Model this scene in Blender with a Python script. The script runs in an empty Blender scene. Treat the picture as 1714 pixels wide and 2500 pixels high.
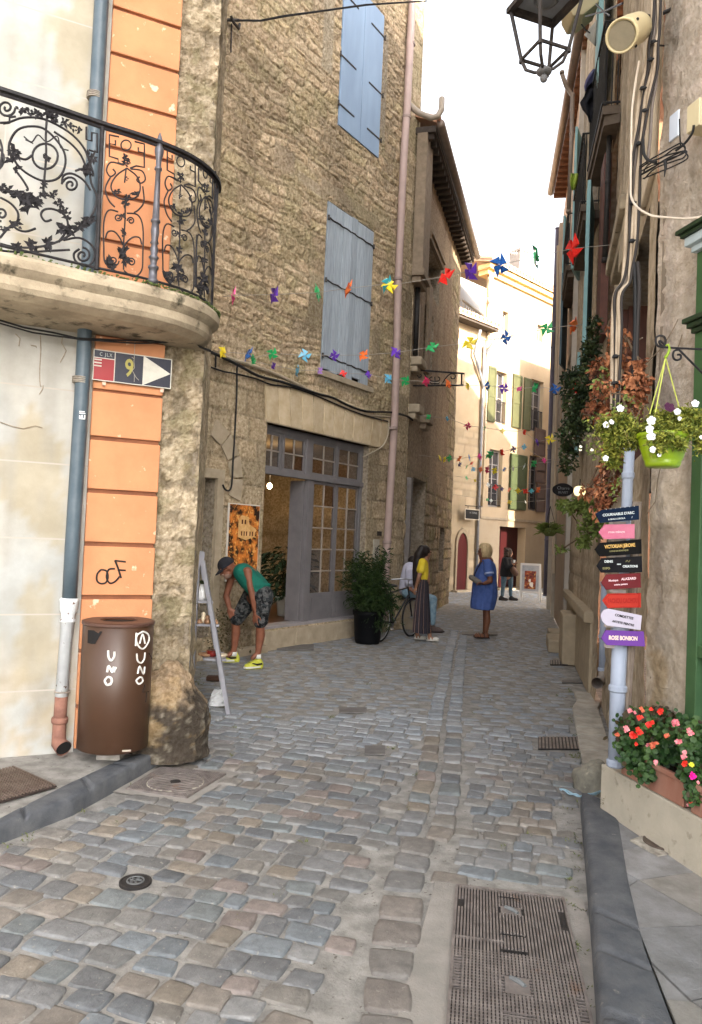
import bpy, bmesh, math, random
from mathutils import Vector as V, Matrix, noise
random.seed(7)
R=random.Random(11)
rad=math.radians
scene=bpy.context.scene
COL=scene.collection
# ------------------------------------------------------------------ camera geometry
FPX=1808.; PITCH=rad(1.84); ROLL=rad(2.4); CAM=V((0,0,1.7))
Fv=V((0,math.cos(PITCH),math.sin(PITCH))); R0=V((1,0,0)); U0=V((0,-math.sin(PITCH),math.cos(PITCH)))
Rv=R0*math.cos(ROLL)+U0*math.sin(ROLL); Uv=R0*-math.sin(ROLL)+U0*math.cos(ROLL)
def ray(u,v): return Fv+Rv*((u-857)/FPX)-Uv*((v-1250)/FPX)
def G(u,v,z=0.):
    d=ray(u,v); return CAM+d*((z-1.7)/d.z)
def at(u,v,y):
    d=ray(u,v); return CAM+d*(y/d.y)
class Fr:
    """vertical wall plane: s along it, z up, n towards the street"""
    def __init__(s,a,b):
        s.O=V((a[0],a[1],0)); X=V((b[0]-a[0],b[1]-a[1],0)); s.L=X.length; s.X=X.normalized(); s.N=V((s.X.y,-s.X.x,0))
    def p(s,a,z,n=0.): return s.O+s.X*a+s.N*n+V((0,0,z))
    def uv(s,u,v,n=0.):
        d=ray(u,v); t=((s.O+s.N*n-CAM).dot(s.N))/(d.dot(s.N)); P=CAM+d*t; return (P-s.O).dot(s.X),P.z
    def P(s,u,v,n=0.):
        a=s.uv(u,v,n); return s.p(a[0],a[1],n)
# ------------------------------------------------------------------ materials
MATS={}
def nd(t,ty,x=0,y=0,**k):
    n=t.nodes.new(ty)
    for a,b in k.items(): setattr(n,a,b)
    return n
def mat(name,c1,c2=None,scale=6.,rough=.8,bump=0.,bscale=None,metal=0.,attr=False,c3=None,detail=6.,emit=None,estr=0.,coord='Object',stretch=None,alpha=1.,spec=.3,lo=.35,hi=.65,trans=0.,c3lo=.6,c3hi=.7,c3scale=None,joint=None,bdist=.01):
    if name in MATS: return MATS[name]
    m=bpy.data.materials.new(name); m.use_nodes=True; t=m.node_tree; t.nodes.clear()
    out=nd(t,'ShaderNodeOutputMaterial'); b=nd(t,'ShaderNodeBsdfPrincipled'); L=t.links.new
    L(b.outputs[0],out.inputs[0])
    b.inputs['Roughness'].default_value=rough; b.inputs['Metallic'].default_value=metal
    b.inputs['Specular IOR Level'].default_value=spec
    if trans: b.inputs['Transmission Weight'].default_value=trans
    if alpha<1: b.inputs['Alpha'].default_value=alpha
    tc=nd(t,'ShaderNodeTexCoord'); src=tc.outputs[coord]
    if stretch:
        mp=nd(t,'ShaderNodeMapping'); mp.inputs['Scale'].default_value=stretch; L(src,mp.inputs[0]); src=mp.outputs[0]
    def nz(sc,det=detail,ro=.6):
        n=nd(t,'ShaderNodeTexNoise'); n.inputs['Scale'].default_value=sc; n.inputs['Detail'].default_value=det; n.inputs['Roughness'].default_value=ro
        L(src,n.inputs['Vector']); return n.outputs['Fac']
    def ramp(f,a,c):
        r=nd(t,'ShaderNodeMapRange'); r.inputs[1].default_value=a; r.inputs[2].default_value=c; L(f,r.inputs[0]); return r.outputs[0]
    def mix(f,a,c,bl='MIX'):
        x=nd(t,'ShaderNodeMix',data_type='RGBA',blend_type=bl)
        for i,v in ((0,f),(6,a),(7,c)):
            if isinstance(v,(int,float)): x.inputs[i].default_value=v
            elif isinstance(v,tuple): x.inputs[i].default_value=(*v[:3],1)
            else: L(v,x.inputs[i])
        return x.outputs[2]
    c=None
    if attr:
        a=nd(t,'ShaderNodeVertexColor',layer_name='Col'); c=a.outputs[0]
        if c2: c=mix(ramp(nz(scale),lo,hi),c,mix(1.,c,c2,'MULTIPLY'))
    elif c2: c=mix(ramp(nz(scale),lo,hi),c1,c2)
    if c3: c=mix(ramp(nz(c3scale or scale*.37),c3lo,c3hi),c if c is not None else c1,c3)
    if joint:
        # thin dark masonry joints, laid out in the wall's own metres (UV)
        jw,jh,jm,jc=joint; br=nd(t,'ShaderNodeTexBrick'); uvn=nd(t,'ShaderNodeUVMap')
        L(uvn.outputs[0],br.inputs['Vector']); br.inputs['Scale'].default_value=1; br.inputs['Brick Width'].default_value=jw; br.inputs['Row Height'].default_value=jh
        br.inputs['Mortar Size'].default_value=jm; br.inputs['Mortar Smooth'].default_value=.2
        c=mix(br.outputs['Fac'],c if c is not None else c1,jc)
    if c is None: b.inputs['Base Color'].default_value=(*c1[:3],1)
    else: L(c,b.inputs['Base Color'])
    if bump:
        bp=nd(t,'ShaderNodeBump'); bp.inputs['Strength'].default_value=bump; bp.inputs['Distance'].default_value=bdist
        L(nz(bscale or scale*3,8.,.65),bp.inputs['Height']); L(bp.outputs[0],b.inputs['Normal'])
    if emit:
        b.inputs['Emission Color'].default_value=(*emit,1); b.inputs['Emission Strength'].default_value=estr
    MATS[name]=m; return m
# ------------------------------------------------------------------ mesh builder
BASE={}
class M:
    def __init__(s): s.v=[];s.f=[];s.mi=[];s.col=[];s.uv=[]
    def add(s,vs,fs,mi=0,col=None,uv=None):
        o=len(s.v); s.v+= [V(x) for x in vs]
        for f in fs:
            s.f.append([o+i for i in f]); s.mi.append(mi); s.col.append(col); s.uv.append(None if uv is None else [uv[i] for i in f])
        return s
    def quad(s,a,b,c,d,**k): return s.add([a,b,c,d],[(0,1,2,3)],**k)
    def box(s,o,x,y,z,**k):
        o,x,y,z=V(o),V(x),V(y),V(z)
        return s.add([o,o+x,o+x+y,o+y,o+z,o+x+z,o+x+y+z,o+y+z],[(0,3,2,1),(4,5,6,7),(0,1,5,4),(1,2,6,5),(2,3,7,6),(3,0,4,7)],**k)
    def fb(s,F,s0,s1,z0,z1,n0,n1,**k):
        return s.box(F.p(s0,z0,n0),F.X*(s1-s0),F.N*(n1-n0),V((0,0,z1-z0)),**k)
    def cb(s,c,dx,dy,dz,yaw=0,**k):
        c=V(c);X=V((math.cos(yaw),math.sin(yaw),0));Y=V((-X.y,X.x,0))
        return s.box(c-X*dx/2-Y*dy/2,X*dx,Y*dy,V((0,0,dz)),**k)
    def tube(s,pts,r,seg=8,cap=True,flat=None,**k):
        pts=[V(p) for p in pts]; n=len(pts)
        if n<2: return s
        rs=r if isinstance(r,(list,tuple)) else [r]*n
        vs=[];pu=None
        for i,p in enumerate(pts):
            t=(pts[min(i+1,n-1)]-pts[max(i-1,0)])
            if t.length<1e-9: t=V((0,0,1))
            t.normalize()
            if pu is None: pu=V((0,0,1)) if abs(t.z)<.9 else V((1,0,0))
            w=t.cross(pu)
            if w.length<1e-6: w=t.cross(V((1,0.3,0)))
            w.normalize(); u=w.cross(t).normalized(); pu=u
            for j in range(seg):
                a=2*math.pi*j/seg; vs.append(p+w*math.cos(a)*rs[i]+u*math.sin(a)*rs[i])
        fs=[]
        for i in range(n-1):
            for j in range(seg):
                fs.append((i*seg+j,i*seg+(j+1)%seg,(i+1)*seg+(j+1)%seg,(i+1)*seg+j))
        if cap: fs+= [tuple(range(seg))[::-1],tuple((n-1)*seg+j for j in range(seg))]
        return s.add(vs,fs,**k)
    def lathe(s,c,prof,seg=24,ax=V((0,0,1)),ref=V((1,0,0)),cap=True,**k):
        c=V(c);ax=V(ax).normalized();w=ref-ax*ref.dot(ax);w.normalize();u=ax.cross(w)
        vs=[]
        for (r,h) in prof:
            for j in range(seg):
                a=2*math.pi*j/seg; vs.append(c+ax*h+w*math.cos(a)*r+u*math.sin(a)*r)
        fs=[]
        for i in range(len(prof)-1):
            for j in range(seg): fs.append((i*seg+j,i*seg+(j+1)%seg,(i+1)*seg+(j+1)%seg,(i+1)*seg+j))
        if cap: fs+= [tuple(range(seg))[::-1],tuple((len(prof)-1)*seg+j for j in range(seg))]
        return s.add(vs,fs,**k)
    def prism(s,poly,vec,**k):
        poly=[V(p) for p in poly];vec=V(vec);n=len(poly)
        return s.add(poly+[p+vec for p in poly],[tuple(range(n))[::-1],tuple(range(n,2*n))]+[(i,(i+1)%n,n+(i+1)%n,n+i) for i in range(n)],**k)
    def ell(s,c,rx,ry,rz,seg=16,rings=10,rot=None,**k):
        vs=[];fs=[];rot=rot or Matrix.Identity(3)
        for i in range(rings+1):
            th=math.pi*i/rings
            for j in range(seg):
                a=2*math.pi*j/seg; vs.append(V(c)+rot@V((rx*math.sin(th)*math.cos(a),ry*math.sin(th)*math.sin(a),-rz*math.cos(th))))
        for i in range(rings):
            for j in range(seg): fs.append((i*seg+j,i*seg+(j+1)%seg,(i+1)*seg+(j+1)%seg,(i+1)*seg+j))
        return s.add(vs,fs,**k)
    def cap(s,a,b,ra,rb,seg=12,**k):
        """capsule with round tapered ends"""
        a,b=V(a),V(b); ax=(b-a); L=ax.length
        if L<1e-6: return s.ell(a,ra,ra,ra,**k)
        prof=[]
        for i in range(5): t=math.pi/2*i/4; prof.append((max(ra*math.sin(t),1e-4),-ra*math.cos(t)))
        for i in range(5): t=math.pi/2*i/4; prof.append((max(rb*math.cos(t),1e-4),L+rb*math.sin(t)))
        ax.normalize(); return s.lathe(a,prof,seg,ax,V((1,0,0)) if abs(ax.x)<.9 else V((0,1,0)),**k)
    def leaf(s,p,d,up,l,w,bend=.2,**k):
        d=V(d).normalized(); sd=d.cross(V(up)); 
        if sd.length<1e-4: sd=d.cross(V((1,0,.2)))
        sd.normalize(); nn=sd.cross(d)
        return s.add([p,p+d*l*.45+sd*w*.5+nn*bend*l*.25,p+d*l-nn*bend*l*.3,p+d*l*.45-sd*w*.5+nn*bend*l*.25],[(0,1,2),(0,2,3)],**k)
    def build(s,name,mats,parent=None,smooth=False,label=None,cat=None,group=None,kind=None,bevel=0,local=False):
        if not isinstance(mats,(list,tuple)): mats=[mats]
        if not s.v: s.v=[V((0,0,0))]*3; s.f=[[0,1,2]]; s.mi=[0];s.col=[None];s.uv=[None]
        if parent is not None: base=BASE[parent.name]
        elif local: base=V((0,0,0))
        else:
            n=len(s.v); base=V((sum(v.x for v in s.v)/n,sum(v.y for v in s.v)/n,min(v.z for v in s.v)))
        me=bpy.data.meshes.new(name); me.from_pydata([v-base for v in s.v],[],s.f)
        for m_ in mats: me.materials.append(m_)
        me.polygons.foreach_set('material_index',s.mi)
        if any(c is not None for c in s.col):
            ca=me.color_attributes.new('Col','FLOAT_COLOR','CORNER'); arr=[]
            for f,c in zip(s.f,s.col):
                c=c if c is not None else (1,1,1)
                for i in range(len(f)):
                    cc=c[i] if isinstance(c[0],(tuple,list)) else c
                    arr+= [cc[0],cc[1],cc[2],1]
            ca.data.foreach_set('color',arr)
        if any(u is not None for u in s.uv):
            ul=me.uv_layers.new(name='UVMap'); arr=[]
            for f,u in zip(s.f,s.uv):
                for i in range(len(f)): arr+= list(u[i]) if u is not None else [0,0]
            ul.data.foreach_set('uv',arr)
        if smooth: me.polygons.foreach_set('use_smooth',[True]*len(me.polygons))
        me.update()
        if bevel:
            bm=bmesh.new();bm.from_mesh(me)
            bmesh.ops.remove_doubles(bm,verts=bm.verts,dist=1e-5)
            es=[e for e in bm.edges if len(e.link_faces)==2 and e.calc_face_angle(0)>.6]
            bmesh.ops.bevel(bm,geom=es,offset=bevel,segments=2,affect='EDGES',profile=.6)
            bm.to_mesh(me);bm.free()
        o=bpy.data.objects.new(name,me); COL.objects.link(o)
        if parent is not None: o.parent=parent
        else: o.location=base
        BASE[o.name]=base
        tag(o,label,cat,group,kind); return o
def tag(o,label=None,cat=None,group=None,kind=None):
    for k,v in (('label',label),('category',cat),('group',group),('kind',kind)):
        if v: o[k]=v
    return o
def thing(name,label,cat,loc=(0,0,0),group=None):
    o=bpy.data.objects.new(name,None); o.empty_display_size=.2; COL.objects.link(o); o.location=V(loc); BASE[o.name]=V(loc)
    return tag(o,label,cat,group)
def copy_tree(o,parent=None):
    c=o.copy(); COL.objects.link(c); BASE[c.name]=BASE[o.name]
    if parent is not None: c.parent=parent
    for ch in list(o.children): copy_tree(ch,c)
    return c
def text(name,s,origin,X,Y,size,m,parent,depth=.002,align='CENTER',sx=1.,bold=0.,spacing=1.,**k):
    cu=bpy.data.curves.new(name,'FONT'); cu.body=s; cu.size=size; cu.align_x=align; cu.align_y='CENTER'; cu.extrude=depth/2; cu.offset=bold; cu.resolution_u=3; cu.space_character=spacing
    ob=bpy.data.objects.new(name+'_t',cu); COL.objects.link(ob); dg=bpy.context.evaluated_depsgraph_get()
    me=bpy.data.meshes.new_from_object(ob.evaluated_get(dg)); bpy.data.objects.remove(ob); bpy.data.curves.remove(cu)
    X=V(X).normalized();Y=V(Y).normalized();N=X.cross(Y)
    b=M(); b.add([V(origin)+X*v.co.x*sx+Y*v.co.y+N*(v.co.z+depth/2) for v in me.vertices],[tuple(p.vertices) for p in me.polygons])
    bpy.data.meshes.remove(me); return b.build(name,m,parent,**k)
def shade(c,a,b):
    k=R.uniform(a,b); return tuple(q*k for q in c)
def sm(a,b,x):
    t=min(1,max(0,(x-a)/(b-a))); return t*t*(3-2*t)
def fbm(x,y,z=0.,o=4): return noise.fractal(V((x,y,z)),1.,2.,o)
def lerp3(a,b,t): return tuple(a[i]*(1-t)+b[i]*t for i in range(3))
# stone masonry layout -> (relief, colour)
class Stones:
    def __init__(s,seed,h=(.11,.2),w=(.18,.42),pal=None,mortar=(.38,.33,.26),relief=.012,joint=.014,wob=.02,rough=.006,fine=9.):
        s.r=random.Random(seed);s.rows=[];z=-.5
        while z<14:
            hh=s.r.uniform(*h); s.rows.append((z,z+hh,s.r.random()*99));z+=hh
        s.w=w;s.pal=pal;s.mo=mortar;s.rel=relief;s.j=joint;s.wob=wob;s.ro=rough;s.seed=seed;s.fine=fine;s.cache={}
        s.bins=[0]*150
        for i,(a,b,_) in enumerate(s.rows):
            for q in range(150):
                if a<=q*.1-.5<b: s.bins[q]=i
    def row(s,i):
        if i not in s.cache:
            r=random.Random(s.seed*1000+i);L=[];x=-7+r.uniform(-.3,0)
            while x<16:
                ww=r.uniform(*s.w);L.append((x,x+ww,r.random(),r.random()));x+=ww
            s.cache[i]=L
        return s.cache[i]
    def __call__(s,x,z):
        zz=z+s.wob*noise.noise(V((x*1.3,z*.8,s.seed))) ; xx=x+s.wob*noise.noise(V((x*2.1,z*3,s.seed+5)))
        i=s.bins[max(0,min(149,int((zz+.5)*10)))]
        while i<len(s.rows)-1 and zz>=s.rows[i][1]: i+=1
        while i>0 and zz<s.rows[i][0]: i-=1
        a,b,_=s.rows[i]; L=s.row(i); j=min(len(L)-1,max(0,int((xx+7)/((s.w[0]+s.w[1])/2))))
        while j<len(L)-1 and xx>=L[j][1]: j+=1
        while j>0 and xx<L[j][0]: j-=1
        st=L[j]; d=min(zz-a,b-zz,xx-st[0],st[1]-xx)
        d+=.008*noise.noise(V((x*25,z*25,s.seed)))
        e=sm(0,s.j,d); k=st[2]*len(s.pal); c=s.pal[int(k)%len(s.pal)]; g=.82+.36*st[3]
        c=tuple(q*g for q in c)
        n=fbm(x*s.fine,z*s.fine,s.seed,4)
        return e*s.rel*(.5+st[3])+n*s.ro, lerp3(s.mo,c,e)
def wall(F,s0,s1,z0,z1,holes,step,fn,depth=.3,col=None,b=None,n0=0.,mi=0,reveal_col=None,margin=.03,top=None):
    """relief wall sheet with real openings; holes=[(s0,s1,z0,z1)]; top(s)->z limit"""
    b=b or M()
    def lines(a,c,cuts):
        cuts=sorted(set([round(a,4),round(c,4)]+[round(q,4) for q in cuts if a<q<c])); L=[]
        for p,q in zip(cuts,cuts[1:]):
            n=max(1,round((q-p)/step)); L+= [p+(q-p)*i/n for i in range(n)]
        return L+[cuts[-1]]
    S=lines(s0,s1,[h[0] for h in holes]+[h[1] for h in holes]); Z=lines(z0,z1,[h[2] for h in holes]+[h[3] for h in holes])
    idx={};vs=[];cs=[]
    def vert(i,j):
        if (i,j) in idx: return idx[(i,j)]
        s_,z_=S[i],Z[j]; d,c=fn(s_,z_)
        for h in holes:
            dx=max(h[0]-s_,s_-h[1],0);dz=max(h[2]-z_,z_-h[3],0); q=max(dx,dz) 
            if q<margin: d*=q/margin
        idx[(i,j)]=len(vs); vs.append(F.p(s_,z_,n0+d)); cs.append(c); return idx[(i,j)]
    o=len(b.v)
    fs=[]
    for i in range(len(S)-1):
        for j in range(len(Z)-1):
            cx,cz=(S[i]+S[i+1])/2,(Z[j]+Z[j+1])/2
            if any(h[0]<cx<h[1] and h[2]<cz<h[3] for h in holes): continue
            if top and cz>top(cx): continue
            fs.append((vert(i,j),vert(i+1,j),vert(i+1,j+1),vert(i,j+1),S[i],S[i+1],Z[j],Z[j+1]))
    b.v+=vs
    for f in fs:
        b.f.append([o+q for q in f[:4]]); b.mi.append(mi); b.col.append([cs[q] for q in f[:4]]); b.uv.append([(f[4],f[6]),(f[5],f[6]),(f[5],f[7]),(f[4],f[7])])
    rc=reveal_col or (.4,.34,.27)
    for h in holes:
        a,c,e,g=h[:4]; dd=h[4] if len(h)>4 else depth
        for P in ([(a,e),(a,g)],[(c,g),(c,e)],[(a,g),(c,g)],[(c,e),(a,e)]):
            (x1,y1),(x2,y2)=P
            b.quad(F.p(x1,y1,n0),F.p(x2,y2,n0),F.p(x2,y2,n0-dd),F.p(x1,y1,n0-dd),mi=mi,col=rc,uv=[(x1,y1),(x2,y2),(x2+dd,y2),(x1+dd,y1)])
    return b
# ------------------------------------------------------------------ the wall planes, solved from the photograph
W1=Fr((-1.93,5.3),(-1.93+.9063,5.3+.4226))      # cream and orange corner building
W2=Fr((-1.24,10.56),(0,12.4))                   # rubble shop building
W3=Fr((.985,13.86),(2.722,20.06))               # brown building beyond
W4=Fr((4.14,25.2),(4.14+.714,25.2+.7))          # cream houses closing the street
W5=Fr((1.6,4.57),(1.78,3.77))                   # rendered wall on the right, coming towards us
C5=W5.p(.09,0); 
W6=Fr((5.29,19.6),(2.644,7.983))                # right-hand street side, far to near
W7=Fr((2.644,7.983),(C5.x,C5.y))                # right-hand street side, nearest bit
# ------------------------------------------------------------------ camera, sky, sun
cd=bpy.data.cameras.new('camera'); cam=bpy.data.objects.new('camera',cd); COL.objects.link(cam)
cd.sensor_fit='VERTICAL'; cd.sensor_height=36; cd.sensor_width=36; cd.lens=FPX/2500*36; cd.clip_end=500; cd.clip_start=.05
mw=Matrix((( Rv.x,Uv.x,-Fv.x,0),(Rv.y,Uv.y,-Fv.y,0),(Rv.z,Uv.z,-Fv.z,1.7),(0,0,0,1))); cam.matrix_world=mw
scene.camera=cam
SUN_EL=rad(27); sd=V((.55,-.835,0)).normalized()           # horizontal direction towards the sun
w=bpy.data.worlds.new('World'); scene.world=w; w.use_nodes=True; t=w.node_tree; t.nodes.clear()
o_=t.nodes.new('ShaderNodeOutputWorld'); bg=t.nodes.new('ShaderNodeBackground'); sk=t.nodes.new('ShaderNodeTexSky'); hs=t.nodes.new('ShaderNodeHueSaturation')
sk.sky_type='NISHITA'; sk.sun_disc=False; sk.sun_elevation=SUN_EL; sk.sun_rotation=math.atan2(sd.x,sd.y); sk.air_density=1.; sk.dust_density=5.; sk.ozone_density=.6
hs.inputs['Saturation'].default_value=.22
t.links.new(sk.outputs[0],hs.inputs['Color']); t.links.new(hs.outputs[0],bg.inputs[0]); bg.inputs[1].default_value=.15; t.links.new(bg.outputs[0],o_.inputs[0])
sl=bpy.data.lights.new('sun','SUN'); sl.energy=4.0; sl.angle=rad(.6); sl.color=(1.,.86,.66); so=bpy.data.objects.new('sun',sl); COL.objects.link(so)
sdir=V((sd.x*math.cos(SUN_EL),sd.y*math.cos(SUN_EL),math.sin(SUN_EL))); so.rotation_euler=sdir.to_track_quat('Z','Y').to_euler()
so.location=(10,-10,20)
scene.view_settings.view_transform='Standard'; scene.view_settings.look='None'; scene.view_settings.exposure=2.55; scene.view_settings.gamma=1
scene.render.engine='CYCLES'
scene.cycles.max_bounces=8; scene.cycles.diffuse_bounces=5; scene.cycles.transparent_max_bounces=8
# ------------------------------------------------------------------ shared materials
m_mortar=mat('mortar',(.30,.285,.262),(.17,.16,.147),9,.95,.7,60,c3=(.10,.09,.075),c3scale=26,c3lo=.63,c3hi=.67)
m_sett=mat('sett',(1,1,1),(.66,.66,.67),19,.6,.55,70,attr=True,spec=.35,detail=9,c3=(.27,.25,.225),c3scale=30,c3lo=.62,c3hi=.70)
m_kerb=mat('kerb_stone',(.055,.060,.070),(.105,.108,.115),7,.75,.6,60,c3=(.2,.19,.17),c3scale=13,c3lo=.66,c3hi=.75)
m_pave_=mat('paving',(.42,.40,.38),(.30,.285,.27),4,.9,.4,70,c3=(.5,.48,.46),c3scale=11)
m_conc=mat('concrete',(.29,.265,.24),(.21,.195,.175),5,.95,.5,80)
m_iron=mat('cast_iron',(.14,.12,.112),(.24,.21,.195),14,.55,.2,90,metal=.4,c3=(.2,.12,.08),c3scale=5)
m_irond=mat('dark_iron',(.018,.017,.017),(.035,.03,.028),20,.6,.15,60,metal=.2)
m_green=mat('moss',(.06,.09,.025),(.1,.13,.04),30,.9)
# ------------------------------------------------------------------ ground
g=M(); g.add([(-60,-40,-.05),(80,-40,-.05),(80,120,-.05),(-60,120,-.05)],[(0,1,2,3)]); g.build('ground',m_mortar,kind='structure')
def D(a,b): return a*1.0758,b*1.0758
def interp(P,y):
    for a,b in zip(P,P[1:]):
        if a.y<=y<=b.y: t=(y-a.y)/(b.y-a.y+1e-9); return a.x+(b.x-a.x)*t
    return P[0].x if y<P[0].y else P[-1].x
kl_foot=[G(*D(-900,2324)),G(*D(-300,2040)),G(*D(0,1915)),G(*D(165,1850)),G(*D(320,1762)),G(*D(400,1712))]
kl_top=[G(*D(-900,2250),.1),G(*D(-300,1985),.1),G(*D(0,1857),.1),G(*D(160,1775),.1),G(*D(262,1728),.1),G(*D(372,1693),.1)]
kr_foot=[G(*D(1385,2700)),G(*D(1352,2324)),G(*D(1341,2150)),G(*D(1330,2000)),G(*D(1316,1830))]
kr_top=[G(*D(1650,2700),.1),G(*D(1528,2324),.1),G(*D(1462,2150),.1),G(*D(1426,2000),.1),G(*D(1398,1830),.1)]
side1=(W1.p(.83,0),V((-1.9,9.47,0)))
def xl(y):
    if y<kl_foot[-1].y: return interp(kl_foot,y)
    if y<side1[0].y: return kl_foot[-1].x+.1
    if y<9.47: return side1[0].x+(side1[1].x-side1[0].x)*(y-side1[0].y)/(9.47-side1[0].y)
    if y<13.86: return -1.9+(.985+1.9)*(y-9.47)/(13.86-9.47)
    if y<20.06: return .985+(2.722-.985)*(y-13.86)/6.2
    return 2.72-(y-20.06)*.9
def xr(y):
    if y<kr_foot[-1].y: return interp(kr_foot,y)
    if y<7.983: return 1.62+(2.5-1.62)*(y-4.6)/(7.983-4.6)-.02
    if y<19.6: return 2.55+(5.29-2.644)*(y-7.983)/(19.6-7.983)
    return 5.3+(y-19.6)*1.0
# covers
def rect(c,X,w,h):
    Y=V((-X.y,X.x,0)); return [c-X*w/2-Y*h/2,c+X*w/2-Y*h/2,c+X*w/2+Y*h/2,c-X*w/2+Y*h/2]
big_tl,big_tr=G(1113,2157,.02),G(1377,2189,.02); BX=(big_tr-big_tl).normalized(); BY=V((BX.y,-BX.x,0)); BW=(big_tr-big_tl).length; BL=1.25
mh_c=G(428,1913,.01); mh_X=(G(552,1893)-G(395,1876)).normalized(); 
excl=[]
def pin(p,poly,mg=0.):
    c=sum(poly,V((0,0,0)))/len(poly); n=len(poly); s=None
    for i in range(n):
        a,b=poly[i],poly[(i+1)%n]; e=b-a; nn=V((-e.y,e.x,0)).normalized()
        if nn.dot(c-a)<0: nn=-nn
        if nn.dot(V((p[0],p[1],0))-V((a.x,a.y,0)))< -mg: return False
    return True
bigpoly=[big_tl,big_tr,big_tr+BY*BL,big_tl+BY*BL]
surround=[big_tl-BX*.10-BY*.03,big_tr+BX*.09-BY*.03,big_tr+BX*.09+BY*(BL+.2),big_tl-BX*.20+BY*(BL+.2)]
mhpoly=[G(307,1929),G(395,1876),G(552,1893),G(456,1951)]
def grate_poly(u0,u1,v0,v1): return [G(u0,v1),G(u1,v1),G(u1,v0),G(u0,v0)]
grates=[(1314,1436,1803,1832),(1343,1433,1614,1625),(1372,1465,1662,1669),(676,766,1575,1588),(1128,1215,1543,1551),(828,895,1730,1742),(890,940,1824,1845)]
excl=[(surround,.045),(mhpoly,.07)]+[(grate_poly(*q),.03) for q in grates]
cap_c=G(331,2147,.015)
PALN=[(.195,.195,.195),(.165,.182,.195),(.215,.19,.165),(.205,.19,.17),(.165,.168,.172),(.20,.192,.18),(.22,.19,.155),(.22,.219,.216),(.22,.185,.168),(.185,.183,.178),(.145,.153,.162),(.175,.19,.192)]
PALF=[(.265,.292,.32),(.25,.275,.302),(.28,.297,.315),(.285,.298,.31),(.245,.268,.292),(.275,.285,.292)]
road=M(); setts=0
# mortar bed as a gently uneven sheet
xs=[-7+.25*i for i in range(70)]; ys=[1.2+.25*j for j in range(140)]
road.add([(x,y,.006*fbm(x*.7,y*.7,3)-.004) for y in ys for x in xs],[(j*70+i,j*70+i+1,(j+1)*70+i+1,(j+1)*70+i) for j in range(139) for i in range(69)],mi=1)
def sett(c,ex,ey,h,col,n=8,k=.30):
    """one worn sett: rounded plan, domed top; corners jittered"""
    J=[ex*R.uniform(-.17,.17)+ey*R.uniform(-.20,.20) for _ in range(4)]; tilt=(R.uniform(-.004,.004),R.uniform(-.004,.004)); vs=[];cs=[];sd_=R.random()*50
    for j in range(n):
        for i in range(n):
            a,b=(PS8[i],PS8[j]) if n==8 else (-1+2*i/(n-1),-1+2*j/(n-1))
            x=a*math.sqrt(1-b*b*k/2); y=b*math.sqrt(1-a*a*k/2)
            w00=(1-a)*(1-b)/4;w10=(1+a)*(1-b)/4;w11=(1+a)*(1+b)/4;w01=(1-a)*(1+b)/4
            jj=J[0]*w00+J[1]*w10+J[2]*w11+J[3]*w01
            P=c+ex*x+ey*y+jj; m_=max(abs(a),abs(b)); hh=h*(1-m_**7*.55)-(.020 if m_>.99 else 0)+(tilt[0]*a+tilt[1]*b)*(1-m_**6)+.0035*noise.noise(V((P.x*16,P.y*16,sd_)))+.002*noise.noise(V((P.x*45,P.y*45,sd_)))
            vs.append(V((P.x,P.y,hh))); cs.append(col)
    fs=[(j*n+i,j*n+i+1,(j+1)*n+i+1,(j+1)*n+i) for j in range(n-1) for i in range(n-1)]
    road.add(vs,fs,col=col)
PS8=(-1,-.94,-.80,-.28,.28,.80,.94,1)
def okpt(x,y,mg=.02):
    if not (xl(y)+.06+mg<x<xr(y)-.05-mg): return False
    for p,g_ in excl:
        if pin((x,y),p,g_): return False
    return True
def gut(y):   # centre line of the gutter
    P=[G(935,2560),G(942,2480),G(962,2330),G(992,2130),G(1045,2010),G(1072,1900),G(1085,1760),G(1110,1600),G(1125,1520)]
    return P
GUT=gut(0)
def gutx(y): return interp(GUT,y)
def hole_near(x,y): return (V((x,y,0))-V((cap_c.x,cap_c.y,0))).length<.14
# near field, laid askew
ang=rad(-16); ex0=V((math.cos(ang),math.sin(ang),0)); ey0=V((-ex0.y,ex0.x,0))
row=-4.
while row<9:
    rh=R.uniform(.115,.155); off=R.uniform(0,.2); col_=-7.+off
    while col_<7:
        ww=R.uniform(.11,.21); c=ex0*(col_+ww/2)+ey0*(row+rh/2)+V((0,3.6,0)); c+=V((R.uniform(-.012,.012),R.uniform(-.012,.012),0))+ey0*(.10*noise.noise(V((col_*.8,row*.35,2)))+.02*noise.noise(V((col_*3,row*3,5))))
        if 1.9<c.y<7.1+.25*math.sin(c.x*3) and okpt(c.x,c.y,.05) and abs(c.x-gutx(c.y))>.21 and not hole_near(c.x,c.y):
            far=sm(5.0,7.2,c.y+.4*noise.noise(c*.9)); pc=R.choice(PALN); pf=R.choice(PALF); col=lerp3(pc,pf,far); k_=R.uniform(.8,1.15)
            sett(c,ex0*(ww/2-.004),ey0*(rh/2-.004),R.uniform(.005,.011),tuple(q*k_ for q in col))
        col_+=ww
    row+=rh
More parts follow.
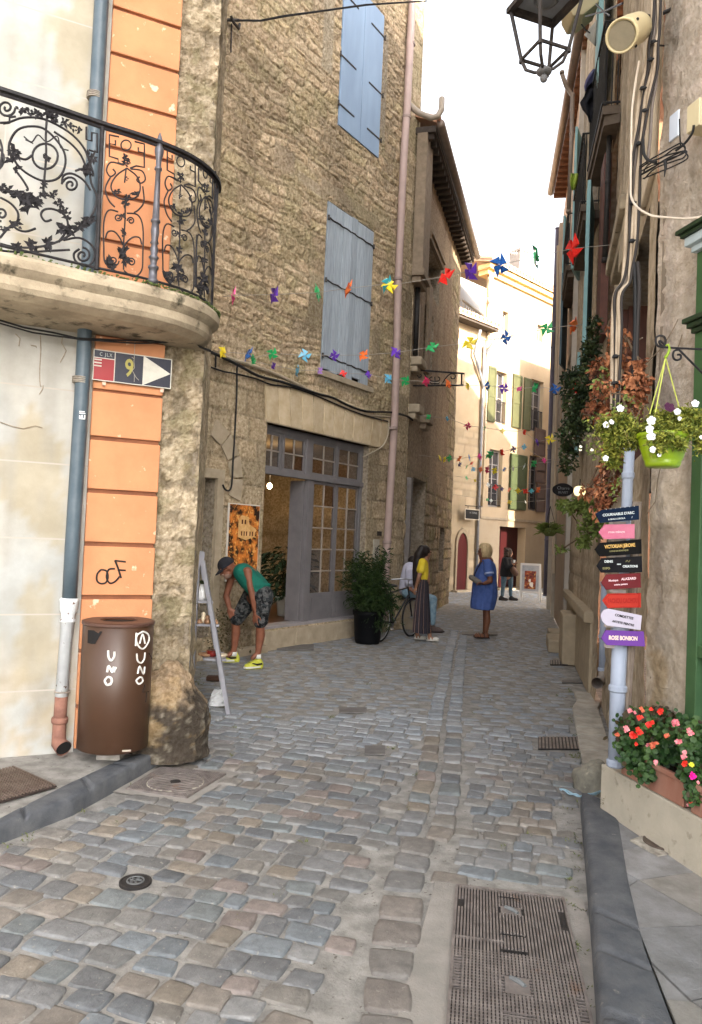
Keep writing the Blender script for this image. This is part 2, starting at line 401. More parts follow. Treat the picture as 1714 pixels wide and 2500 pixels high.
# far field: worn transverse rows
y=6.9
while y<27:
    rh=R.uniform(.12,.19); x=xl(y+rh/2)-.1+R.uniform(0,.2); dd=V((1,-.02+.25*0,0))
    while x<xr(y)+.1:
        ww=R.uniform(.16,.34); sl_=.0; c=V((x+ww/2,y+rh/2+sl_,0))
        if c.y>7.1+.25*math.sin(c.x*3) and okpt(c.x,c.y,.0) and abs(c.x-gutx(c.y))>.19:
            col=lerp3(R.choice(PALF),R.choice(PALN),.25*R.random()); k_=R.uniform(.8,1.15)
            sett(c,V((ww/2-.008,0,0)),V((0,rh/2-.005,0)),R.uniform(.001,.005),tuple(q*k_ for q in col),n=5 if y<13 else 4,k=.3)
        x+=ww
    y+=rh
# the gutter: two courses running down the street
y=2.0
while y<14:
    l=R.uniform(.17,.26); x=gutx(y+l/2); tx=gutx(y+l)-gutx(y); ey=V((tx,l,0)); nn=V((l,-tx,0)).normalized()
    for s_ in ((-1,1) if y>4.2 else (0,)):
        wd=.085 if s_ else .11; c=V((x,y+l/2,0))+nn*s_*.09
        if not hole_near(c.x,c.y) and not any(pin((c.x,c.y),p,.0) for p,_ in excl):
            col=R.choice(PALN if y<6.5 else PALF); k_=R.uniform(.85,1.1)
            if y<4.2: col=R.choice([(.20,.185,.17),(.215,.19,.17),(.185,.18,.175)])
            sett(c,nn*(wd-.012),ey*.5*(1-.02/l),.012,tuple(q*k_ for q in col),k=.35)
    y+=l
road.add([V((p.x,p.y,.006)) for p in surround],[(0,3,2,1)],mi=2)
p_=mhpoly; cm=sum(p_,V((0,0,0)))/4
road.add([V((c.x,c.y,.004)) for c in [cm+(q-cm)*1.28 for q in p_]],[(0,3,2,1)],mi=2)
road.build('road',[m_sett,m_mortar,m_conc],smooth=True,kind='structure')
# little weeds in the joints
wd=M()
for i in range(110):
    yy=R.uniform(2.4,9); xx=R.choice([R.uniform(xl(yy),xr(yy)),xl(yy)+R.uniform(.02,.1),xr(yy)-R.uniform(.02,.08),xr(yy)-R.uniform(.02,.08)])
    for k in range(R.randint(4,12)):
        a=R.uniform(0,6.28); wd.leaf(V((xx+R.uniform(-.03,.03),yy+R.uniform(-.03,.03),0)),V((math.cos(a),math.sin(a),R.uniform(.4,1.4))),(0,0,1),R.uniform(.015,.035),R.uniform(.006,.012))
wd.build('weeds',mat('weed',(.07,.10,.03),(.16,.16,.06),40,.8),kind='stuff')
# ------------------------------------------------------------------ kerbs and pavements
def kerb(name,foot,top,joints,h=.1):
    b=M(); n=len(foot)
    P=[]
    for k in range(n-1):
        m_=26
        for i in range(m_ if k<n-2 else m_+1):
            t=i/m_; P.append((foot[k].lerp(foot[k+1],t),top[k].lerp(top[k+1],t)))
    last=None
    cum=0
    rows=[]
    for i,(f,tp) in enumerate(P):
        if i: cum+=(P[i][0]-P[i-1][0]).length
        js=min([abs(cum-j) for j in joints] or [9]); g_=.03*(1-sm(0,.022,js))
        f0=V((f.x,f.y,-.03)); d=(V((tp.x,tp.y,0))-V((f.x,f.y,0))); 
        w_=.006*noise.noise(V((cum*5,1,3)))
        prof=[f0,V((f.x,f.y,h*.55))+d*(.02+w_),V((f.x,f.y,h*.93-g_))+d*(.07+w_),V((f.x,f.y,h+.004-g_))+d*(.2+w_)]+[V((f.x,f.y,h+.004+.004*noise.noise(V((cum*6,q*3,7)))-g_))+d*q for q in (.45,.7,.93)]+[V((tp.x,tp.y,h-.004))]
        rows.append(prof)
    m_=len(rows[0]); vs=[q for r_ in rows for q in r_]
    b.add(vs,[(i*m_+j,i*m_+j+1,(i+1)*m_+j+1,(i+1)*m_+j) for i in range(len(rows)-1) for j in range(m_-1)])
    b.build(name,m_kerb,kind='structure',smooth=True)
kerb('kerb',kl_foot,kl_top,[1.2,1.75,2.25,2.75,3.2]); 
kerb('kerb',kr_foot,kr_top,[.62,1.05,1.38,2.4])
def slabs(name,region,size,z,pal,seed,ang=0.,gap=.012):
    b=M(); r=random.Random(seed); X=V((math.cos(ang),math.sin(ang),0)); Y=V((-X.y,X.x,0)); c0=sum(region,V((0,0,0)))/len(region)
    b.add([V((p.x,p.y,z-.012)) for p in region],[tuple(range(len(region)))],mi=1)
    n=16; J={}
    def pt(i,j):
        if (i,j) not in J: J[(i,j)]=V((r.uniform(-.33,.33)*size,r.uniform(-.33,.33)*size,0))
        return c0+X*i*size+Y*j*size*.8+J[(i,j)]
    for i in range(-n,n):
        for j in range(-n,n):
            q=[pt(i,j),pt(i+1,j),pt(i+1,j+1),pt(i,j+1)]; c=sum(q,V((0,0,0)))/4
            # clip the slab to the region
            poly=[c+(p-c)*(1-gap/size*2) for p in q]
            for k in range(len(region)):
                a,e=region[k],region[(k+1)%len(region)]; nn=V((-(e-a).y,(e-a).x,0)).normalized()
                if nn.dot(c0-a)<0: nn=-nn
                out=[]
                for m_ in range(len(poly)):
                    P,Q=poly[m_],poly[(m_+1)%len(poly)]; dp,dq=nn.dot(P-a),nn.dot(Q-a)
                    if dp>=0: out.append(P)
                    if dp*dq<0: out.append(P.lerp(Q,dp/(dp-dq)))
                poly=out
                if len(poly)<3: break
            if len(poly)<3: continue
            col=r.choice(pal);k_=r.uniform(.88,1.1); h=z+r.uniform(-.002,.003); cc=tuple(v*k_ for v in col)
            b.prism([V((p.x,p.y,z-.011)) for p in poly],V((0,0,h-z+.011)),col=cc)
    b.build(name,[mat('slab',(1,1,1),(.66,.65,.63),7,.85,.8,45,attr=True,detail=9),m_mortar],kind='structure')
pa=[V((p.x,p.y,0)) for p in kl_top]
slabs('pavement',[pa[0],pa[1],pa[2],pa[3],pa[4],pa[5],W1.p(.86,0,-.02),W1.p(-5,0,-.02),V((-7,2,0))][2:8]+[W1.p(-.6,0,-.02)],.9,.096,[(.30,.275,.25),(.27,.255,.24)],4,.4,gap=.004)
ra=[V((p.x,p.y,0)) for p in kr_top]
slabs('pavement',[V((1.0,1.6,0)),ra[4]+V((-.16,.02,0)),W5.p(.0,0,.0),W5.p(3.6,0,-.02),V((2.2,1.2,0))],.42,.094,[(.255,.25,.25),(.22,.22,.225),(.275,.26,.24)],6,.30,gap=.004)
# pale edging stones along the foot of the right-hand wall
b=M(); yy=5.35
while yy<8.2:
    l=R.uniform(.25,.5); x0=xr(yy)-.02; x1=xr(yy+l)-.02
    b.prism([V((x0-.02,yy+.008,-.01)),V((x0+.24,yy+.008,-.01)),V((x1+.24,yy+l-.008,-.01)),V((x1-.02,yy+l-.008,-.01))],V((0,0,.045+R.uniform(-.006,.01))),col=shade((.42,.385,.33),.9,1.1)); yy+=l
b.build('edging_stones',mat('slab',(1,1,1)),kind='structure',bevel=.008)
# ------------------------------------------------------------------ iron covers
th=thing('ribbed_cover','large ribbed cast iron inspection cover with two halves in the concrete strip by the kerb','manhole cover',(big_tl+big_tr)/2)
b=M(); b.prism([V((p.x,p.y,0)) for p in bigpoly],V((0,0,.010))); b.build('cover_plate',m_irond,th)
b=M(); n=36; o=big_tl*1; o.z=.0095
for i in range(n):
    x=BW*(i+.5)/n
    segs=[(.02,BL)]
    if .40<x/BW<.60: segs=[(.02,.06),(.085,.16),(.235,.40),(.425,.52),(.56,.72),(.84,.95),(.98,BL)]
    if x/BW<.09: segs=[(.02,.13),(.22,.62),(.86,BL)]
    if x/BW>.91: segs=[(.02,.14),(.32,.80),(.95,BL)]
    for a,c in segs: b.box(o+BX*(x-.0042)+BY*a,BX*.0084,BY*(c-a),V((0,0,.010)))
for k in range(34):
    yk=.56+k*.02; b.box(o+BX*.01+BY*yk,BX*(BW-.02),BY*.006,V((0,0,.006)))
b.build('ribs',m_iron,th)
b=M()
for a,c in ((0,.018),(BL-.018,BL),): b.box(o+BY*a,BX*BW,BY*.016,V((0,0,.0115)))
for a in (0,BW-.012): b.box(o+BX*a,BX*.012,BY*BL,V((0,0,.0117)))
b.box(o+BY*.475+BX*.01,BX*(BW*.4),BY*.006,V((0,0,.0112)))
b.build('frame',m_iron,th)
for (y0,y1) in ((.165,.23),(.725,.835)):
    b=M(); b.box(o+BX*BW*.41+BY*y0,BX*BW*.18,BY*(y1-y0),V((0,0,.0085))); pp=b.build('emblem_panel',m_iron,th)
    b=M(); c0=o+BX*BW*.45+BY*(y0+.012); b.tube([c0+V((0,0,.011)),c0+BX*.03+BY*.02+V((0,0,.013)),c0+BX*.055+BY*.045+V((0,0,.011))],[.009,.011,.008],8); b.build('emblem',mat('worn_iron',(.13,.14,.145),(.09,.09,.09),10,.5),pp)
for yk in (.07,.41,.54): 
    b=M(); b.box(o+BX*BW*.41+BY*(yk-.008),BX*BW*.18,BY*.016,V((0,0,.004))); b.build('lifting_slot',mat('hole_black',(.008,.007,.007)),th)
text('cast_lettering','ERGASSEL',o+BX*BW*.045+BY*.74+V((0,0,.003)),-BY,BX,.035,m_iron,th,depth=.012)
text('cast_lettering','250',o+BX*BW*.955+BY*.87+V((0,0,.003)),-BY,BX,.05,m_iron,th,depth=.012)
# square frame with round ribbed lid
th=thing('manhole_cover','square cast iron frame with round ribbed lid beside the left kerb','manhole cover',mh_c)
b=M(); b.prism([V((p.x,p.y,.004)) for p in mhpoly],V((0,0,.012)))
for k in range(4):
    A,B_=mhpoly[k],mhpoly[(k+1)%4]
for i in range(26):
    for j in range(26):
        s_,t_=(i+.5)/26,(j+.5)/26; P=mhpoly[0].lerp(mhpoly[1],s_).lerp(mhpoly[3].lerp(mhpoly[2],s_),t_)
        if (V((P.x,P.y,0))-V((mh_c.x,mh_c.y,0))).length>.215: b.cb(V((P.x,P.y,.0155)),.009,.009,.004,.7)
b.build('frame',m_iron,th)
c=V((mh_c.x,mh_c.y,0)); b=M(); b.lathe(c,[(.205,.012),(.205,.02),(.19,.021),(.188,.014)],40,cap=False); b.lathe(c,[(.186,.010),(.186,.0165)],40,mi=1)
for k in range(-5,6):
    x=k*.033; hh=math.sqrt(max(0,.178**2-x*x))
    a=rad(-62); ax=V((math.cos(a),math.sin(a),0)); ay=V((-ax.y,ax.x,0))
    if hh>.02: b.box(c+ax*(x-.009)-ay*hh+V((0,0,.016)),ax*.017,ay*2*hh,V((0,0,.008)))
b.build('lid',[m_iron,mat('dusty_dirt',(.48,.44,.37),(.30,.27,.22),30,.95)],th)
b=M(); b.lathe(c,[(.035,.015),(.035,.026),(.02,.028)],16); b.build('lifting_eye',m_irond,th)
# small round valve cap
th=thing('valve_cap','small round black valve cap set among the setts','valve cover',cap_c)
c=V((cap_c.x,cap_c.y,0)); b=M(); b.lathe(c,[(.076,-.01),(.076,.009),(.068,.011),(.066,.008),(.02,.008)],28); b.build('ring',m_irond,th,smooth=False)
b=M(); b.lathe(c+V((0,0,.006)),[(.042,0),(.042,.008),(.036,.009),(.035,.005)],24,cap=False)
for a in (0,1.05,2.1): b.box(c+V((-.028*math.cos(a),-.028*math.sin(a),.008)),V((.056*math.cos(a),.056*math.sin(a),0)),V((-.008*math.sin(a),.008*math.cos(a),0)),V((0,0,.007)))
b.build('emblem',mat('worn_iron',(.28,.30,.31)),th)
# grille in the left pavement
gp=[G(34,1872.5,.1),G(139,1919.6,.1),G(-4,1960,.1)]; gp.append(gp[0]+gp[2]-gp[1])
th=thing('cellar_grille','dark brown ribbed iron grille in the left pavement near the picture edge','grille',sum(gp,V())/4)
b=M(); b.prism([p-V((0,0,.006)) for p in gp],V((0,0,.009))); b.build('plate',mat('grille_back',(.03,.02,.017)),th)
b=M(); e1=gp[1]-gp[0]; e2=gp[3]-gp[0]
for i in range(17):
    b.box(gp[0]+e2*((i+.2)/17)+V((0,0,.003)),e1*.98,e2*.03,V((0,0,.008)))
b.build('bars',mat('grille_brown',(.10,.065,.05),(.16,.12,.1),12,.6,metal=.3),th)
# hydrant cover, right pavement
hp=[G(1538,2052,.1),G(1629,2020,.1),G(1712,2071,.1),G(1606,2090,.1)]; hc=G(1623,2060,.1)
th=thing('hydrant_cover','small square framed round lid in the pale right pavement','manhole cover',hc)
b=M(); b.prism([p-V((0,0,.004)) for p in hp],V((0,0,.008))); b.build('frame',mat('worn_frame',(.16,.14,.12),(.45,.42,.36),16,.8,.3,50),th)
b=M(); b.lathe(hc+V((0,0,.003)),[(.112,0),(.112,.009),(.1,.011),(.098,.007),(.06,.007),(.058,.01),(.05,.01),(.048,.007)],30)
for a in (0,.8,1.6,2.4): b.box(hc+V((-.04*math.cos(a),-.04*math.sin(a),.009)),V((.08*math.cos(a),.08*math.sin(a),0)),V((-.006*math.sin(a),.006*math.cos(a),0)),V((0,0,.004)))
b.build('lid',mat('rusty_lid',(.06,.04,.032),(.1,.08,.065),20,.6,.2,60),th)
# drains down the street
GL=['wide ribbed drain grate beside the pale edging stones on the right','narrow barred drain grate farther up the right edge of the street','long thin slot drain by the elbow of the right downpipe','flat iron plate in the setts before the shop step','dark iron plate under the feet of the woman in blue','small iron plate in the middle of the roadway','single dark iron box lid at the edge of the paler setts']
for q,lb in zip(grates,GL):
    P=grate_poly(*q); th=thing('drain_grate',lb,'drain',sum(P,V())/4); nb=14 if q is grates[0] or q is grates[1] else 0
    b=M(); b.prism([V((p.x,p.y,.003)) for p in P],V((0,0,.011))); b.build('plate',m_irond if nb else mat('plate_iron',(.09,.085,.085),(.14,.13,.125),12,.6,.3,50),th)
    if nb:
        b=M(); e1=P[1]-P[0]; e2=P[3]-P[0]
        for i in range(nb): b.box(V((P[0].x,P[0].y,.0135))+e1*((i+.2)/nb),e1*(.55/nb),e2,V((0,0,.006)))
        b.build('bars',m_iron,th)
# ------------------------------------------------------------------ building materials
m_stone=mat('rubble_stone',(1,1,1),(.50,.46,.38),22,.95,1.,40,attr=True,detail=10,c3=(.40,.36,.19),c3scale=27,c3lo=.60,c3hi=.70,bdist=.035)
m_rough=mat('rough_stone',(1,1,1),(.52,.48,.40),26,.95,1.,36,attr=True,detail=10,bdist=.035)
m_ash=mat('ashlar',(.40,.33,.24),(.31,.255,.18),7,.9,.5,60,c3=(.46,.39,.29),c3scale=3)
m_cream=mat('cream_render',(1,1,1),(.80,.79,.76),3.5,.85,.2,30,attr=True,joint=(1.25,.53,.006,(.34,.31,.27)))
m_orange=mat('orange_render',(.50,.225,.108),(.42,.18,.085),3,.85,.25,50,c3=(.66,.46,.32),c3scale=11,c3lo=.64,c3hi=.70,detail=9)
m_mould=mat('balcony_stone',(.42,.35,.25),(.27,.22,.155),5,.9,.7,40,c3=(.07,.06,.04),c3scale=7,c3lo=.56,c3hi=.68,detail=9)
m_wi=mat('wrought_iron',(.012,.011,.012),(.028,.026,.029),25,.6,.1,80,spec=.2,c3=(.06,.042,.028),c3scale=14,c3lo=.66,c3hi=.72)
m_brownw=mat('brown_render',(.235,.18,.13),(.17,.13,.095),3,.95,.6,22,c3=(.30,.24,.17),c3scale=1.3,stretch=(1,1,.45),bdist=.02)
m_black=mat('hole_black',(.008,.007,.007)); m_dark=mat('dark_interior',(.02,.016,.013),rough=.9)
m_teal=mat('teal_paint',(.25,.42,.42),(.20,.35,.36),5,.7,.1,40)
m_glass=mat('window_glass',(.03,.03,.035),(.05,.045,.045),3,.08,spec=.6)
m_pblue=mat('blue_grey_pipe',(.055,.08,.10),(.08,.105,.125),8,.45,.05,40)
m_cable=mat('black_cable',(.012,.012,.013),rough=.6)
# ================================================================== corner building (cream, orange, rough end)
cb=thing('corner_building','cream rendered corner house with orange pilaster, rough stone end and iron balcony','building',(-1.93,5.3,0))
def cream_fn(s,z):
    d=.003*fbm(s*2,z*2,4); n=fbm(s*1.7,z*1.1,9,5); b=sm(1.15,.25,z+.35*n)          # weathered foot of the wall
    c=lerp3((.375,.365,.335),(.335,.34,.328),sm(-.1,.3,n)); 
    q=fbm(s*6,z*4,2,5); c=lerp3(c,(.36,.29,.20),b*.65*sm(-.3,.3,q)); c=lerp3(c,(.30,.26,.19),b*sm(.12,.35,fbm(s*9,z*9,8,5))*.8)
    c=lerp3(c,(.31,.25,.145),sm(.2,.42,fbm(s*2.3,z*1.2,21,5))*.55); c=lerp3(c,(.27,.26,.235),sm(.08,.4,fbm(s*7,z*.7,91,5))*.5)
    return d,c
b=M(); wall(W1,-2.2,.03,.06,6.6,[],.05,cream_fn,b=b); wall(W1,-7,-2.2,.06,9.5,[],.5,cream_fn,b=b); wall(W1,-2.2,.03,6.6,9.5,[],.4,cream_fn,b=b)
b.build('wall',m_cream,cb)
b=M()
for z0,z1 in [(.12,.40),(.43,.79),(.82,1.17),(1.2,1.55),(1.58,1.93),(1.96,2.31),(2.34,2.66),(2.68,3.06),(3.30,3.40),(3.43,3.745),(3.77,4.085),(4.11,4.43),(4.455,4.775),(4.80,5.12),(5.145,5.46),(5.485,5.81),(5.835,6.2),(6.23,6.6)]:
    b.fb(W1,.03,.525,z0,z1,-.01,.05)
b.build('pilaster',m_orange,cb,bevel=.008)
b=M(); b.fb(W1,.035,.515,.12,9.5,-.02,.028); b.build('pilaster_core',mat('orange_groove',(.22,.085,.04),(.14,.055,.03),6,.9),cb)
def rough_fn(s,z):
    st=STR(s,z); n=fbm(s*7,z*7,3,6); g=fbm(s*13,z*13,6,4); return st[0]+.024*n+.012*g+.007*fbm(s*34,z*34,1,3), lerp3(lerp3(st[1],(.16,.13,.09),sm(.1,.4,-n-.3*g)*.6),(.26,.23,.12),sm(.15,.4,fbm(s*5,z*5,88,5))*.5)
STR=Stones(3,(.28,.45),(.3,.55),[(.47,.385,.275),(.52,.43,.31),(.43,.355,.25),(.54,.45,.32)],(.38,.31,.22),.008,.04,.03,.004)
b=M(); wall(W1,.525,.83,.06,6.6,[],.017,rough_fn,b=b); wall(W1,.525,.83,6.6,9.5,[],.1,rough_fn,b=b)
Fs=Fr(tuple(W1.p(.83,0)[:2]),(-1.9,9.47)); wall(Fs,0,Fs.L,0,9.5,[],.09,rough_fn,b=b); b.tube([W1.p(.80,.1,-.035),W1.p(.80,9.4,-.035)],.035,8,col=(.3,.25,.19)); b.build('stone_end',m_rough,cb)
b=M(); P=[W1.p(-7,9.5),W1.p(.86,9.5),V((-1.9,9.47,9.5)),V((-9,12,9.5))]; b.prism(P,V((0,0,.25))); b.build('roof',mat('roof_tile',(.35,.17,.10),(.42,.25,.16),8,.9,.5,30),cb)
# balcony plan curve in (s,n)
CP=[(-4.5,.80),(-3.2,.78),(-2,.745),(-1.2,.71),(-.65,.655),(-.36,.615),(-.05,.565),(.16,.545),(.34,.51),(.5,.46),(.62,.395),(.73,.30),(.81,.19),(.855,.08),(.87,0.)]
def cr(P,k=8):
    out=[];n=len(P)
    for i in range(n-1):
        p0,p1,p2,p3=[V((*P[max(0,min(n-1,i+q))],0)) for q in (-1,0,1,2)]
        for j in range(k):
            t=j/k; out.append(.5*((2*p1)+(p2-p0)*t+(2*p0-5*p1+4*p2-p3)*t*t+(-p0+3*p1-3*p2+p3)*t**3))
    out.append(V((*P[-1],0))); return out
CV=cr(CP)
def cvn(i):
    a,c=CV[max(0,i-1)],CV[min(len(CV)-1,i+1)]; t=(c-a).normalized(); return V((-t.y,t.x,0))
def cvp(i,z,off=0.):
    q=CV[i]+cvn(i)*off; return W1.p(q.x,z,max(q.y,.0))
b=M(); prof=[(None,3.07),(-.10,3.085),(-.06,3.10),(-.02,3.12),(.0,3.15),(.005,3.205),(.03,3.225),(.055,3.25),(.06,3.30),(.045,3.325),(0,3.335),(-.1,3.34),(None,3.34)]
rows=[]
for i in range(len(CV)):
    r_=[]
    for o_,z in prof:
        if o_ is None: r_.append(W1.p(min(CV[i].x,.86),z,.0))
        else: 
            q=cvp(i,z,o_); r_.append(q+V((0,0,.004*noise.noise(q*9))))
    rows.append(r_)
m_=len(prof); b.add([q for r_ in rows for q in r_],[(i*m_+j,(i+1)*m_+j,(i+1)*m_+j+1,i*m_+j+1) for i in range(len(rows)-1) for j in range(m_-1)])
bs=b.build('balcony_slab',m_mould,cb,smooth=False)
b=M()
for i in range(420):
    k=R.randint(int(len(CV)*.25),len(CV)-4); q=cvp(k,3.34+R.uniform(-.012,.003),R.uniform(-.02,.062)); b.ell(q,R.uniform(.004,.014),R.uniform(.004,.014),R.uniform(.003,.007),6,4)
b.build('moss',m_green,bs)
rl=M(); rl.tube([W1.p(-.05,3.335,.3)]*1+[W1.p(-.05,3.336,.3)],.001) if False else None
rail=M(); rail.tube([cvp(i,3.375,0) for i in range(len(CV))],.009,6); rr=rail.build('railing',m_wi,cb)
b=M()
for i in range(len(CV)-1):
    for (za,zb,o0,o1) in ((4.315,4.335,-.025,.025),):
        a0,a1=cvp(i,za,o0),cvp(i,za,o1); c0,c1=cvp(i+1,za,o0),cvp(i+1,za,o1); h=V((0,0,.02))
        b.add([a0,a1,c1,c0,a0+h,a1+h,c1+h,c0+h],[(0,3,2,1),(4,5,6,7),(1,2,6,5),(3,0,4,7)])
b.tube([cvp(i,4.30,0) for i in range(len(CV))],.010,6); b.build('handrail',m_wi,rr)
def onbal(x,y):     # point of the 0..600 x 0..900 crop, enlarged 2.5817
    u,v=x/2.5817,y/2.5817; d=ray(u,v); best=None
    for i in range(len(CV)-1):
        A,B_=W1.p(CV[i].x,0,CV[i].y),W1.p(CV[i+1].x,0,CV[i+1].y); e=B_-A; nn=V((e.y,-e.x,0))
        dn=d.dot(nn)
        if abs(dn)<1e-6: continue
        t=(A-CAM).dot(nn)/dn; P=CAM+d*t; s_=(P-A).dot(e)/e.length_squared
        if -.01<=s_<=1.01 and t>0 and (best is None or t<best[0]): best=(t,P)
    if best is None: return cvp(len(CV)-2,1.7+(1280-v)/1808*5.4)
    return best[1]
def spiral(cx,cy,r0,r1,a0,turns,n=22):
    return [(cx+(r0+(r1-r0)*i/n)*math.cos(rad(a0)+turns*6.283*i/n),cy+(r0+(r1-r0)*i/n)*math.sin(rad(a0)+turns*6.283*i/n)) for i in range(n+1)]
def smooth2(P,k=4):
    return [(q.x,q.y) for q in cr(P,k)]
def draw(b,P,r,sharp=False,seg=5):
    P=P if sharp else smooth2(P); q=[onbal(*p) for p in P]
    b.tube(q,r,seg)
def leafs(b,cx,cy,n,l,sp=15):
    for i in range(n):
        c=onbal(cx+R.uniform(-sp,sp),cy+R.uniform(-sp,sp)); a=R.uniform(0,6.28); d=W1.X*math.cos(a)+V((0,0,math.sin(a)))+W1.N*R.uniform(-.1,.5)
        b.leaf(c,d,W1.N,l*R.uniform(.7,1.2),l*.55,.5); 
        b.leaf(c+W1.N*.004,-d+W1.N*.6,W1.N,l*.7,l*.5,.5)
T=.0075; t=.0055
big=M()
for P in [[(0,775),(60,770),(150,742),(280,752),(430,830),(520,920),(560,1010),(590,1100)],[(55,980),(60,900),(110,820),(200,797),(290,820),(390,930),(412,1030),(370,1120),(280,1142),(180,1100),(110,1040),(75,970),(110,990),(160,1005),(200,980)],
 [(340,830),(440,900),(510,980),(550,1080)],[(600,950),(570,1040),(575,1150),(612,1250),(570,1370),(450,1475),(300,1545),(120,1560),(0,1535)],[(0,1580),(150,1590),(350,1580),(440,1575)],
 [(390,1160),(400,1108),(455,1095),(525,1135),(570,1200)],[(475,1078),(535,1065),(590,1112)],[(370,1525),(425,1440),(410,1360),(340,1320),(280,1322),(258,1355),(285,1395),(325,1385)],
 [(400,1515),(500,1500),(580,1550),(597,1620),(550,1680),(480,1650),(465,1600),(500,1570)],[(0,1245),(70,1285),(115,1350),(95,1420),(30,1440)],[(60,1390),(100,1440),(160,1460),(225,1440)],[(85,1060),(140,1130),(175,1190),(165,1200)],
 [(0,880),(15,940),(8,1010),(0,1060)],[(300,700),(290,850),(292,980),(280,1130),(270,1240)],[(0,1500),(50,1440),(100,1400)]]: draw(big,P,T)
for sp_ in [(40,680,58,8,0,1.6),(445,1165,52,8,200,1.6),(10,1350,45,8,90,1.5),(520,1610,50,8,270,1.4),(285,985,80,80,0,1.),(-55,1000,80,80,0,1.)]: draw(big,[(x,y) for x,y in spiral(*sp_)],T,True)
for P in [[(545,800),(545,880),(578,888),(578,835),(612,842),(612,960),(560,945)],[(20,780),(60,775),(60,740),(100,735)]]: draw(big,P,.007,True)
for P in [[(150,860),(200,895),(240,850),(295,895),(360,858),(382,930),(432,948)],[(160,880),(210,905)]]: draw(big,P,.0045)
big.build('scroll_panel',m_wi,rr)
b=M()
for x,y,n,l in [(130,690,4,.035),(180,705,5,.035),(240,725,7,.04),(300,720,10,.04),(345,745,8,.04),(400,775,6,.035),(450,795,5,.03),(500,815,4,.03),(290,1000,9,.03),(60,1205,7,.04),(110,1235,9,.045),(165,1250,14,.055),(220,1270,10,.045),(270,1240,7,.035),(280,1165,8,.03),(330,1230,6,.035),(370,1280,7,.035),(400,1330,7,.035),(430,1370,5,.03),(160,1310,6,.045),(0,1190,6,.04),(90,950,5,.05),(75,1000,6,.04),(110,1060,5,.03),(440,1450,7,.05),(390,1440,7,.05),(300,1535,8,.05),(200,1548,8,.045),(110,1560,8,.045),(540,1080,6,.05),(575,1000,5,.045),(560,1390,5,.05),(510,1430,6,.05),(30,1440,5,.03),(100,1420,5,.04)]: leafs(b,x,y,n,l)
b.build('leaf_garland',m_wi,rr)
def panel(name,fx,fy,k):
    b=M(); f=lambda P:[(fx(x),fy(x,y)) for x,y in P]
    for P in [[(750,862),(690,850),(690,905),(728,913),(728,885)],[(690,905),(690,985),(745,1002),(745,1025),(785,1040)],[(850,892),(910,908),(910,965),(872,955),(872,930)],[(910,965),(910,1055),(858,1045),(820,1060)]]: draw(b,f(P),.006,True)
    draw(b,f(spiral(795,915,32,32,0,1.)),.005,True)
    for P in [[(800,1060),(735,1105),(700,1175),(735,1240),(800,1258),(862,1240),(885,1180),(862,1110),(800,1060)],[(775,1040),(700,1022),(672,1070),(695,1112),(728,1090),(712,1065)],[(825,1065),(895,1078),(916,1130),(888,1155),(862,1135),(880,1115)],
      [(700,1110),(665,1185),(685,1260),(725,1305)],[(900,1175),(908,1270),(875,1320),(845,1340)],[(745,1335),(685,1325),(655,1400),(655,1560),(665,1660),(740,1715)],[(800,1345),(868,1355),(900,1430),(900,1600),(892,1705),(840,1745),(780,1705)],
      [(790,1260),(788,1400),(778,1560),(780,1700)],[(665,1500),(680,1462),(720,1460),(755,1500),(775,1545)],[(892,1540),(880,1500),(840,1495),(800,1525),(778,1560)],[(785,1150),(795,1060)]]: draw(b,f(P),.0055)
    for c in [(745,1370,24,6,0,1.4),(825,1392,24,6,180,1.4),(715,1645,36,6,0,1.6),(828,1652,28,6,180,1.5)]: draw(b,f(spiral(*c)),.005,True)
    for x,y,n,l in [(795,1000,6,.03),(795,1030,5,.03),(795,1130,4,.018),(740,1215,5,.03),(800,1245,6,.03),(850,1215,5,.03),(790,1290,7,.035),(780,1370,4,.03),(780,1470,5,.03),(770,1590,9,.05),(790,1640,7,.04),(690,1650,9,.04),(710,1680,7,.035)]:
        if k or n: leafs(b,fx(x),fy(x,y),n,l,10)
    b.build(name,m_wi,rr)
panel('scroll_panel',lambda x:x,lambda x,y:y,1)
panel('scroll_panel',lambda x:1135+(x-790)*.80,lambda x,y:y+103+(x-790)*.16,1)
panel('scroll_panel',lambda x:1292+(x-790)*.40,lambda x,y:y+175+(x-790)*.2,1)
b=M()
UPR=[([(645,800),(632,1100),(620,1400),(608,1700)],.014),([(1375,1120),(1352,1480),(1345,1880)],.010),([(1358,1080),(1338,1860)],.007),([(1240,1480),(1232,1800)],.007)]
for P,r_ in UPR: b=M(); b.tube([onbal(*p) for p in P],r_,7); b.build('upright',m_wi,rr)
pb,pt_=onbal(962,1770),onbal(992,905); pb.z=3.35; pt_=V((pb.x,pb.y,4.36)); b=M()
b.lathe(pb,[(.038,0),(.038,.03),(.028,.035),(.028,.10),(.036,.105),(.036,.12),(.02,.13),(.026,.17),(.036,.18),(.02,.2),(.028,.24),(.02,.27),(.030,.28),(.022,.3),(.029,.36),(.024,.42),(.032,.425),(.032,.44),(.024,.445),(.020,.60),(.017,.78),(.026,.785),(.026,.80),(.018,.81),(.02,.86),(.03,.9),(.032,.93),(.02,.95),(.022,.99),(.012,1.02),(.004,1.045)],14); b.build('baluster',mat('baluster_iron',(.12,.12,.14),(.08,.075,.08),14,.4,.1,50,metal=.4),rr,smooth=True)
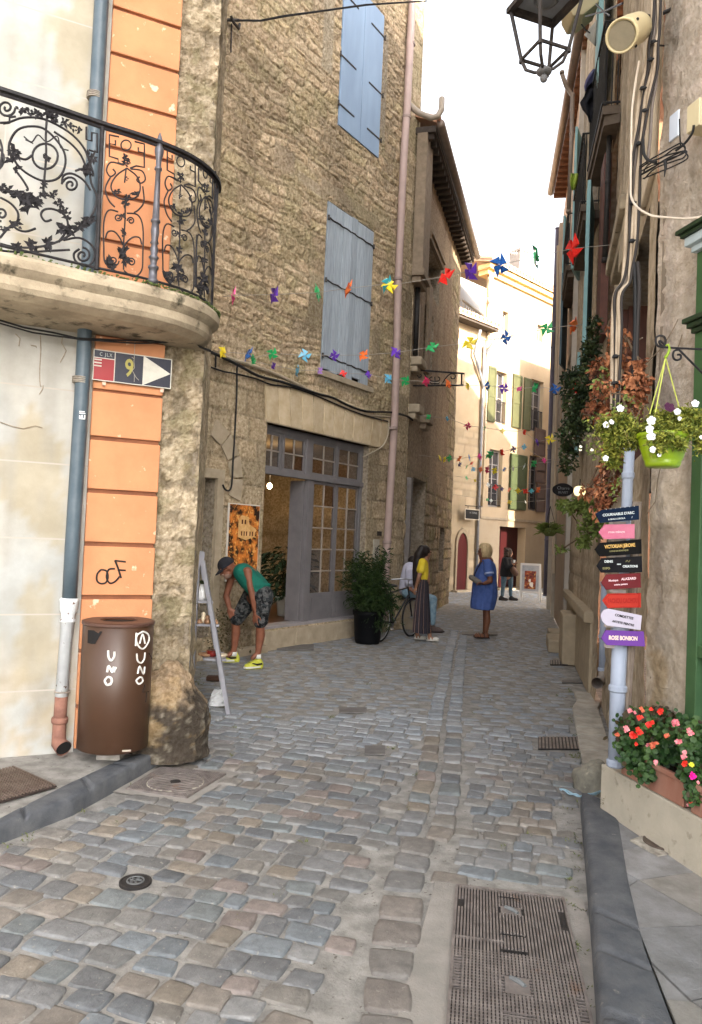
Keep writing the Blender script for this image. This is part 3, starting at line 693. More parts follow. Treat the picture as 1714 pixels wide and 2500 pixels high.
# graffiti on the pilaster (crop 0..600,1300..2100 enlarged 2.655)
b=M()
for P in [[(655,240),(630,270),(628,310),(650,330),(685,325),(700,290),(690,250),(655,240)],[(745,235),(705,240),(690,290),(712,328),(745,318),(775,285)],[(745,180),(765,230),(785,295)],[(745,182),(815,190)],[(762,242),(815,246)]]:
    b.tube([W1.P(x/2.655,1300+y/2.655,.052) for x,y in smooth2(P)],.0068,6)
b.build('graffiti',mat('black_paint',(.015,.013,.013)),cb)
# ------------------------------------------------------------------ rainwater pipe on the cream wall
pl=thing('drainpipe','blue grey rainwater pipe with white iron foot against the cream wall','drainpipe',W1.P(147,1767,.09))
n_=.085; up=[(252,-60),(248,0),(232,310),(217,620),(208,790),(199.6,962),(188,1150),(177,1327),(169.5,1466)]
b=M(); b.tube([W1.P(u,v,n_) for u,v in up],.05,18); b.build('upper_pipe',m_pblue,pl,smooth=True)
P1,P2=W1.P(169.5,1460,n_),W1.P(150,1700,n_); dv=(P1-P2).normalized(); b=M()
L=(P1-P2).length
b.lathe(P2,[(.042,0),(.042,L-.17),(.053,L-.165),(.053,L-.15),(.044,L-.145),(.046,L-.11),(.058,L-.085),(.062,L-.03),(.064,L-.01),(.056,L)],20,dv); b.build('lower_pipe',mat('white_rusty_iron',(.60,.62,.63),(.48,.50,.52),6,.6,.3,50,c3=(.13,.07,.045),c3scale=22,c3lo=.62,c3hi=.66),pl,smooth=True)
P3=W1.P(145,1772,n_); b=M(); b.tube([P2,P3],.043,18); b.lathe(P3+V((0,0,.02)),[(.052,0),(.056,.01),(.056,.03),(.052,.04)],18,dv)
e=[P3+V((0,0,.02)),P3-V((0,0,.06)),P3+W1.N*.03-V((0,0,.11)),P3+W1.N*.09+W1.X*.03-V((0,0,.135))]; b.tube(e,[.045,.046,.05,.056],18,cap=False); b.build('elbow',mat('rust',(.16,.075,.055),(.25,.12,.085),14,.8,.4,60),pl,smooth=True)
b=M(); b.tube([P3+W1.N*.085+W1.X*.028-V((0,0,.132)),P3+W1.N*.088+W1.X*.029-V((0,0,.1335))],.05,18); b.build('mouth',m_black,pl)
for (u,v) in ((232,243),(196,936),(152,1690)):
    c=W1.P(u-(1 if v<300 else 0),v,n_); b=M(); 
    for k in range(4 if v!=1690 else 1): b.lathe(c+V((0,0,.012*k)),[(.052,0),(.056,.002),(.056,.008),(.052,.01)],18)
    b.box(c-W1.N*.09-W1.X*.006,W1.X*.012,W1.N*.04,V((0,0,.03))); b.build('bracket',mat('old_clamp',(.16,.13,.11),(.3,.27,.22),20,.6),pl)
b=M(); sc=W1.P(201,1013,n_+.051); 
for k,(x0,x1,z0,z1) in enumerate([(-.02,.02,-.03,-.022),(-.02,-.012,-.03,-.005),(.012,.02,-.03,.0),(-.005,.003,-.02,0),(-.02,.02,.008,.014),(-.02,.015,.02,.026)]): b.box(sc+W1.X*x0+V((0,0,z0)),W1.X*(x1-x0),W1.N*.0015,V((0,0,z1-z0)))
b.build('sticker',mat('white_sticker',(.7,.7,.68)),pl)
# ------------------------------------------------------------------ the 9 sign
sg=thing('street_sign','rectangular sign with a red field, a yellow number nine and a white arrow pointing right','sign',W1.p(.3,2.74,.06))
s0,s1,z0,z1=.02,.575,2.733,2.955; sn=.062
b=M(); b.fb(W1,s0,s1,z0,z1,sn,sn+.012); b.build('panel',mat('sign_navy',(.008,.010,.024),(.014,.015,.027),30,.4),sg)
m_wht=mat('sign_white',(.50,.48,.42),(.42,.40,.35),20,.5)
b=M()
for a,c,e,g in [(s0,s1,z0,z0+.006),(s0,s1,z1-.006,z1),(s0,s0+.006,z0+.006,z1-.006),(s1-.006,s1,z0+.006,z1-.006),(s0+.145,s0+.151,z0+.006,z1-.006),(s0+.006,s0+.145,z1-.062,z1-.056),(s0+.348,s0+.354,z0+.006,z1-.006)]: b.fb(W1,a,c,e,g,sn+.0115,sn+.016)
b.build('frame',m_wht,sg)
b=M(); b.fb(W1,s0+.006,s0+.145,z0+.006,z1-.062,sn+.011,sn+.0138); b.build('red_field',mat('sign_red',(.24,.008,.012),rough=.4),sg)
b=M()
for k in range(3): b.fb(W1,s0+.008,s0+.058,z1-.078-.022*k,z1-.069-.022*k,sn+.0138,sn+.0155)
b.build('stripes',m_wht,sg)
b=M(); b.prism([W1.p(s0+.354,z0+.006,sn+.0135),W1.p(s0+.354,z1-.006,sn+.0135),W1.p(s1-.008,(z0+z1)/2,sn+.0135)][::-1],W1.N*.003); b.build('arrow',m_wht,sg)
text('number','9',W1.p(s0+.25,(z0+z1)/2,sn+.0125),W1.X,V((0,0,1)),.175,mat('sign_yellow',(.30,.27,.08)),sg,.003,sx=.72,bold=.004)
text('lettering','C JLX',W1.p(s0+.085,z1-.032,sn+.0125),W1.X,V((0,0,1)),.036,mat('sign_grey',(.35,.38,.36)),sg,.002,sx=.8,spacing=1.3)
b=M()
for s_ in (.09,.5): b.fb(W1,s_,s_+.025,z0-.03,z0,sn-.005,sn+.006)
b.build('bracket',mat('bracket_pink',(.6,.4,.3)),sg)
# dry tendrils on the wall and in front of the sign
b=M()
for P in [[(262,50),(265,140),(262,200),(258,260),(258,340),(262,380),(280,375),(275,400),(255,432)],[(405,60),(400,100),(430,150),(410,190),(390,225)],[(0,612),(80,640),(150,655),(230,635),(275,650)],[(100,40),(130,70),(122,120)],[(200,115),(235,120),(235,130)]]: b.tube([W1.P(x/2.655,800+y/2.655,.006) for x,y in P],.003,5)
b.build('dry_tendril',mat('dry_stem',(.20,.15,.10),(.3,.24,.18),30,.9),label='thin dry creeper stems clinging to the cream wall below the balcony',cat='creeper')
b=M(); b.tube([W1.P(x/7.586+215,840+y/7.586,.095) for x,y in [(870,-60),(862,120),(858,240),(850,330),(862,440),(820,490),(858,560),(855,700)]],.002,5); b.tube([W1.P(x/7.586+215,840+y/7.586,.095) for x,y in [(858,560),(890,620),(940,670)]],.002,5)
b.tube([W1.P(x/7.586+215,840+y/7.586,.095) for x,y in [(855,270),(810,245)]],.002,5)
b.build('dry_twig',mat('grey_twig',(.3,.28,.24)),label='grey twig hanging down in front of the number nine sign',cat='twig')
# cables under the balcony
b=M(); b.tube([W1.P(u,v,n) for u,v,n in [(-40,770,.12),(60,800,.12),(130,812,.12),(190,826,.14),(300,831,.1),(400,833,.08),(470,840,.06),(520,860,.06)]],.007,6); b.tube([W1.P(u,v,n) for u,v,n in [(-40,778,.13),(80,812,.13),(200,829,.14),(330,838,.1),(360,838,.1),(450,832,.08),(515,856,.07)]],.006,6)
b.build('cable',m_cable,label='pair of black cables strung under the stone balcony',cat='cable')
# ------------------------------------------------------------------ guard stone at the corner
gc=W1.p(.66,0,.06); gb=M(); rows=46; seg=80; vs=[];cs=[]
for i in range(rows+1):
    tt=i/rows; z=.04+.69*tt; r_=.335*(1-tt**2.2*.84)*(1-.06*math.sin(tt*9)) 
    for j in range(seg):
        a=2*math.pi*j/seg; q=V((math.cos(a)*r_*1.0,math.sin(a)*r_*.85,z)); n=fbm(q.x*5+3,q.y*5,q.z*5,5); k=fbm(q.x*16,q.y*16,q.z*16,4)
        q+=V((math.cos(a),math.sin(a),0))*(.035*n+.012*k+.006*fbm(q.x*40,q.y*40,q.z*40,3))*(1 if tt<.95 else .4); q.z+=.03*n*tt
        vs.append(gc+q+V((.10*(1-tt)*0+.02*tt,.0,0)));d=sm(.56,.36,z+.22*n+.08*k); c=lerp3((.44,.325,.215),(.045,.038,.032),d*.93); c=lerp3(c,(.34,.31,.25),sm(.2,.34,k+.2*n)*.5*(1 if z<.45 else .3)); c=lerp3(c,(.40,.27,.12),sm(.05,.3,n)*.4); cs.append(c)
for i in range(rows):
    for j in range(seg):
        f=(i*seg+j,i*seg+(j+1)%seg,(i+1)*seg+(j+1)%seg,(i+1)*seg+j); gb.f.append(list(f)); gb.mi.append(0); gb.col.append([cs[q] for q in f]); gb.uv.append(None)
gb.v=vs; gb.f.append([rows*seg+j for j in range(seg)]); gb.mi.append(0); gb.col.append([cs[rows*seg+j] for j in range(seg)]); gb.uv.append(None)
gb.build('guard_stone',m_rough,smooth=True,label='large rounded guard stone at the house corner, tan above and black with dirt below',cat='guard stone')
# ------------------------------------------------------------------ litter bin
bc=V((at(281,1700,5.20).x,5.20,.1)); BR=.238; bn=thing('litter_bin','brown metal litter bin with white painted letters and a round open lid','litter bin',bc)
z0,z1=.17,1.02
b=M(); b.lathe(bc*1,[(BR-.02,z0-.1),(BR,z0-.09),(BR,z1-.1),(BR-.006,z1-.098)],48); b.build('body',mat('brown_paint',(.048,.022,.011),(.062,.030,.016),3,.42,.05,60,spec=.5,c3=(.075,.04,.025),c3scale=1.5),bn,smooth=False)
for o_ in bn.children:
    for p in o_.data.polygons: p.use_smooth=abs(p.normal.z)<.5
b=M(); b.lathe(bc+V((0,0,z1-.1)),[(BR+.004,.0),(BR+.008,.004),(BR+.008,.02),(BR-.01,.026),(.13,.028),(.12,.022)],48,cap=False); b.build('lid',mat('brown_lid',(.06,.03,.02),(.08,.04,.03),6,.45),bn)
b=M(); b.lathe(bc+V((0,0,z1-.1)),[(.121,.012),(.119,.014)],32); b.build('opening',m_black,bn)
b=M(); b.cb(bc+V((0,-.01,-.0)),.16,.16,.075); b.build('foot',mat('bin_foot',(.3,.28,.25),(.2,.18,.16),20,.8),bn)
def cyl(x,y,r_=BR+.0015,z=None):
    u,v=x/2.655,1300+y/2.655; d=ray(u,v); o=CAM-bc; A=d.x**2+d.y**2; B_=2*(o.x*d.x+o.y*d.y); C_=o.x**2+o.y**2-r_*r_; D_=B_*B_-4*A*C_
    if D_<0: D_=0
    tt=(-B_-math.sqrt(D_))/(2*A); return CAM+d*tt
b=M(); ps=[cyl(x,y,BR+.002) for x,y in [(570,632),(600,634),(664,642),(640,682),(618,722),(592,722),(567,716)]]; b.add(ps,[tuple(range(len(ps)))]); b.build('side_slot',m_black,bn)
b=M()
for P in [[(702,765),(705,810),(722,830),(740,805),(742,772)],[(695,905),(705,865),(728,905),(738,870)],[(738,905),(752,872)],[(700,935),(680,960),(695,988),(722,975),(722,945),(700,935)],[(712,975),(716,990)]]: b.tube([cyl(x,y) for x,y in smooth2(P,5)],.0078,6)
for P in [[(887,785),(892,830),(915,845),(935,820),(940,778)],[(893,915),(905,868),(930,915),(938,870)],[(905,938),(884,960),(900,982),(925,965),(920,942),(905,938)],[(920,645),(890,665),(884,700),(905,745),(935,750),(965,700),(960,660),(930,643),(915,648)],[(905,720),(925,660),(940,720)],[(885,650),(880,735)]]: b.tube([cyl(x,y) for x,y in smooth2(P,5)],.0062,6)
b.build('painted_letters',mat('white_paint',(.75,.74,.70),(.5,.48,.44),40,.6),bn)
b=M()
for P in [[(940,985),(925,1035),(965,1032)],[(950,1035),(945,1100)],[(965,780),(985,820)]]: b.tube([cyl(x,y) for x,y in P],.003,5)
b.build('faint_marks',mat('black_paint',(.015,.013,.013)),bn)
b=M(); ps=[cyl(x,y,BR+.003) for x,y in [(792,1410),(848,1408),(848,1420),(792,1422)]]; b.add(ps,[(0,1,2,3)]); b.build('plate',mat('small_plate',(.4,.34,.28)),bn)
# ================================================================== rubble shop building
sb=thing('shop_building','tall rubble stone house with blue shutters above a glazed shop door','building',(-1.24,10.56,0))
PALR=[(.62,.485,.335),(.66,.51,.35),(.57,.44,.305),(.64,.505,.33),(.69,.55,.39),(.53,.42,.29),(.67,.53,.375),(.60,.49,.32)]
S_up=Stones(21,(.06,.21),(.12,.60),PALR,(.42,.335,.23),.014,.036,.13,.020,10.)
S_lo=Stones(22,(.24,.36),(.34,.62),[(.55,.44,.305),(.59,.48,.34),(.50,.41,.285)],(.38,.31,.215),.010,.03,.02,.008,9.)
big_blocks=[(.86,1.18,8.95,10.6,(.47,.40,.30)),(2.62,2.80,8.6,10.6,(.45,.38,.29)),(-.15,.35,6.95,7.35,(.50,.40,.29)),(.42,1.15,6.95,7.15,(.50,.41,.30)),(.80,1.17,4.9,5.75,(.47,.39,.27)),(2.62,2.95,4.6,5.4,(.44,.36,.25)),(1.0,2.75,7.06,7.3,(.47,.38,.27)),(1.15,2.6,4.06,4.26,(.38,.31,.22))]
def shop_fn(s,z):
    u_=S_up(s,z); l_=S_lo(s,z); k=sm(3.75,4.05,z+.12*noise.noise(V((s*2,z,1))))
    if s>3.55: k=min(k,1-sm(3.55,3.7,s))
    d=u_[0]*k+l_[0]*(1-k); c=lerp3(l_[1],u_[1],k)
    for a,b_,e,g,cc in big_blocks:
        if a<s<b_ and e<z<g:
            q=sm(0,.03,min(s-a,b_-s,z-e,g-z)); d=d*(1-q)+q*(.012+.004*fbm(s*9,z*9,4)); c=lerp3(c,cc,q)
    n=fbm(s*.9,z*.7,31,5); c=lerp3(c,tuple(q*.62 for q in c),sm(.05,.4,n)*.7); c=lerp3(c,(.33,.31,.16),sm(.12,.42,fbm(s*1.1,z*.9,77,6))*.30)
    return d,c
HOLES=[(-1.5,-.99,.3,2.37,.35),(0.,2.71,.3,3.27,.22),(1.2,2.58,4.29,7.0,.14),(1.38,2.6,8.3,10.85,.14)]
b=M(); wall(W2,-1.5,4.0,0,11.9,HOLES,.030,shop_fn,b=b,n0=-.012); wall(W2,-3.2,-1.5,0,11.9,[],.2,shop_fn,b=b); 
b.fb(W2,-3.2,4.0,11.9,13.2,-.3,.0); b.build('wall',m_stone,sb,smooth=False)
b=M(); E2=W2.p(4.,0,.012); Fe=Fr(tuple(E2[:2]),tuple((E2-W2.N*6)[:2])); wall(Fe,0,6,0,13.2,[],.14,lambda s,z:S_lo(s,z),b=b); b.build('end_wall',m_stone,sb)
b=M(); b.prism([W2.p(-3.2,13.2,.3),W2.p(4.3,13.2,.3),W2.p(4.3,14.8,-4),W2.p(-3.2,14.8,-4)],V((0,0,.12))); b.build('roof',mat('roof_tile',(.35,.17,.10)),sb)
# flat arch over the shop
L=R; b=M(); lin=thing; 
for k in range(12):
    a=-.06+k*(3.30/12); sk_=(k-5.5)*.016
    for zz in (0,):
        w_=3.30/12-.008; z0=3.285;z1=3.93-.10*sm(1,3.3,a) 
        b.add([W2.p(a-sk_*0+.004,z0,.0),W2.p(a+w_,z0,.0),W2.p(a+w_+sk_,z1,.0),W2.p(a+.004+sk_,z1,.0),W2.p(a+.004,z0,.03),W2.p(a+w_,z0,.03),W2.p(a+w_+sk_,z1,.03),W2.p(a+.004+sk_,z1,.03)],[(0,3,2,1),(4,5,6,7),(0,1,5,4),(1,2,6,5),(2,3,7,6),(3,0,4,7)],col=shade((.58,.475,.33),.88,1.08))
b.fb(W2,-.06,3.26,3.27,3.34,-.2,.026,col=(.44,.36,.26))
b.build('lintel',mat('voussoir',(1,1,1),(.82,.78,.70),6,.9,.5,50,attr=True),sb,bevel=.006)
b=M(); b.tube([W2.p(s,4.0-.0*s-.22*sm(-.3,2.2,s)+.1*sm(2.4,3.6,s),.03) for s in [i*.2-1.0 for i in range(24)]],.025,6); b.build('string_course',m_ash,sb)
# half arch and jamb beside the blind niche
b=M(); b.fb(W2,-.985,-.86,.3,2.45,-.02,.03); b.fb(W2,-1.5,-.86,2.38,2.5,-.02,.035)
for k in range(4):
    a0=rad(70-22*k); c=(-1.35,2.35); r0,r1=.62,.86
    q=[(c[0]+r_*math.cos(a),c[1]+r_*math.sin(a)) for r_,a in ((r0,a0),(r1,a0),(r1,a0-rad(20)),(r0,a0-rad(20)))]
    b.prism([W2.p(x,z,.0) for x,z in q],W2.N*.022)
b.build('niche_surround',m_ash,sb)
b=M(); b.fb(W2,-1.5,-.99,.3,2.37,-.36,-.33); b.build('niche_panel',mat('grey_panel',(.11,.10,.09),(.15,.14,.125),3,.9),sb)
# shutters
m_shu=mat('blue_shutter',(.24,.335,.47),(.20,.28,.40),3,.55,.06,40,stretch=(1,1,.2)); m_hinge=mat('hinge_black',(.02,.018,.018),(.05,.04,.035),20,.6)
def strap(b,s0,s1,z,n,dz=0,h=.022):
    b.fb(W2,s0,s1,z,z+h,n,n+.010)
for (s0,s1,hs) in ((1.39,2.0,'l'),(2.008,2.6,'r')):
    b=M(); b.fb(W2,s0,s1,8.3,10.83,-.03,.012); lf=b.build('shutter',m_shu,sb,bevel=.004)
    for zz in (8.62,9.42,10.45):
        b=M(); 
        if hs=='l': strap(b,1.34,1.80,zz,.012); b.tube([W2.p(1.345,zz-.03,.02),W2.p(1.345,zz+.055,.02)],.014,6)
        else: strap(b,2.2,2.65,zz,.012); b.tube([W2.p(2.645,zz-.03,.02),W2.p(2.645,zz+.055,.02)],.014,6)
        b.build('strap_hinge',m_hinge,lf)
m_shw=mat('weathered_blue',(1,1,1),(.70,.70,.71),9,.85,.5,26,attr=True,stretch=(6,6,.35),c3=(.16,.13,.11),c3scale=13,c3lo=.66,c3hi=.72)
pk=[]; x=1.215
for wdt in (.22,.21,.25,.17,.24,.26): pk.append((x,x+wdt)); x+=wdt
hf=pk[:3],pk[3:]
for grp in hf:
    b=M()
    for a,c in grp: 
        t0=7.0-R.uniform(0,.03); z0=4.31+R.uniform(-.05,.06); b.fb(W2,a+.006,c-.004,z0,t0,-.035,.0+R.uniform(0,.008),col=shade((.40,.46,.52),.85,1.1))
    lf=b.build('shutter',m_shw,sb)
for zz in (4.52,5.72,6.72):
    for half in (0,1):
        b=M(); a,c=(1.2,1.87) if half==0 else (1.9,2.585)
        P=[W2.p(a+(c-a)*i/10,zz+.008*math.sin(i*1.7+zz),.012) for i in range(11)]; b.tube(P,.011,6); b.cb(W2.p(a+.02 if half==0 else c-.02,zz-.035,.012),.035,.035,.07)
        for i in range(1,10,2): b.ell(P[i]+W2.N*.008,.010,.010,.010,6,4)
        b.build('iron_strap',m_hinge,sb)
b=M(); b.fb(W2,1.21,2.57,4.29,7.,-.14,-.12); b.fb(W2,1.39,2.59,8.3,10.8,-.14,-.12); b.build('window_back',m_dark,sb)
b=M(); b.fb(W2,1.05,2.72,4.19,4.285,-.1,.035); b.build('window_sill',m_ash,sb,bevel=.01)
# ---- shop room
m_room=mat('room_wall',(.42,.33,.22),(.38,.30,.20),.4,.9); m_wood=mat('wood_floor',(.10,.042,.018),(.07,.03,.012),5,.35,stretch=(1,6,1))
IN=-.21
b=M(); b.fb(W2,-.6,4.3,.28,.31,-4.2,IN); b.build('shop_floor',m_wood,sb)
b=M(); b.fb(W2,-.6,4.3,3.3,3.4,-4.2,IN); b.fb(W2,-.62,-.55,.31,3.3,-4.2,IN-.02); b.fb(W2,4.25,4.3,.31,3.3,-4.2,IN-.02); b.fb(W2,-.6,4.3,.31,3.3,-4.3,-4.2); b.fb(W2,.72,.86,.31,3.3,-4.2,-2.9)
b.build('shop_room',m_room,sb)
pl2=bpy.data.lights.new('shop_lamp','POINT'); pl2.energy=9.5; pl2.color=(1,.72,.40); pl2.shadow_soft_size=.12; po=bpy.data.objects.new('shop_lamp',pl2); COL.objects.link(po); po.location=W2.p(2.1,2.75,-1.7)
lp=thing('ceiling_lamp','small glowing bulb hanging inside the shop behind the panes','lamp',W2.p(2.1,2.55,-1.7)); b=M(); b.ell(W2.p(2.1,2.53,-1.7),.045,.045,.055); b.build('bulb',mat('bulb',(1,.85,.6),emit=(1,.75,.42),estr=6),lp); b=M(); b.tube([W2.p(2.1,2.58,-1.7),W2.p(2.1,3.3,-1.7)],.006,6); b.build('cord',m_cable,lp)
# ---- timber shopfront
m_fr=mat('lilac_grey_paint',(.165,.155,.16),(.135,.128,.132),5,.55,.08,40); m_bar=mat('glazing_bar',(.30,.26,.22),(.26,.225,.19),8,.6)
fr=thing('x','','x'); bpy.data.objects.remove(fr)
n0,n1=-.19,-.12
b=M(); b.fb(W2,.0,2.71,3.18,3.27,n0,n1); b.fb(W2,.0,2.71,2.55,2.63,n0,n1+.03); b.fb(W2,0,.06,.33,3.18,n0,n1); b.fb(W2,2.65,2.71,.33,3.18,n0,n1); b.fb(W2,1.09,1.24,2.63,3.18,n0,n1+.01)
b.build('shopfront_frame',m_fr,sb,bevel=.006)
b=M(); b.fb(W2,.0,2.75,.29,.335,-.3,-.02); b.build('threshold',mat('threshold',(.30,.28,.29),(.24,.22,.22),6,.5),sb)
def pane_unit(name,s0,s1,z0,z1,nc,nr,n_,fw=.045,bot=0.):
    b=M(); b.fb(W2,s0,s0+fw,z0,z1,n_-.04,n_); b.fb(W2,s1-fw,s1,z0,z1,n_-.04,n_); b.fb(W2,s0+fw,s1-fw,z0,z0+(bot or fw),n_-.04,n_); b.fb(W2,s0+fw,s1-fw,z1-fw,z1,n_-.04,n_)
    o=b.build(name,m_fr,sb,bevel=.003)
    if bot:
        b=M(); b.fb(W2,s0+fw+.05,s1-fw-.05,z0+.08,z0+bot-.08,n_,n_+.008); b.build('bottom_panel',m_fr,o,bevel=.003)
    zz=z0+(bot or fw); b=M()
    for i in range(1,nc): x=s0+fw+(s1-s0-2*fw)*i/nc; b.fb(W2,x-.012,x+.012,zz,z1-fw,n_-.03,n_-.004)
    for j in range(1,nr): y_=zz+(z1-fw-zz)*j/nr; b.fb(W2,s0+fw,s1-fw,y_-.011,y_+.011,n_-.032,n_-.006)
    b.build('glazing_bars',m_bar,o)
    gm=[mat('pane_a',(.02,.018,.02),rough=.04,alpha=.32,spec=.6),mat('pane_b',(.07,.065,.065),rough=.25,alpha=.8,spec=.8),mat('pane_c',(.04,.015,.010),rough=.12,alpha=.75,spec=.8)]
    for i in range(nc):
        for j in range(nr):
            b=M(); x0=s0+fw+(s1-s0-2*fw)*i/nc; x1=s0+fw+(s1-s0-2*fw)*(i+1)/nc; y0=zz+(z1-fw-zz)*j/nr; y1=zz+(z1-fw-zz)*(j+1)/nr
            b.quad(W2.p(x0,y0,n_-.02),W2.p(x1,y0,n_-.02),W2.p(x1,y1,n_-.02),W2.p(x0,y1,n_-.02)); b.build('pane',gm[0] if (bot and R.random()<.7) else gm[R.choice([1,2,1])],o)
for a,c in ((.06,.5),(.53,1.09),(1.24,1.93),(1.96,2.65)): pane_unit('fanlight',a,c,2.63,3.18,2,2,-.14)
pane_unit('glazed_door',1.30,1.965,.335,2.55,2,5,-.14,.05,.43); pane_unit('glazed_door',1.975,2.65,.335,2.55,2,5,-.14,.05,.43)
b=M(); b.fb(W2,1.16,1.30,.335,2.55,-.19,-.11); b.fb(W2,1.09,1.14,.335,2.53,-.42,-.16); b.build('open_door_leaf',m_fr,sb,bevel=.005)
# ---- stone step
b=M(); x=.12
def step_fn(s,z): return STEP(s,z)
STEP=Stones(5,(.28,.3),(.45,.9),[(.40,.34,.25),(.36,.31,.23),(.42,.36,.28)],(.2,.17,.13),.006,.02,.006,.01)
for w_ in (.72,.85,.9,.95):
    b.fb(W2,x+.004,x+w_-.004,-.05,.27+R.uniform(-.006,.004),-.2,.30+R.uniform(-.008,.008)) if False else b.fb(W2,x+.004,x+w_-.004,-.05,.275,-.2,.02+R.uniform(0,.012)); x+=w_
b.fb(W2,-.5,.11,-.05,.10,-.02,.10)
b.build('stone_step',m_ash,sb,bevel=.015)
# potted plant standing inside the doorway
pi=thing('indoor_plant','large dark leafed plant standing inside the open shop doorway','plant',W2.p(W2.uv(700,1400,-.95)[0],.32,-.95)); c=W2.p(W2.uv(700,1400,-.95)[0],.31,-.95)
b=M(); b.lathe(c,[(.13,0),(.17,.3),(.18,.32),(.15,.31)],20); b.build('pot',mat('white_pot',(.5,.48,.42)),pi,smooth=True)
b=M()
for k in range(16): a=k*.9; b.tube([c+V((0,0,.3)),c+V((math.cos(a)*.12,math.sin(a)*.12,.65)),c+V((math.cos(a)*.38,math.sin(a)*.38,.75+.35*((k*7)%5)/5))],[.012,.008,.004],5)
b.build('stems',mat('plant_stem',(.05,.06,.02)),pi)
b=M()
for k in range(420):
    a=R.uniform(0,6.28); r_=R.uniform(.05,.44); z=R.uniform(.35,1.2)-r_*.35; p=c+V((math.cos(a)*r_,math.sin(a)*r_,z)); b.leaf(p,V((math.cos(a),math.sin(a),R.uniform(-.8,.2))),(0,0,1),R.uniform(.12,.22),R.uniform(.05,.09),.5)
b.build('foliage',mat('dark_leaf',(.008,.02,.008),(.02,.04,.015),10,.6),pi)
# picture on the inner wall and easel bar
pc=thing('framed_picture','narrow framed picture on the wall inside the shop','picture',W2.p(.9,1.7,-2.8)); b=M(); b.fb(W2,.87,1.18,1.35,2.1,-2.86,-2.83); b.build('canvas',mat('canvas_warm',(.25,.1,.03),(.5,.3,.12),7),pc); b=M()
for a,c_,e,g in ((.85,1.2,1.32,1.35),(.85,1.2,2.1,2.13),(.85,.87,1.35,2.1),(1.18,1.2,1.35,2.1)): b.fb(W2,a,c_,e,g,-2.87,-2.81)
b.build('frame',mat('dark_wood',(.05,.025,.015)),pc)
ea=thing('easel','tall thin dark easel standing inside the shop','easel',W2.p(.95,.31,-1.9)); b=M(); b.tube([W2.p(.8,.31,-1.8),W2.p(.98,2.0,-1.95)],.018,6); b.tube([W2.p(1.15,.31,-1.8),W2.p(.98,2.0,-1.95)],.018,6); b.tube([W2.p(.98,.31,-2.3),W2.p(.98,1.9,-1.97)],.018,6); b.tube([W2.p(.84,.9,-1.8),W2.p(1.12,.9,-1.8)],.018,6); b.build('legs',mat('dark_wood',(.05,.025,.015)),ea)
# ---- orange painting leaning outside
pt=thing('painting','tall orange and black painting of a pale house on the wall by the doorway','painting',W2.p(-.43,1.2,.03))
b=M(); b.fb(W2,-.75,-.12,1.02,2.075,.005,.03); b.build('board',mat('board_white',(.6,.56,.5)),pt)
b=M(); b.fb(W2,-.735,-.135,1.035,2.06,.028,.036); cv=b.build('canvas',mat('fiery_canvas',(.62,.20,.035),(.02,.010,.006),9,.6,.3,30,c3=(.75,.38,.10),c3scale=15,c3lo=.56,c3hi=.62,lo=.42,hi=.58),pt)
b=M(); b.prism([W2.p(x,z,.036) for x,z in [(-.56,1.62),(-.40,1.58),(-.22,1.63),(-.20,1.74),(-.34,1.80),(-.36,1.90),(-.50,1.92),(-.56,1.86)]],W2.N*.002); b.build('painted_house',mat('paint_cream',(.72,.45,.20),(.55,.30,.10),14,.6),pt)
b=M()
for x in (-.5,-.45,-.40,-.33,-.28): b.fb(W2,x,x+.02,1.64,1.70,.038,.040); 
for x in (-.5,-.44): b.fb(W2,x,x+.03,1.80,1.86,.038,.040)
b.build('painted_windows',mat('paint_brown',(.12,.04,.015)),pt)
# letter box / board by the door
lb=thing('notice_board','small pale notice board hanging on the stone jamb right of the shop door','notice board',W2.p(3.0,1.45,.02)); b=M(); b.fb(W2,2.93,3.12,1.22,1.66,.012,.03); b.build('board',mat('notice_cream',(.42,.39,.32),(.35,.32,.26),20),lb,bevel=.004); b=M(); b.fb(W2,2.98,3.07,1.32,1.52,.03,.033); b.build('notice',mat('notice_dark',(.06,.05,.05),(.4,.36,.3),40,lo=.48,hi=.52),lb)
b=M(); b.fb(W2,3.05,3.18,1.72,1.8,.012,.03); b.build('name_plate',m_hinge,label='small dark plate on the stone jamb above the notice board',cat='plate')
# ---- cables on the shop wall
def z6(x,y): return 450+x/2.655,850+y/2.655
b=M(); b.tube([W2.P(*z6(x,y),.06) for x,y in smooth2([(120,10),(155,20),(250,60),(350,110),(480,180),(620,215),(700,240),(800,275),(880,300),(960,320),(1060,370),(1180,410),(1330,415),(1440,440),(1480,468)],3)],.020,6)
b.tube([W2.P(*z6(x,y),.05) for x,y in smooth2([(150,115),(250,150),(330,165),(470,200),(560,235),(700,255),(860,310),(1000,370),(1150,430),(1320,475)],3)],.012,6); b.tube([W2.P(*z6(x,y),.05) for x,y in [(205,30),(203,125)]],.012,6)
b.build('cable',m_cable,label='thick black cables sagging along the rubble wall above the shop lintel',cat='cable')
b=M(); b.tube([W2.P(*z6(x,y),.05) for x,y in smooth2([(355,105),(342,130),(340,300),(325,600),(318,700),(308,880),(290,922),(265,915),(250,885)],4)],.012,6); b.build('cable',m_cable,label='black cable dropping straight down the shop wall to a hooked end',cat='cable')
b=M(); b.tube([W2.P(*z6(x,y),.06) for x,y in smooth2([(1325,475),(1320,560),(1290,630),(1230,670),(1160,705)],4)],.014,6); b.build('cable',mat('pale_cable',(.35,.30,.22)),label='pale cable curving off the pink pipe to the shop frame corner',cat='cable')
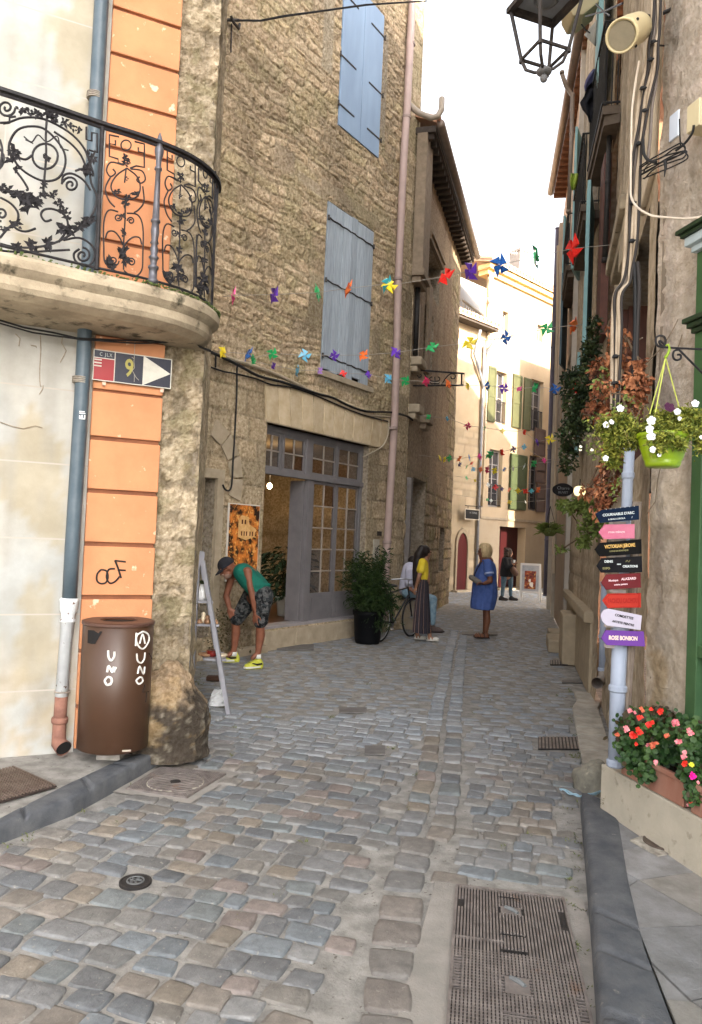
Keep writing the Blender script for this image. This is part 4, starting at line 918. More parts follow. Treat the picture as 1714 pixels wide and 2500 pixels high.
# upper bracket and overhead wire
def z2(x,y): return 500+x/2.5817,y/2.5817
b=M(); b.tube([W2.P(*z2(x,y),.05) for x,y in [(122,125),(215,128)]],.02,6); b.tube([W2.P(*z2(125,105),.05),W2.P(*z2(125,160),.05)],.015,6); b.tube([W2.P(*z2(x,y),.08) for x,y in [(165,100),(180,140),(215,180),(220,150)]],.02,6); b.tube([W2.P(*z2(170,150),.02),W2.P(*z2(165,330),.02)],.01,5); b.build('wire_bracket',m_hinge,label='black iron wire bracket with insulators high on the rubble wall',cat='bracket')
A=W2.P(*z2(200,128),.06); 
for k,(dy,lab) in enumerate(((0,'upper black overhead wire running from the wall bracket across the blue shutter'),(5,'lower black overhead wire running from the wall bracket across the blue shutter'))):
    b=M(); pts=[(200,126+dy),(350,128+dy),(500,98+dy*1.5),(680,75+dy),(860,50+dy),(1020,28+dy),(1400,6)]; n=[.06,.25,.5,.7,.9,1.2,1.8]
    b.tube([W2.P(*z2(x,y),q) for (x,y),q in zip(pts,n)],.009,5); b.build('overhead_wire',m_cable,label=lab,cat='wire')
# ---- pink downpipe
pk_=thing('drainpipe','long pink painted downpipe on the shop corner with a branch from the gutter','drainpipe',W2.P(935,1520,.1)); m_pink=mat('pink_pipe',(.42,.31,.28),(.36,.27,.245),5,.5,.1,40)
PT=[(1010,-60),(1007,0),(1001,112),(994,262),(986,380),(978,560),(972,690),(968.7,852),(963,1030),(943.4,1358),(936,1520)]
b=M(); b.tube([W2.P(u,v,.09) for u,v in PT],.068,16); b.build('pipe',m_pink,pk_,smooth=True)
for (u,v) in ((1003,112),(992.5,290),(972,686),(958.5,1050),(945,1328)):
    b=M(); b.lathe(W2.P(u,v,.09),[(.07,0),(.082,.01),(.082,.05),(.07,.06)],16); b.box(W2.P(u,v,.0),W2.X*.03,W2.N*.06,V((0,0,.03))); b.build('pipe_clip',mat('pink_clip',(.3,.23,.21)),pk_)
b=M(); J=W2.P(1001,258,.09); W3A=[J,W2.P(1018,270,.16)]; E_=at(1072,250,13.4)
b.tube([J,at(1022,275,13.3),at(1052,288,13.3),at(1068,284,13.3),at(1078,268,13.35),at(1079,240,13.4)],.055,12); b.build('branch_pipe',mat('branch_pipe',(.36,.31,.25),(.3,.25,.2),8,.5),pk_,smooth=True)
# ================================================================== brown building
bb=thing('brown_building','weathered brown rendered house with a deep eave beyond the pink pipe','building',(.985,13.86,0))
S_b=Stones(31,(.2,.34),(.3,.6),[(.39,.31,.215),(.34,.27,.19),(.42,.34,.235),(.37,.315,.185)],(.15,.12,.08),.012,.04,.04,.012,6.)
def brown_fn(s,z):
    u_=S_b(s,z); k=sm(3.4,2.4,z+.7*fbm(s*.6,z*.5,4,4))*.9+.1; k=max(k,sm(4.6,5.6,s+.6*fbm(s,z*.6,9,4))*.8)
    n=fbm(s*1.5,z*.4,12,5); c=lerp3((.28,.21,.145),(.36,.28,.195),sm(-.3,.3,n)); c=lerp3(c,u_[1],k); g=fbm(s*2,z*2,55,5); c=lerp3(c,(.22,.21,.09),sm(.1,.35,g)*.4*k)
    return u_[0]*k*1.6+.012*fbm(s*3,z*2,6,4),c
H3=[(1.36,2.45,5.4,6.57,.3),(1.4,3.06,7.0,7.9,.3),(.75,2.25,0.,2.92,.5),(4.45,5.25,.9,2.0,.4)]
b=M(); wall(W3,0,6.44,0,9.35,H3,.05,brown_fn,b=b); 
Fe=Fr(tuple(W3.p(6.44,0)[:2]),tuple((W3.p(6.44,0)-W3.N*6)[:2])); wall(Fe,0,6,0,9.35,[],.25,brown_fn,b=b)
b.build('wall',mat('brown_stone',(1,1,1),(.54,.50,.44),18,.95,1.,26,attr=True,detail=10,bdist=.04),bb)
b=M()
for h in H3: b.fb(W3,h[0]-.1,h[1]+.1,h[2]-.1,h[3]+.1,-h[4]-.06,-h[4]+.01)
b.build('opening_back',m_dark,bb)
m_soff=mat('soffit_dark',(.045,.035,.03),(.07,.055,.045),9,.9); m_gut=mat('gutter_zinc',(.26,.20,.16),(.19,.15,.12),5,.5,.1,30,metal=.2)
b=M(); b.fb(W3,-.1,6.6,9.35,9.47,-.4,.34); 
for k in range(24): b.fb(W3,-.05+k*.28,.05+k*.28,9.25,9.35,0,.30)
b.build('eave',m_soff,bb)
b=M(); pts=[W3.p(-.05,9.52,.42),W3.p(6.66,9.52,.42)]; b.tube(pts,.085,14); b.build('gutter',m_gut,bb,smooth=True)
b=M(); b.prism([W3.p(-.15,9.50,.36),W3.p(6.6,9.50,.36),W3.p(6.6,11.2,-4),W3.p(-.15,11.2,-4)],V((0,0,.1)))
for k in range(30): b.tube([W3.p(-.05+k*.225,9.60,.42),W3.p(-.05+k*.225,11.3,-4)],.05,6)
b.build('roof',mat('roof_tile',(.35,.17,.10)),bb)
b=M(); b.fb(W3,-.12,.52,6.75,9.35,.0,.20); b.fb(W3,-.15,.58,6.62,6.75,0,.24); b.fb(W3,-.1,.48,6.5,6.62,0,.17); b.build('hanging_pilaster',m_rough if False else mat('brown_stone',(1,1,1)),bb,bevel=.01)
for o_ in bb.children:
    if o_.name.startswith('hanging'): o_.data.materials[0]=mat('pilaster_stone',(.27,.21,.15),(.20,.155,.11),9,.95,.8,30)
mps=mat('pilaster_stone',(.27,.21,.15))
b=M(); b.fb(W3,1.3,3.15,7.9,8.0,0,.08); b.fb(W3,1.32,3.12,8.0,8.04,0,.12); b.build('hood_mould',mps,bb,bevel=.01)
b=M(); b.fb(W3,1.52,1.9,5.2,7.05,0,.06); b.build('window_jamb',mps,bb)
for (s_,z) in ((.05,5.0),(.05,4.1),(1.2,4.08)):
    b=M(); b.fb(W3,s_,s_+.5,z-.02,z+.14,0,.22); b.fb(W3,s_+.04,s_+.44,z-.14,z-.02,0,.14); b.build('corbel',m_ash if s_<.1 else mps,bb,bevel=.03)
b=M(); b.fb(W3,.12,.30,.1,2.85,0,.10); b.fb(W3,.42,.5,.1,2.85,0,.05); b.build('door_jamb',mat('grey_jamb',(.20,.18,.17),(.15,.13,.12),8,.8),bb)
b=M(); b.tube([W3.p(.22,6.6,.06),W3.p(.22,5.2,.06)],.05,10); b.build('downpipe',m_irond,bb,smooth=True)
b=M(); b.tube([W3.p(.62,6.3,.03),W3.p(.62,5.1,.03)],.022,8); b.tube([W3.p(.95,9.3,.03),W3.p(.95,8.0,.03)],.02,8); b.build('conduit',mat('pale_conduit',(.36,.30,.24)),bb)
b=M(); b.fb(W3,.72,2.2,-.02,.16,-.4,.25); b.build('door_step',m_ash,bb,bevel=.02)
# wrought iron sign frame
sf=thing('iron_sign_frame','empty black wrought iron sign frame with scrolls projecting from the brown house','sign bracket',W3.p(.42,4.8,0))
o=W3.p(.42,0,0); X=W3.N; 
def q3(u,v):   # frame hangs square to the wall
    d=ray(u,v); nn=W3.X; t_=((o-CAM).dot(nn))/d.dot(nn); return CAM+d*t_
def z4(x,y): return 970+x/5.281,560+y/5.281
b=M()
for P in [[(270,1815),(866,1860),(852,2010),(205,2015)],[(830,1858),(830,2005)]]: b.tube([q3(*z4(*p)) for p in P],.018,6)
b.build('frame',m_wi,sf); b=M()
for P in [[(270,1830),(262,1890),(290,1910),(310,1880),(290,1865)],[(340,1850),(370,1900),(400,2000)],[(485,2000),(485,1900)],[(485,1960),(430,1950),(420,1915),(450,1900)],[(485,1960),(540,1950),(545,1915),(520,1900)],[(570,2005),(640,1900),(700,1860),(745,1880),(740,1920),(700,1925),(690,1895)],[(485,1985),(440,1990),(425,1970)],[(485,1985),(530,1990),(545,1970)]]: b.tube([q3(*z4(*p)) for p in smooth2(P,3)],.011,5)
b.build('scrolls',m_wi,sf)
# ================================================================== cream houses closing the street
fh=thing('cream_house','tall cream rendered house with olive green shutters closing the street','building',W4.p(.3,0))
PALC=(.5,.38,.24)
def cream4(s,z):
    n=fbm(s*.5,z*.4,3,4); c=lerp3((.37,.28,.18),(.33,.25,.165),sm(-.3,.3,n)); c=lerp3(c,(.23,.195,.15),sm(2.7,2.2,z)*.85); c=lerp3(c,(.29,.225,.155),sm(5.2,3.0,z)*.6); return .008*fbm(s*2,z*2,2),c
H4=[(1.04,1.76,5.9,7.75,.25),(3.36,4.25,5.92,7.87,.25),(.86,1.67,2.92,4.94,.25),(3.42,4.15,2.93,5.0,.25),(1.65,3.33,.06,2.26,.35),(1.36,1.72,9.22,9.95,.2),(3.66,4.05,9.36,10.0,.2)]
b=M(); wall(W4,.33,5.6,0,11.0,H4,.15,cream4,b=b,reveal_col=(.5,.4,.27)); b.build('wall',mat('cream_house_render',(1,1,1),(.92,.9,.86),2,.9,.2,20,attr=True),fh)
b=M(); b.fb(W4,.25,5.7,10.95,11.13,-.3,.10); b.fb(W4,.2,5.8,11.13,11.3,-.3,.22); b.build('cornice',mat('yellow_cornice',(.62,.42,.17),(.55,.38,.16),4,.8),fh)
b=M(); b.prism([W4.p(.15,11.3,.3),W4.p(5.9,11.3,.3),W4.p(5.9,12.2,-3),W4.p(.15,12.2,-3)],V((0,0,.08)))
for k in range(26): b.tube([W4.p(.2+k*.22,11.42,.34),W4.p(.2+k*.22,12.3,-3)],.075,7)
b.build('roof',mat('pale_tile',(.50,.34,.22),(.36,.24,.16),9,.9),fh)
b=M(); b.fb(W4,.42,4.5,2.48,2.56,0,.04); b.fb(W4,.42,.5,2.56,3.3,0,.03); b.build('string_course',mat('band_beige',(.26,.21,.15),(.22,.175,.13),5,.9),fh)
m_olive=mat('olive_shutter',(.075,.078,.036),(.06,.063,.03),5,.6,.1,30); m_ol2=mat('green_shutter',(.045,.06,.026),(.036,.048,.02),5,.6,.1,30)
def shutter4(par,s0,s1,z0,z1,m_,n0=.0,tilt=0.):
    b=M(); b.fb(W4,s0,s1,z0,z1,n0+.01,n0+.05); o=b.build('shutter',m_,par); b=M()
    for za,zb in ((z0+.08,z0+(z1-z0)*.45),(z0+(z1-z0)*.5,z1-.08)):
        for a,c,e,g in ((s0,s0+.06,za-.05,zb+.05),(s1-.06,s1,za-.05,zb+.05),(s0+.06,s1-.06,za-.05,za),(s0+.06,s1-.06,zb,zb+.05)): b.fb(W4,a,c,e,g,n0+.05,n0+.065)
    b.build('shutter_rails',m_,o)
for a,c,m_ in ((.58,1.02,m_olive),(2.12,2.69,m_olive),(2.85,3.32,m_olive)): shutter4(fh,a,c,5.88,7.82,m_)
shutter4(fh,2.08,3.16,2.90,4.92,m_ol2,.03)
m_brs=mat('brown_shutter',(.085,.055,.045),(.07,.045,.04),5,.7)
shutter4(fh,3.62,4.35,5.02,6.05,m_brs,.04); shutter4(fh,3.78,4.5,4.0,4.95,m_brs,.02); shutter4(fh,3.9,4.5,2.9,3.98,m_brs,.03)
def window4(s0,s1,z0,z1,rail=True,warm=False):
    b=M()
    for a,c,e,g in ((s0,s0+.06,z0,z1),(s1-.06,s1,z0,z1),(s0+.06,s1-.06,z0,z0+.07),(s0+.06,s1-.06,z1-.06,z1),((s0+s1)/2-.03,(s0+s1)/2+.03,z0+.07,z1-.06)): b.fb(W4,a,c,e,g,-.22,-.16)
    o=b.build('window',mat('window_frame_grey',(.22,.20,.19)),fh); b=M(); b.fb(W4,s0+.02,s1-.02,z0+.02,z1-.02,-.24,-.2); b.build('pane',m_glass,o)
    if z1-z0>1: 
        b=M(); 
        for j in range(1,4): zz=z0+(z1-z0)*j/4; b.fb(W4,s0+.06,s1-.06,zz-.012,zz+.012,-.2,-.165)
        b.build('glazing_bars',mat('window_frame_grey',(.22,.20,.19)),o)
    if rail:
        b=M(); b.fb(W4,s0,s1,z0+.78,z0+.81,-.05,-.02); b.fb(W4,s0,s1,z0+.06,z0+.085,-.05,-.02); n=int((s1-s0)/.09)
        for k in range(n+1): x=s0+.01+(s1-s0-.04)*k/n; b.fb(W4,x,x+.018,z0+.085,z0+.78,-.045,-.027)
        b.build('window_rail',m_wi,o)
for h in (H4[0],H4[1],H4[2],H4[3]): window4(*h[:4])
for h in (H4[5],H4[6]): window4(*h[:4],rail=False)
b=M(); b.fb(W4,1.62,3.36,0,2.29,-.4,-.34); b.build('door',mat('dark_red_door',(.035,.003,.004),(.022,.002,.003),4,.5,stretch=(8,8,.5)),fh)
b=M(); b.fb(W4,1.5,3.5,-.02,.06,-.3,.18); b.build('door_sill',m_ash,fh)
# left, lower house with the arched door
lh=thing('low_cream_house','lower cream house with an arched red door under a tiled eave','building',W4.p(-.6,0))
def low_fn(s,z):
    c=cream4(s,z)[1]; st=SL(s,z); k=sm(5.6,5.3,z)*.75; c=lerp3(c,st[1],k); return .01*fbm(s*2,z*2,2)+st[0]*k,c
SL=Stones(41,(.22,.3),(.3,.6),[(.33,.26,.17),(.30,.24,.16),(.36,.28,.19)],(.24,.19,.13),.008,.02,.01,.004)
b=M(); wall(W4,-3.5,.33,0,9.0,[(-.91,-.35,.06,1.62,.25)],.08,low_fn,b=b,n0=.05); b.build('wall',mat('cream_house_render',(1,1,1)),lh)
# arch head fills between hole top and arch curve: dark door shape in front
b=M(); A=[(-.91,.06),(-.35,.06),(-.35,1.45)]+[(-.63+.28*math.cos(rad(a))*1.0,1.45+.50*math.sin(rad(a))) for a in range(10,90,10)]+[(-.63,1.97)]+[(-.63-.28*math.cos(rad(a)),1.45+.50*math.sin(rad(a))) for a in range(80,0,-10)]+[(-.91,1.45)]
b.prism([W4.p(x,z,.055) for x,z in A],W4.N*.02); b.build('door',mat('red_door',(.075,.005,.005),(.055,.004,.004),4,.5,stretch=(8,8,.5)),lh)
b=M(); O=[(x*1.0+(-.63-x)*-.28,z*1.0+(.14 if z>1.45 else 0)) for x,z in A]
for i in range(1,len(A)): 
    j=(i+1)%len(A); b.prism([W4.p(*A[i],.05),W4.p(*A[j],.05),W4.p(*O[j],.05),W4.p(*O[i],.05)],W4.N*.07)
b.build('door_surround',mat('arch_stone',(.28,.22,.15),(.24,.19,.13),6,.9,.4,30),lh)
b=M(); b.fb(W4,-1.1,-.2,-.02,.06,0,.3); b.build('door_step',m_ash,lh)
b=M(); b.fb(W4,-3.6,.50,8.92,9.0,-.3,.45); b.build('eave',m_soff,lh); b=M(); b.prism([W4.p(-3.6,9.0,.5),W4.p(.55,9.0,.5),W4.p(.55,9.9,-2.5),W4.p(-3.6,9.9,-2.5)],V((0,0,.08)))
for k in range(19): b.tube([W4.p(-3.55+k*.225,9.12,.53),W4.p(-3.55+k*.225,10.,-2.5)],.075,7)
b.build('roof',mat('pale_tile',(.50,.34,.22)),lh)
# pipes between the two houses
for dx,r_,m_,zt,lb_,sl in ((.02,.05,mat('grey_zinc',(.20,.20,.21),(.15,.15,.16),6,.5),8.4,'dark zinc downpipe between the two cream houses',0),(.22,.045,mat('cream_pipe',(.50,.40,.28)),11.0,'cream downpipe running the full height of the cream house corner',0)):
    b=M(); b.tube([W4.p(.12+dx,zt,.14),W4.p(.12+dx,.1 if dx<.1 else 2.9,.14)],r_,10)
    if dx<.1: b.tube([W4.p(-.55,8.75,.45),W4.p(-.5,8.0,.2),W4.p(.12,7.1,.14),W4.p(.14,6.9,.14)],.05,10); b.tube([W4.p(.52,8.95,.45),W4.p(.5,8.6,.3),W4.p(.16,8.1,.14)],.05,10)
    else: b.lathe(W4.p(.12+dx,9.9,.14),[(.06,0),(.11,.1),(.11,.2),(.05,.22)],12); b.tube([W4.p(.62,11.2,.3),W4.p(.5,11.0,.2),W4.p(.34,10.7,.14),W4.p(.34,10.,.14)],.05,10)
    b.build('downpipe',m_,label=lb_,cat='downpipe',smooth=True)
# black shop sign with small lettering
bs_=thing('black_sign','small black rectangular sign in a pale frame above the arched door','sign',W4.p(-.47,2.42,.2)); b=M(); b.fb(W4,-.87,-.08,2.40,2.76,.30,.33); b.build('frame',mat('sign_frame',(.42,.36,.28)),bs_); b=M(); b.fb(W4,-.84,-.11,2.43,2.73,.325,.338); b.build('board',m_black,bs_)
b=M(); b.tube([W4.p(-.87,2.85,.33),W4.p(.1,2.87,.33)],.015,5); b.tube([W4.p(-.7,2.76,.32),W4.p(-.7,2.86,.32)],.01,5); b.tube([W4.p(-.25,2.76,.32),W4.p(-.25,2.86,.32)],.01,5); b.build('hanger',m_wi,bs_)
text('lettering','H. TOMAS',W4.p(-.42,2.63,.338),W4.X,V((0,0,1)),.09,mat('faint_grey',(.2,.2,.2)),bs_,.002)
# house behind, terrace and far roofs
ph=thing('pale_terrace_house','pale house with a glass fronted roof terrace behind the low cream house','building',at(1130,1300,31)); Fp=Fr(tuple(at(1075,1300,29)[:2]),tuple(at(1192,1300,33.5)[:2])) 
b=M(); b.fb(Fp,-.5,Fp.L-.2,8.0,14.4,-3,0); b.build('wall',mat('pale_render',(.62,.53,.40),(.55,.47,.36),2,.9),ph); b=M(); b.fb(Fp,.6,Fp.L*.6,10.2,12.9,-.02,.03); b.build('terrace_door',mat('grey_glass',(.35,.34,.33),rough=.2),ph)
b=M()
for k in range(10): x=.2+k*.22; b.fb(Fp,x,x+.03,9.9,11.1,.5,.53)
b.fb(Fp,.1,2.4,11.1,11.16,.48,.55); b.fb(Fp,.1,2.4,9.86,9.92,.48,.55); b.build('terrace_rail',mat('white_rail',(.6,.57,.52)),ph)
th=thing('chimney_house','tan house with a chimney stack and little window on the skyline','building',at(1290,1300,34)); Fq=Fr(tuple(at(1205,1300,33)[:2]),tuple(at(1345,1300,35)[:2]))
b=M(); b.prism([Fq.p(.2,10,0),Fq.p(Fq.L,10,0),Fq.p(Fq.L,14.6,0),Fq.p(1.0,13.9,0),Fq.p(.6,13.6,0)],-Fq.N*3); b.build('wall',mat('tan_render',(.36,.28,.21),(.32,.25,.19),2,.9),th); b=M(); b.fb(Fq,.95,1.2,13.2,13.5,0,.05); b.build('window',mat('white_rail',(.6,.57,.52)),th)
b=M(); b.fb(Fq,1.55,2.05,14.0,15.4,-1.2,-.5); b.fb(Fq,1.5,2.1,15.4,15.5,-1.25,-.45); 
b.build('chimney',mat('chimney_grey',(.38,.33,.30),(.30,.26,.23),6,.9),th)
an=thing('tv_antenna','thin television aerial standing on the distant roof behind the blue pinwheel','aerial',at(1240,668,30)); b=M(); b.tube([at(1240,680,30),at(1242,618,30)],.025,6); b.tube([at(1222,617,30),at(1264,618,30)],.018,5)
for k in range(7): b.tube([at(1225+k*6,612,30),at(1225+k*6,622,30)],.010,4)
b.build('mast',mat('aerial_grey',(.3,.28,.27)),an)
an=thing('tv_antenna','short antenna mast with curled top above the chimney house','aerial',at(1333,640,33)); b=M(); b.tube([at(1335,665,33),at(1337,600,33)],.03,6); b.tube([at(1325,612,33),at(1337,606,33),at(1341,600,33)],.02,5); b.build('mast',mat('aerial_grey',(.3,.28,.27)),an)
an=thing('tv_antenna','tall thin mast rising behind the green pinwheel on the skyline','aerial',at(1306,640,32)); b=M(); b.tube([at(1306,690,32),at(1306,565,32)],.022,6); b.tube([at(1293,545,32),at(1300,556,32),at(1306,566,32)],.02,5); b.build('mast',mat('aerial_grey',(.3,.28,.27)),an)
# ================================================================== right-hand side
NW=-.22     # face of the near rendered wall, set back from its stone ledge
nb=thing('rendered_building','near house with rough pinkish grey render on a low stone ledge','building',W5.p(.1,0,NW))
S_r=Stones(51,(.25,.4),(.4,.8),[(.60,.51,.41),(.56,.475,.375),(.63,.53,.43)],(.52,.44,.35),.006,.05,.05,.006,5.)
def rend_fn(s,z):
    n=fbm(s*2.2,z*1.6,3,6); m=fbm(s*7,z*7,8,5); d=.020*n*sm(1.9,2.6,z)+.010*m+.004*fbm(s*20,z*20,5,3)
    c=lerp3((.60,.51,.42),(.52,.445,.37),sm(-.3,.3,n)); c=lerp3(c,(.63,.52,.45),sm(0,.35,m)*.5)
    st=S_r(s,z); k=sm(2.2,1.7,z+.4*n); c=lerp3(c,st[1],k); c=lerp3(c,(.42,.30,.16),sm(.18,.4,fbm(s*3,z*3,44,5))*.7*sm(1.9,.9,z)); c=lerp3(c,(.30,.26,.21),sm(.15,.4,fbm(s*3,z*.8,14,5))*.6)
    return d+st[0]*k,c
m_rend=mat('rough_render',(1,1,1),(.70,.67,.62),14,.95,1.,30,attr=True,detail=9,bdist=.03)
b=M(); wall(W5,.09,1.7,0,5.4,[],.028,rend_fn,b=b,n0=NW); wall(W5,1.7,15,0,5.4,[],.5,rend_fn,b=b,n0=NW); wall(W5,.09,15,5.4,12,[],.4,rend_fn,b=b,n0=NW)
F7=Fr(tuple(W7.p(0,0,-.12)[:2]),tuple(W5.p(.09,0,NW)[:2]))
H7=[(.55,F7.L-.45,2.35,4.05,.35)]
b7=M(); 
def tan_fn(s,z):
    n=fbm(s*1.2,z*.6,61,5); st=S_t(s,z); c=lerp3((.54,.44,.325),(.61,.505,.385),sm(-.3,.3,n)); c=lerp3(c,st[1],.55); c=lerp3(c,(.28,.22,.16),sm(.05,.35,fbm(s*2,z*.5,71,5))*.6); return st[0]+.008*n,c
S_t=Stones(52,(.24,.36),(.4,.8),[(.59,.49,.355),(.54,.445,.32),(.63,.53,.39)],(.34,.28,.20),.010,.015,.02,.005,6.)
wall(F7,0,F7.L,0,12,H7,.06,tan_fn,b=b7); 
b.build('wall',m_rend,nb); b=M(); b.prism([W5.p(.35,.0,-.34),W5.p(14.8,0,-.34),W5.p(14.8,0,-8.8),F7.p(.0,0,-8),F7.p(.0,0,-.45),F7.p(3.1,0,-.45)],V((0,0,11.9))); b.tube([W5.p(.14,0,NW-.055),W5.p(.14,11.9,NW-.055)],.055,8); b.tube([F7.p(-.02,0,-.10),F7.p(-.02,11.9,-.10)],.1,8); b.build('core',mat('core_brown',(.2,.16,.12)),nb); m_tan=mat('tan_stone',(1,1,1),(.6,.56,.5),13,.9,.9,30,attr=True,detail=9,bdist=.03); b7.build('street_wall',m_tan,nb)  # core and its posts are unseen, added to block light leaking between the walls
b=M(); b.prism([W5.p(.09,12,NW),W5.p(15,12,NW),W5.p(15,12,-9),F7.p(0,12,-8),F7.p(0,12)],V((0,0,.3))); b.prism([W5.p(.6,12.3,NW-.8),W5.p(15,12.3,NW-.8),W5.p(15,12.3,-8),F7.p(0.5,12.3,-7),F7.p(.5,12.3,-.8)],V((0,0,3.4))); b.fb(W5,14.9,15,0,12,-9,NW); b.build('roof',mat('roof_tile',(.35,.17,.10)),nb)  # tall block above the roof is unseen, added height to shade the walls opposite
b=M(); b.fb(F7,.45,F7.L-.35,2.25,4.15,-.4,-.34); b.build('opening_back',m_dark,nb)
b=M(); b.fb(F7,.55,.70,2.35,4.05,-.3,-.02); b.fb(F7,.70,.8,2.35,4.05,-.3,-.08); b.build('window_frame',mat('brown_red_wood',(.13,.055,.04),(.09,.04,.03),8,.7),nb)
b=M(); b.fb(F7,1.0,2.5,4.28,4.40,0,.16); b.fb(F7,1.1,2.4,4.16,4.28,0,.12)
b.fb(F7,2.0,2.4,3.95,4.16,0,.12); b.fb(F7,2.05,2.3,3.8,3.95,0,.07); b.build('carved_console',m_mould,nb,bevel=.02)
b=M(); b.fb(F7,2.75,F7.L-.12,4.1,12,0,.05); b.build('pilaster',mat('tan_pilaster',(.60,.51,.385),(.46,.38,.28),4,.9,.5,40,c3=(.26,.2,.14),c3scale=7),nb,bevel=.02)
b=M(); 
for a,c in ((-.02,1.25),(1.26,2.6),(2.61,4.2)): b.fb(W5,a+.004,c-.004,-.02,.372,NW-.02,.0)
b.fb(W5,-.03,.4,.0,.1,-.05,.05) if False else None
b.build('stone_ledge',mat('ledge_stone',(.47,.42,.34),(.40,.36,.29),5,.9,.6,50,c3=(.30,.27,.21),c3scale=14),nb,bevel=.012)
# green shopfront
gs=thing('green_shopfront','green painted timber shopfront with moulded cornices and pale blue glass','shopfront',W5.P(1690,1700,-.16)); m_gr=mat('shop_green',(.045,.10,.038),(.035,.08,.03),6,.45,.08,50); m_grd=mat('shop_green_dark',(.022,.042,.017),(.016,.03,.014),8,.5)
sF=W5.uv(1672,1700,-.14)[0]; sP=W5.uv(1697,1700,-.14)[0]
zr1=W5.uv(1690,1573,-.14)[1]; zr0=W5.uv(1690,1603,-.14)[1]; zc2=W5.uv(1672,812,-.12)[1]; zc1=W5.uv(1690,600,-.05)[1]
b=M(); b.fb(W5,sF,sP,.38,zc1,NW-.02,-.14); b.fb(W5,sP,4,zr0,zr1,NW,-.145); b.fb(W5,4,4.15,.38,zc1,NW-.02,-.14); b.fb(W5,sP,4,.38,.5,NW,-.145); b.build('frame',m_gr,gs,bevel=.006)
b=M()
for k,n_ in enumerate((-.12,-.10,-.08)): b.fb(W5,sF-.008-.014*k,4.2,zc2-.02+.028*k,zc2+.008+.028*k,NW,n_)
b.build('lower_cornice',m_grd,gs,bevel=.006)
b=M(); b.fb(W5,sF-.01,4.2,zc1,zc1+.035,NW,-.11); b.fb(W5,sF-.03,4.2,zc1+.035,zc1+.085,NW,-.08); b.build('frieze',mat('frieze_blue',(.40,.47,.50),(.34,.41,.44),5,.5),gs,bevel=.005)
b=M(); b.fb(W5,sF-.045,4.2,zc1+.085,zc1+.105,NW,-.06); b.fb(W5,sF-.06,4.2,zc1+.105,zc1+.13,NW,-.04); b.build('upper_cornice',m_grd,gs,bevel=.006)
b=M(); b.fb(W5,sP,4,.5,zr0,NW,-.19); b.fb(W5,sP,4,zr1,zc1,NW,-.19); b.build('pane',mat('pale_blue_glass',(.42,.58,.62),(.38,.54,.58),2,.12,spec=.6),gs)
# ---- street side, two further houses
mb=thing('tan_building','tall tan house with shallow iron balconies and teal shutters on the right','building',W6.p(9,0,-.1))
H6=[(10.45,11.5,4.0,5.9,.25),(8.2,9.6,3.2,5.6,.25),(8.6,10.1,6.05,8.2,.25)]
b=M(); wall(W6,7,11.93,0,12.6,H6,.09,tan_fn,b=b,n0=-.06); b.build('wall',m_tan,mb)
b=M(); b.fb(W6,7,7.02,0,12.6,-8,-.08); b.prism([W6.p(7,12.6,-.06),W6.p(11.93,12.6,-.06),W6.p(11.93,12.6,-8),W6.p(7,12.6,-8)],V((0,0,.3))); b.build('roof',mat('roof_tile',(.35,.17,.10)),mb)
b=M()
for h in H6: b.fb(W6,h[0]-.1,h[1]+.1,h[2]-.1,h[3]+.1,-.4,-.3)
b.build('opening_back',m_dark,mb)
pb_=thing('peach_building','peach rendered house with a deep tiled eave and gutter on the right','building',W6.p(4,0,-.1))
def peach_fn(s,z):
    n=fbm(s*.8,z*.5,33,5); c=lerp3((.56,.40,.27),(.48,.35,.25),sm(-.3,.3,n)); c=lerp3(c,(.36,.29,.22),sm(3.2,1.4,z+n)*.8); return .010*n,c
H6b=[(5.0,6.3,6.55,8.5,.25),(3.0,3.9,3.6,5.6,.25),(4.6,5.6,3.4,5.4,.25)]
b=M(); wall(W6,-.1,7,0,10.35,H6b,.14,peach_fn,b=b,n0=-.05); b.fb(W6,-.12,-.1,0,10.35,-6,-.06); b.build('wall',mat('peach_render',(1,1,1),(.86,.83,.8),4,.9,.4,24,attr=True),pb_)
b=M()
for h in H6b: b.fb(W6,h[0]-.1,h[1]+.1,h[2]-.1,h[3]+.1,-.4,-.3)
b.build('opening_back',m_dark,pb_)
g0,g1=G(1400,165,10.5),G(1345,470,10.5); GF=Fr(tuple(g1[:2]),tuple(g0[:2])) 
b=M(); b.tube([GF.p(-.05,10.52,0),GF.p(GF.L+2.2,10.52,0)],.085,12); b.build('gutter',m_gut,pb_,smooth=True)
b=M(); b.fb(GF,0,GF.L+2.2,10.40,10.47,-.75,-.08); b.build('soffit',mat('tile_brown',(.24,.115,.06),(.17,.08,.045),12,.9,.5,30),pb_)
b=M()
for k in range(26): b.fb(GF,.1+k*.27,.2+k*.27,10.30,10.40,-.7,-.06)
b.build('rafter_ends',mat('tile_brown',(.24,.115,.06)),pb_)
b=M(); b.prism([GF.p(0,10.48,-.02),GF.p(GF.L+2.2,10.48,-.02),GF.p(GF.L+2.2,12.4,-5),GF.p(0,12.4,-5)],V((0,0,.1))); b.build('roof',mat('roof_tile',(.35,.17,.10)),pb_)
m_rail=mat('rail_dark',(.012,.012,.013),(.02,.02,.02),20,.5)
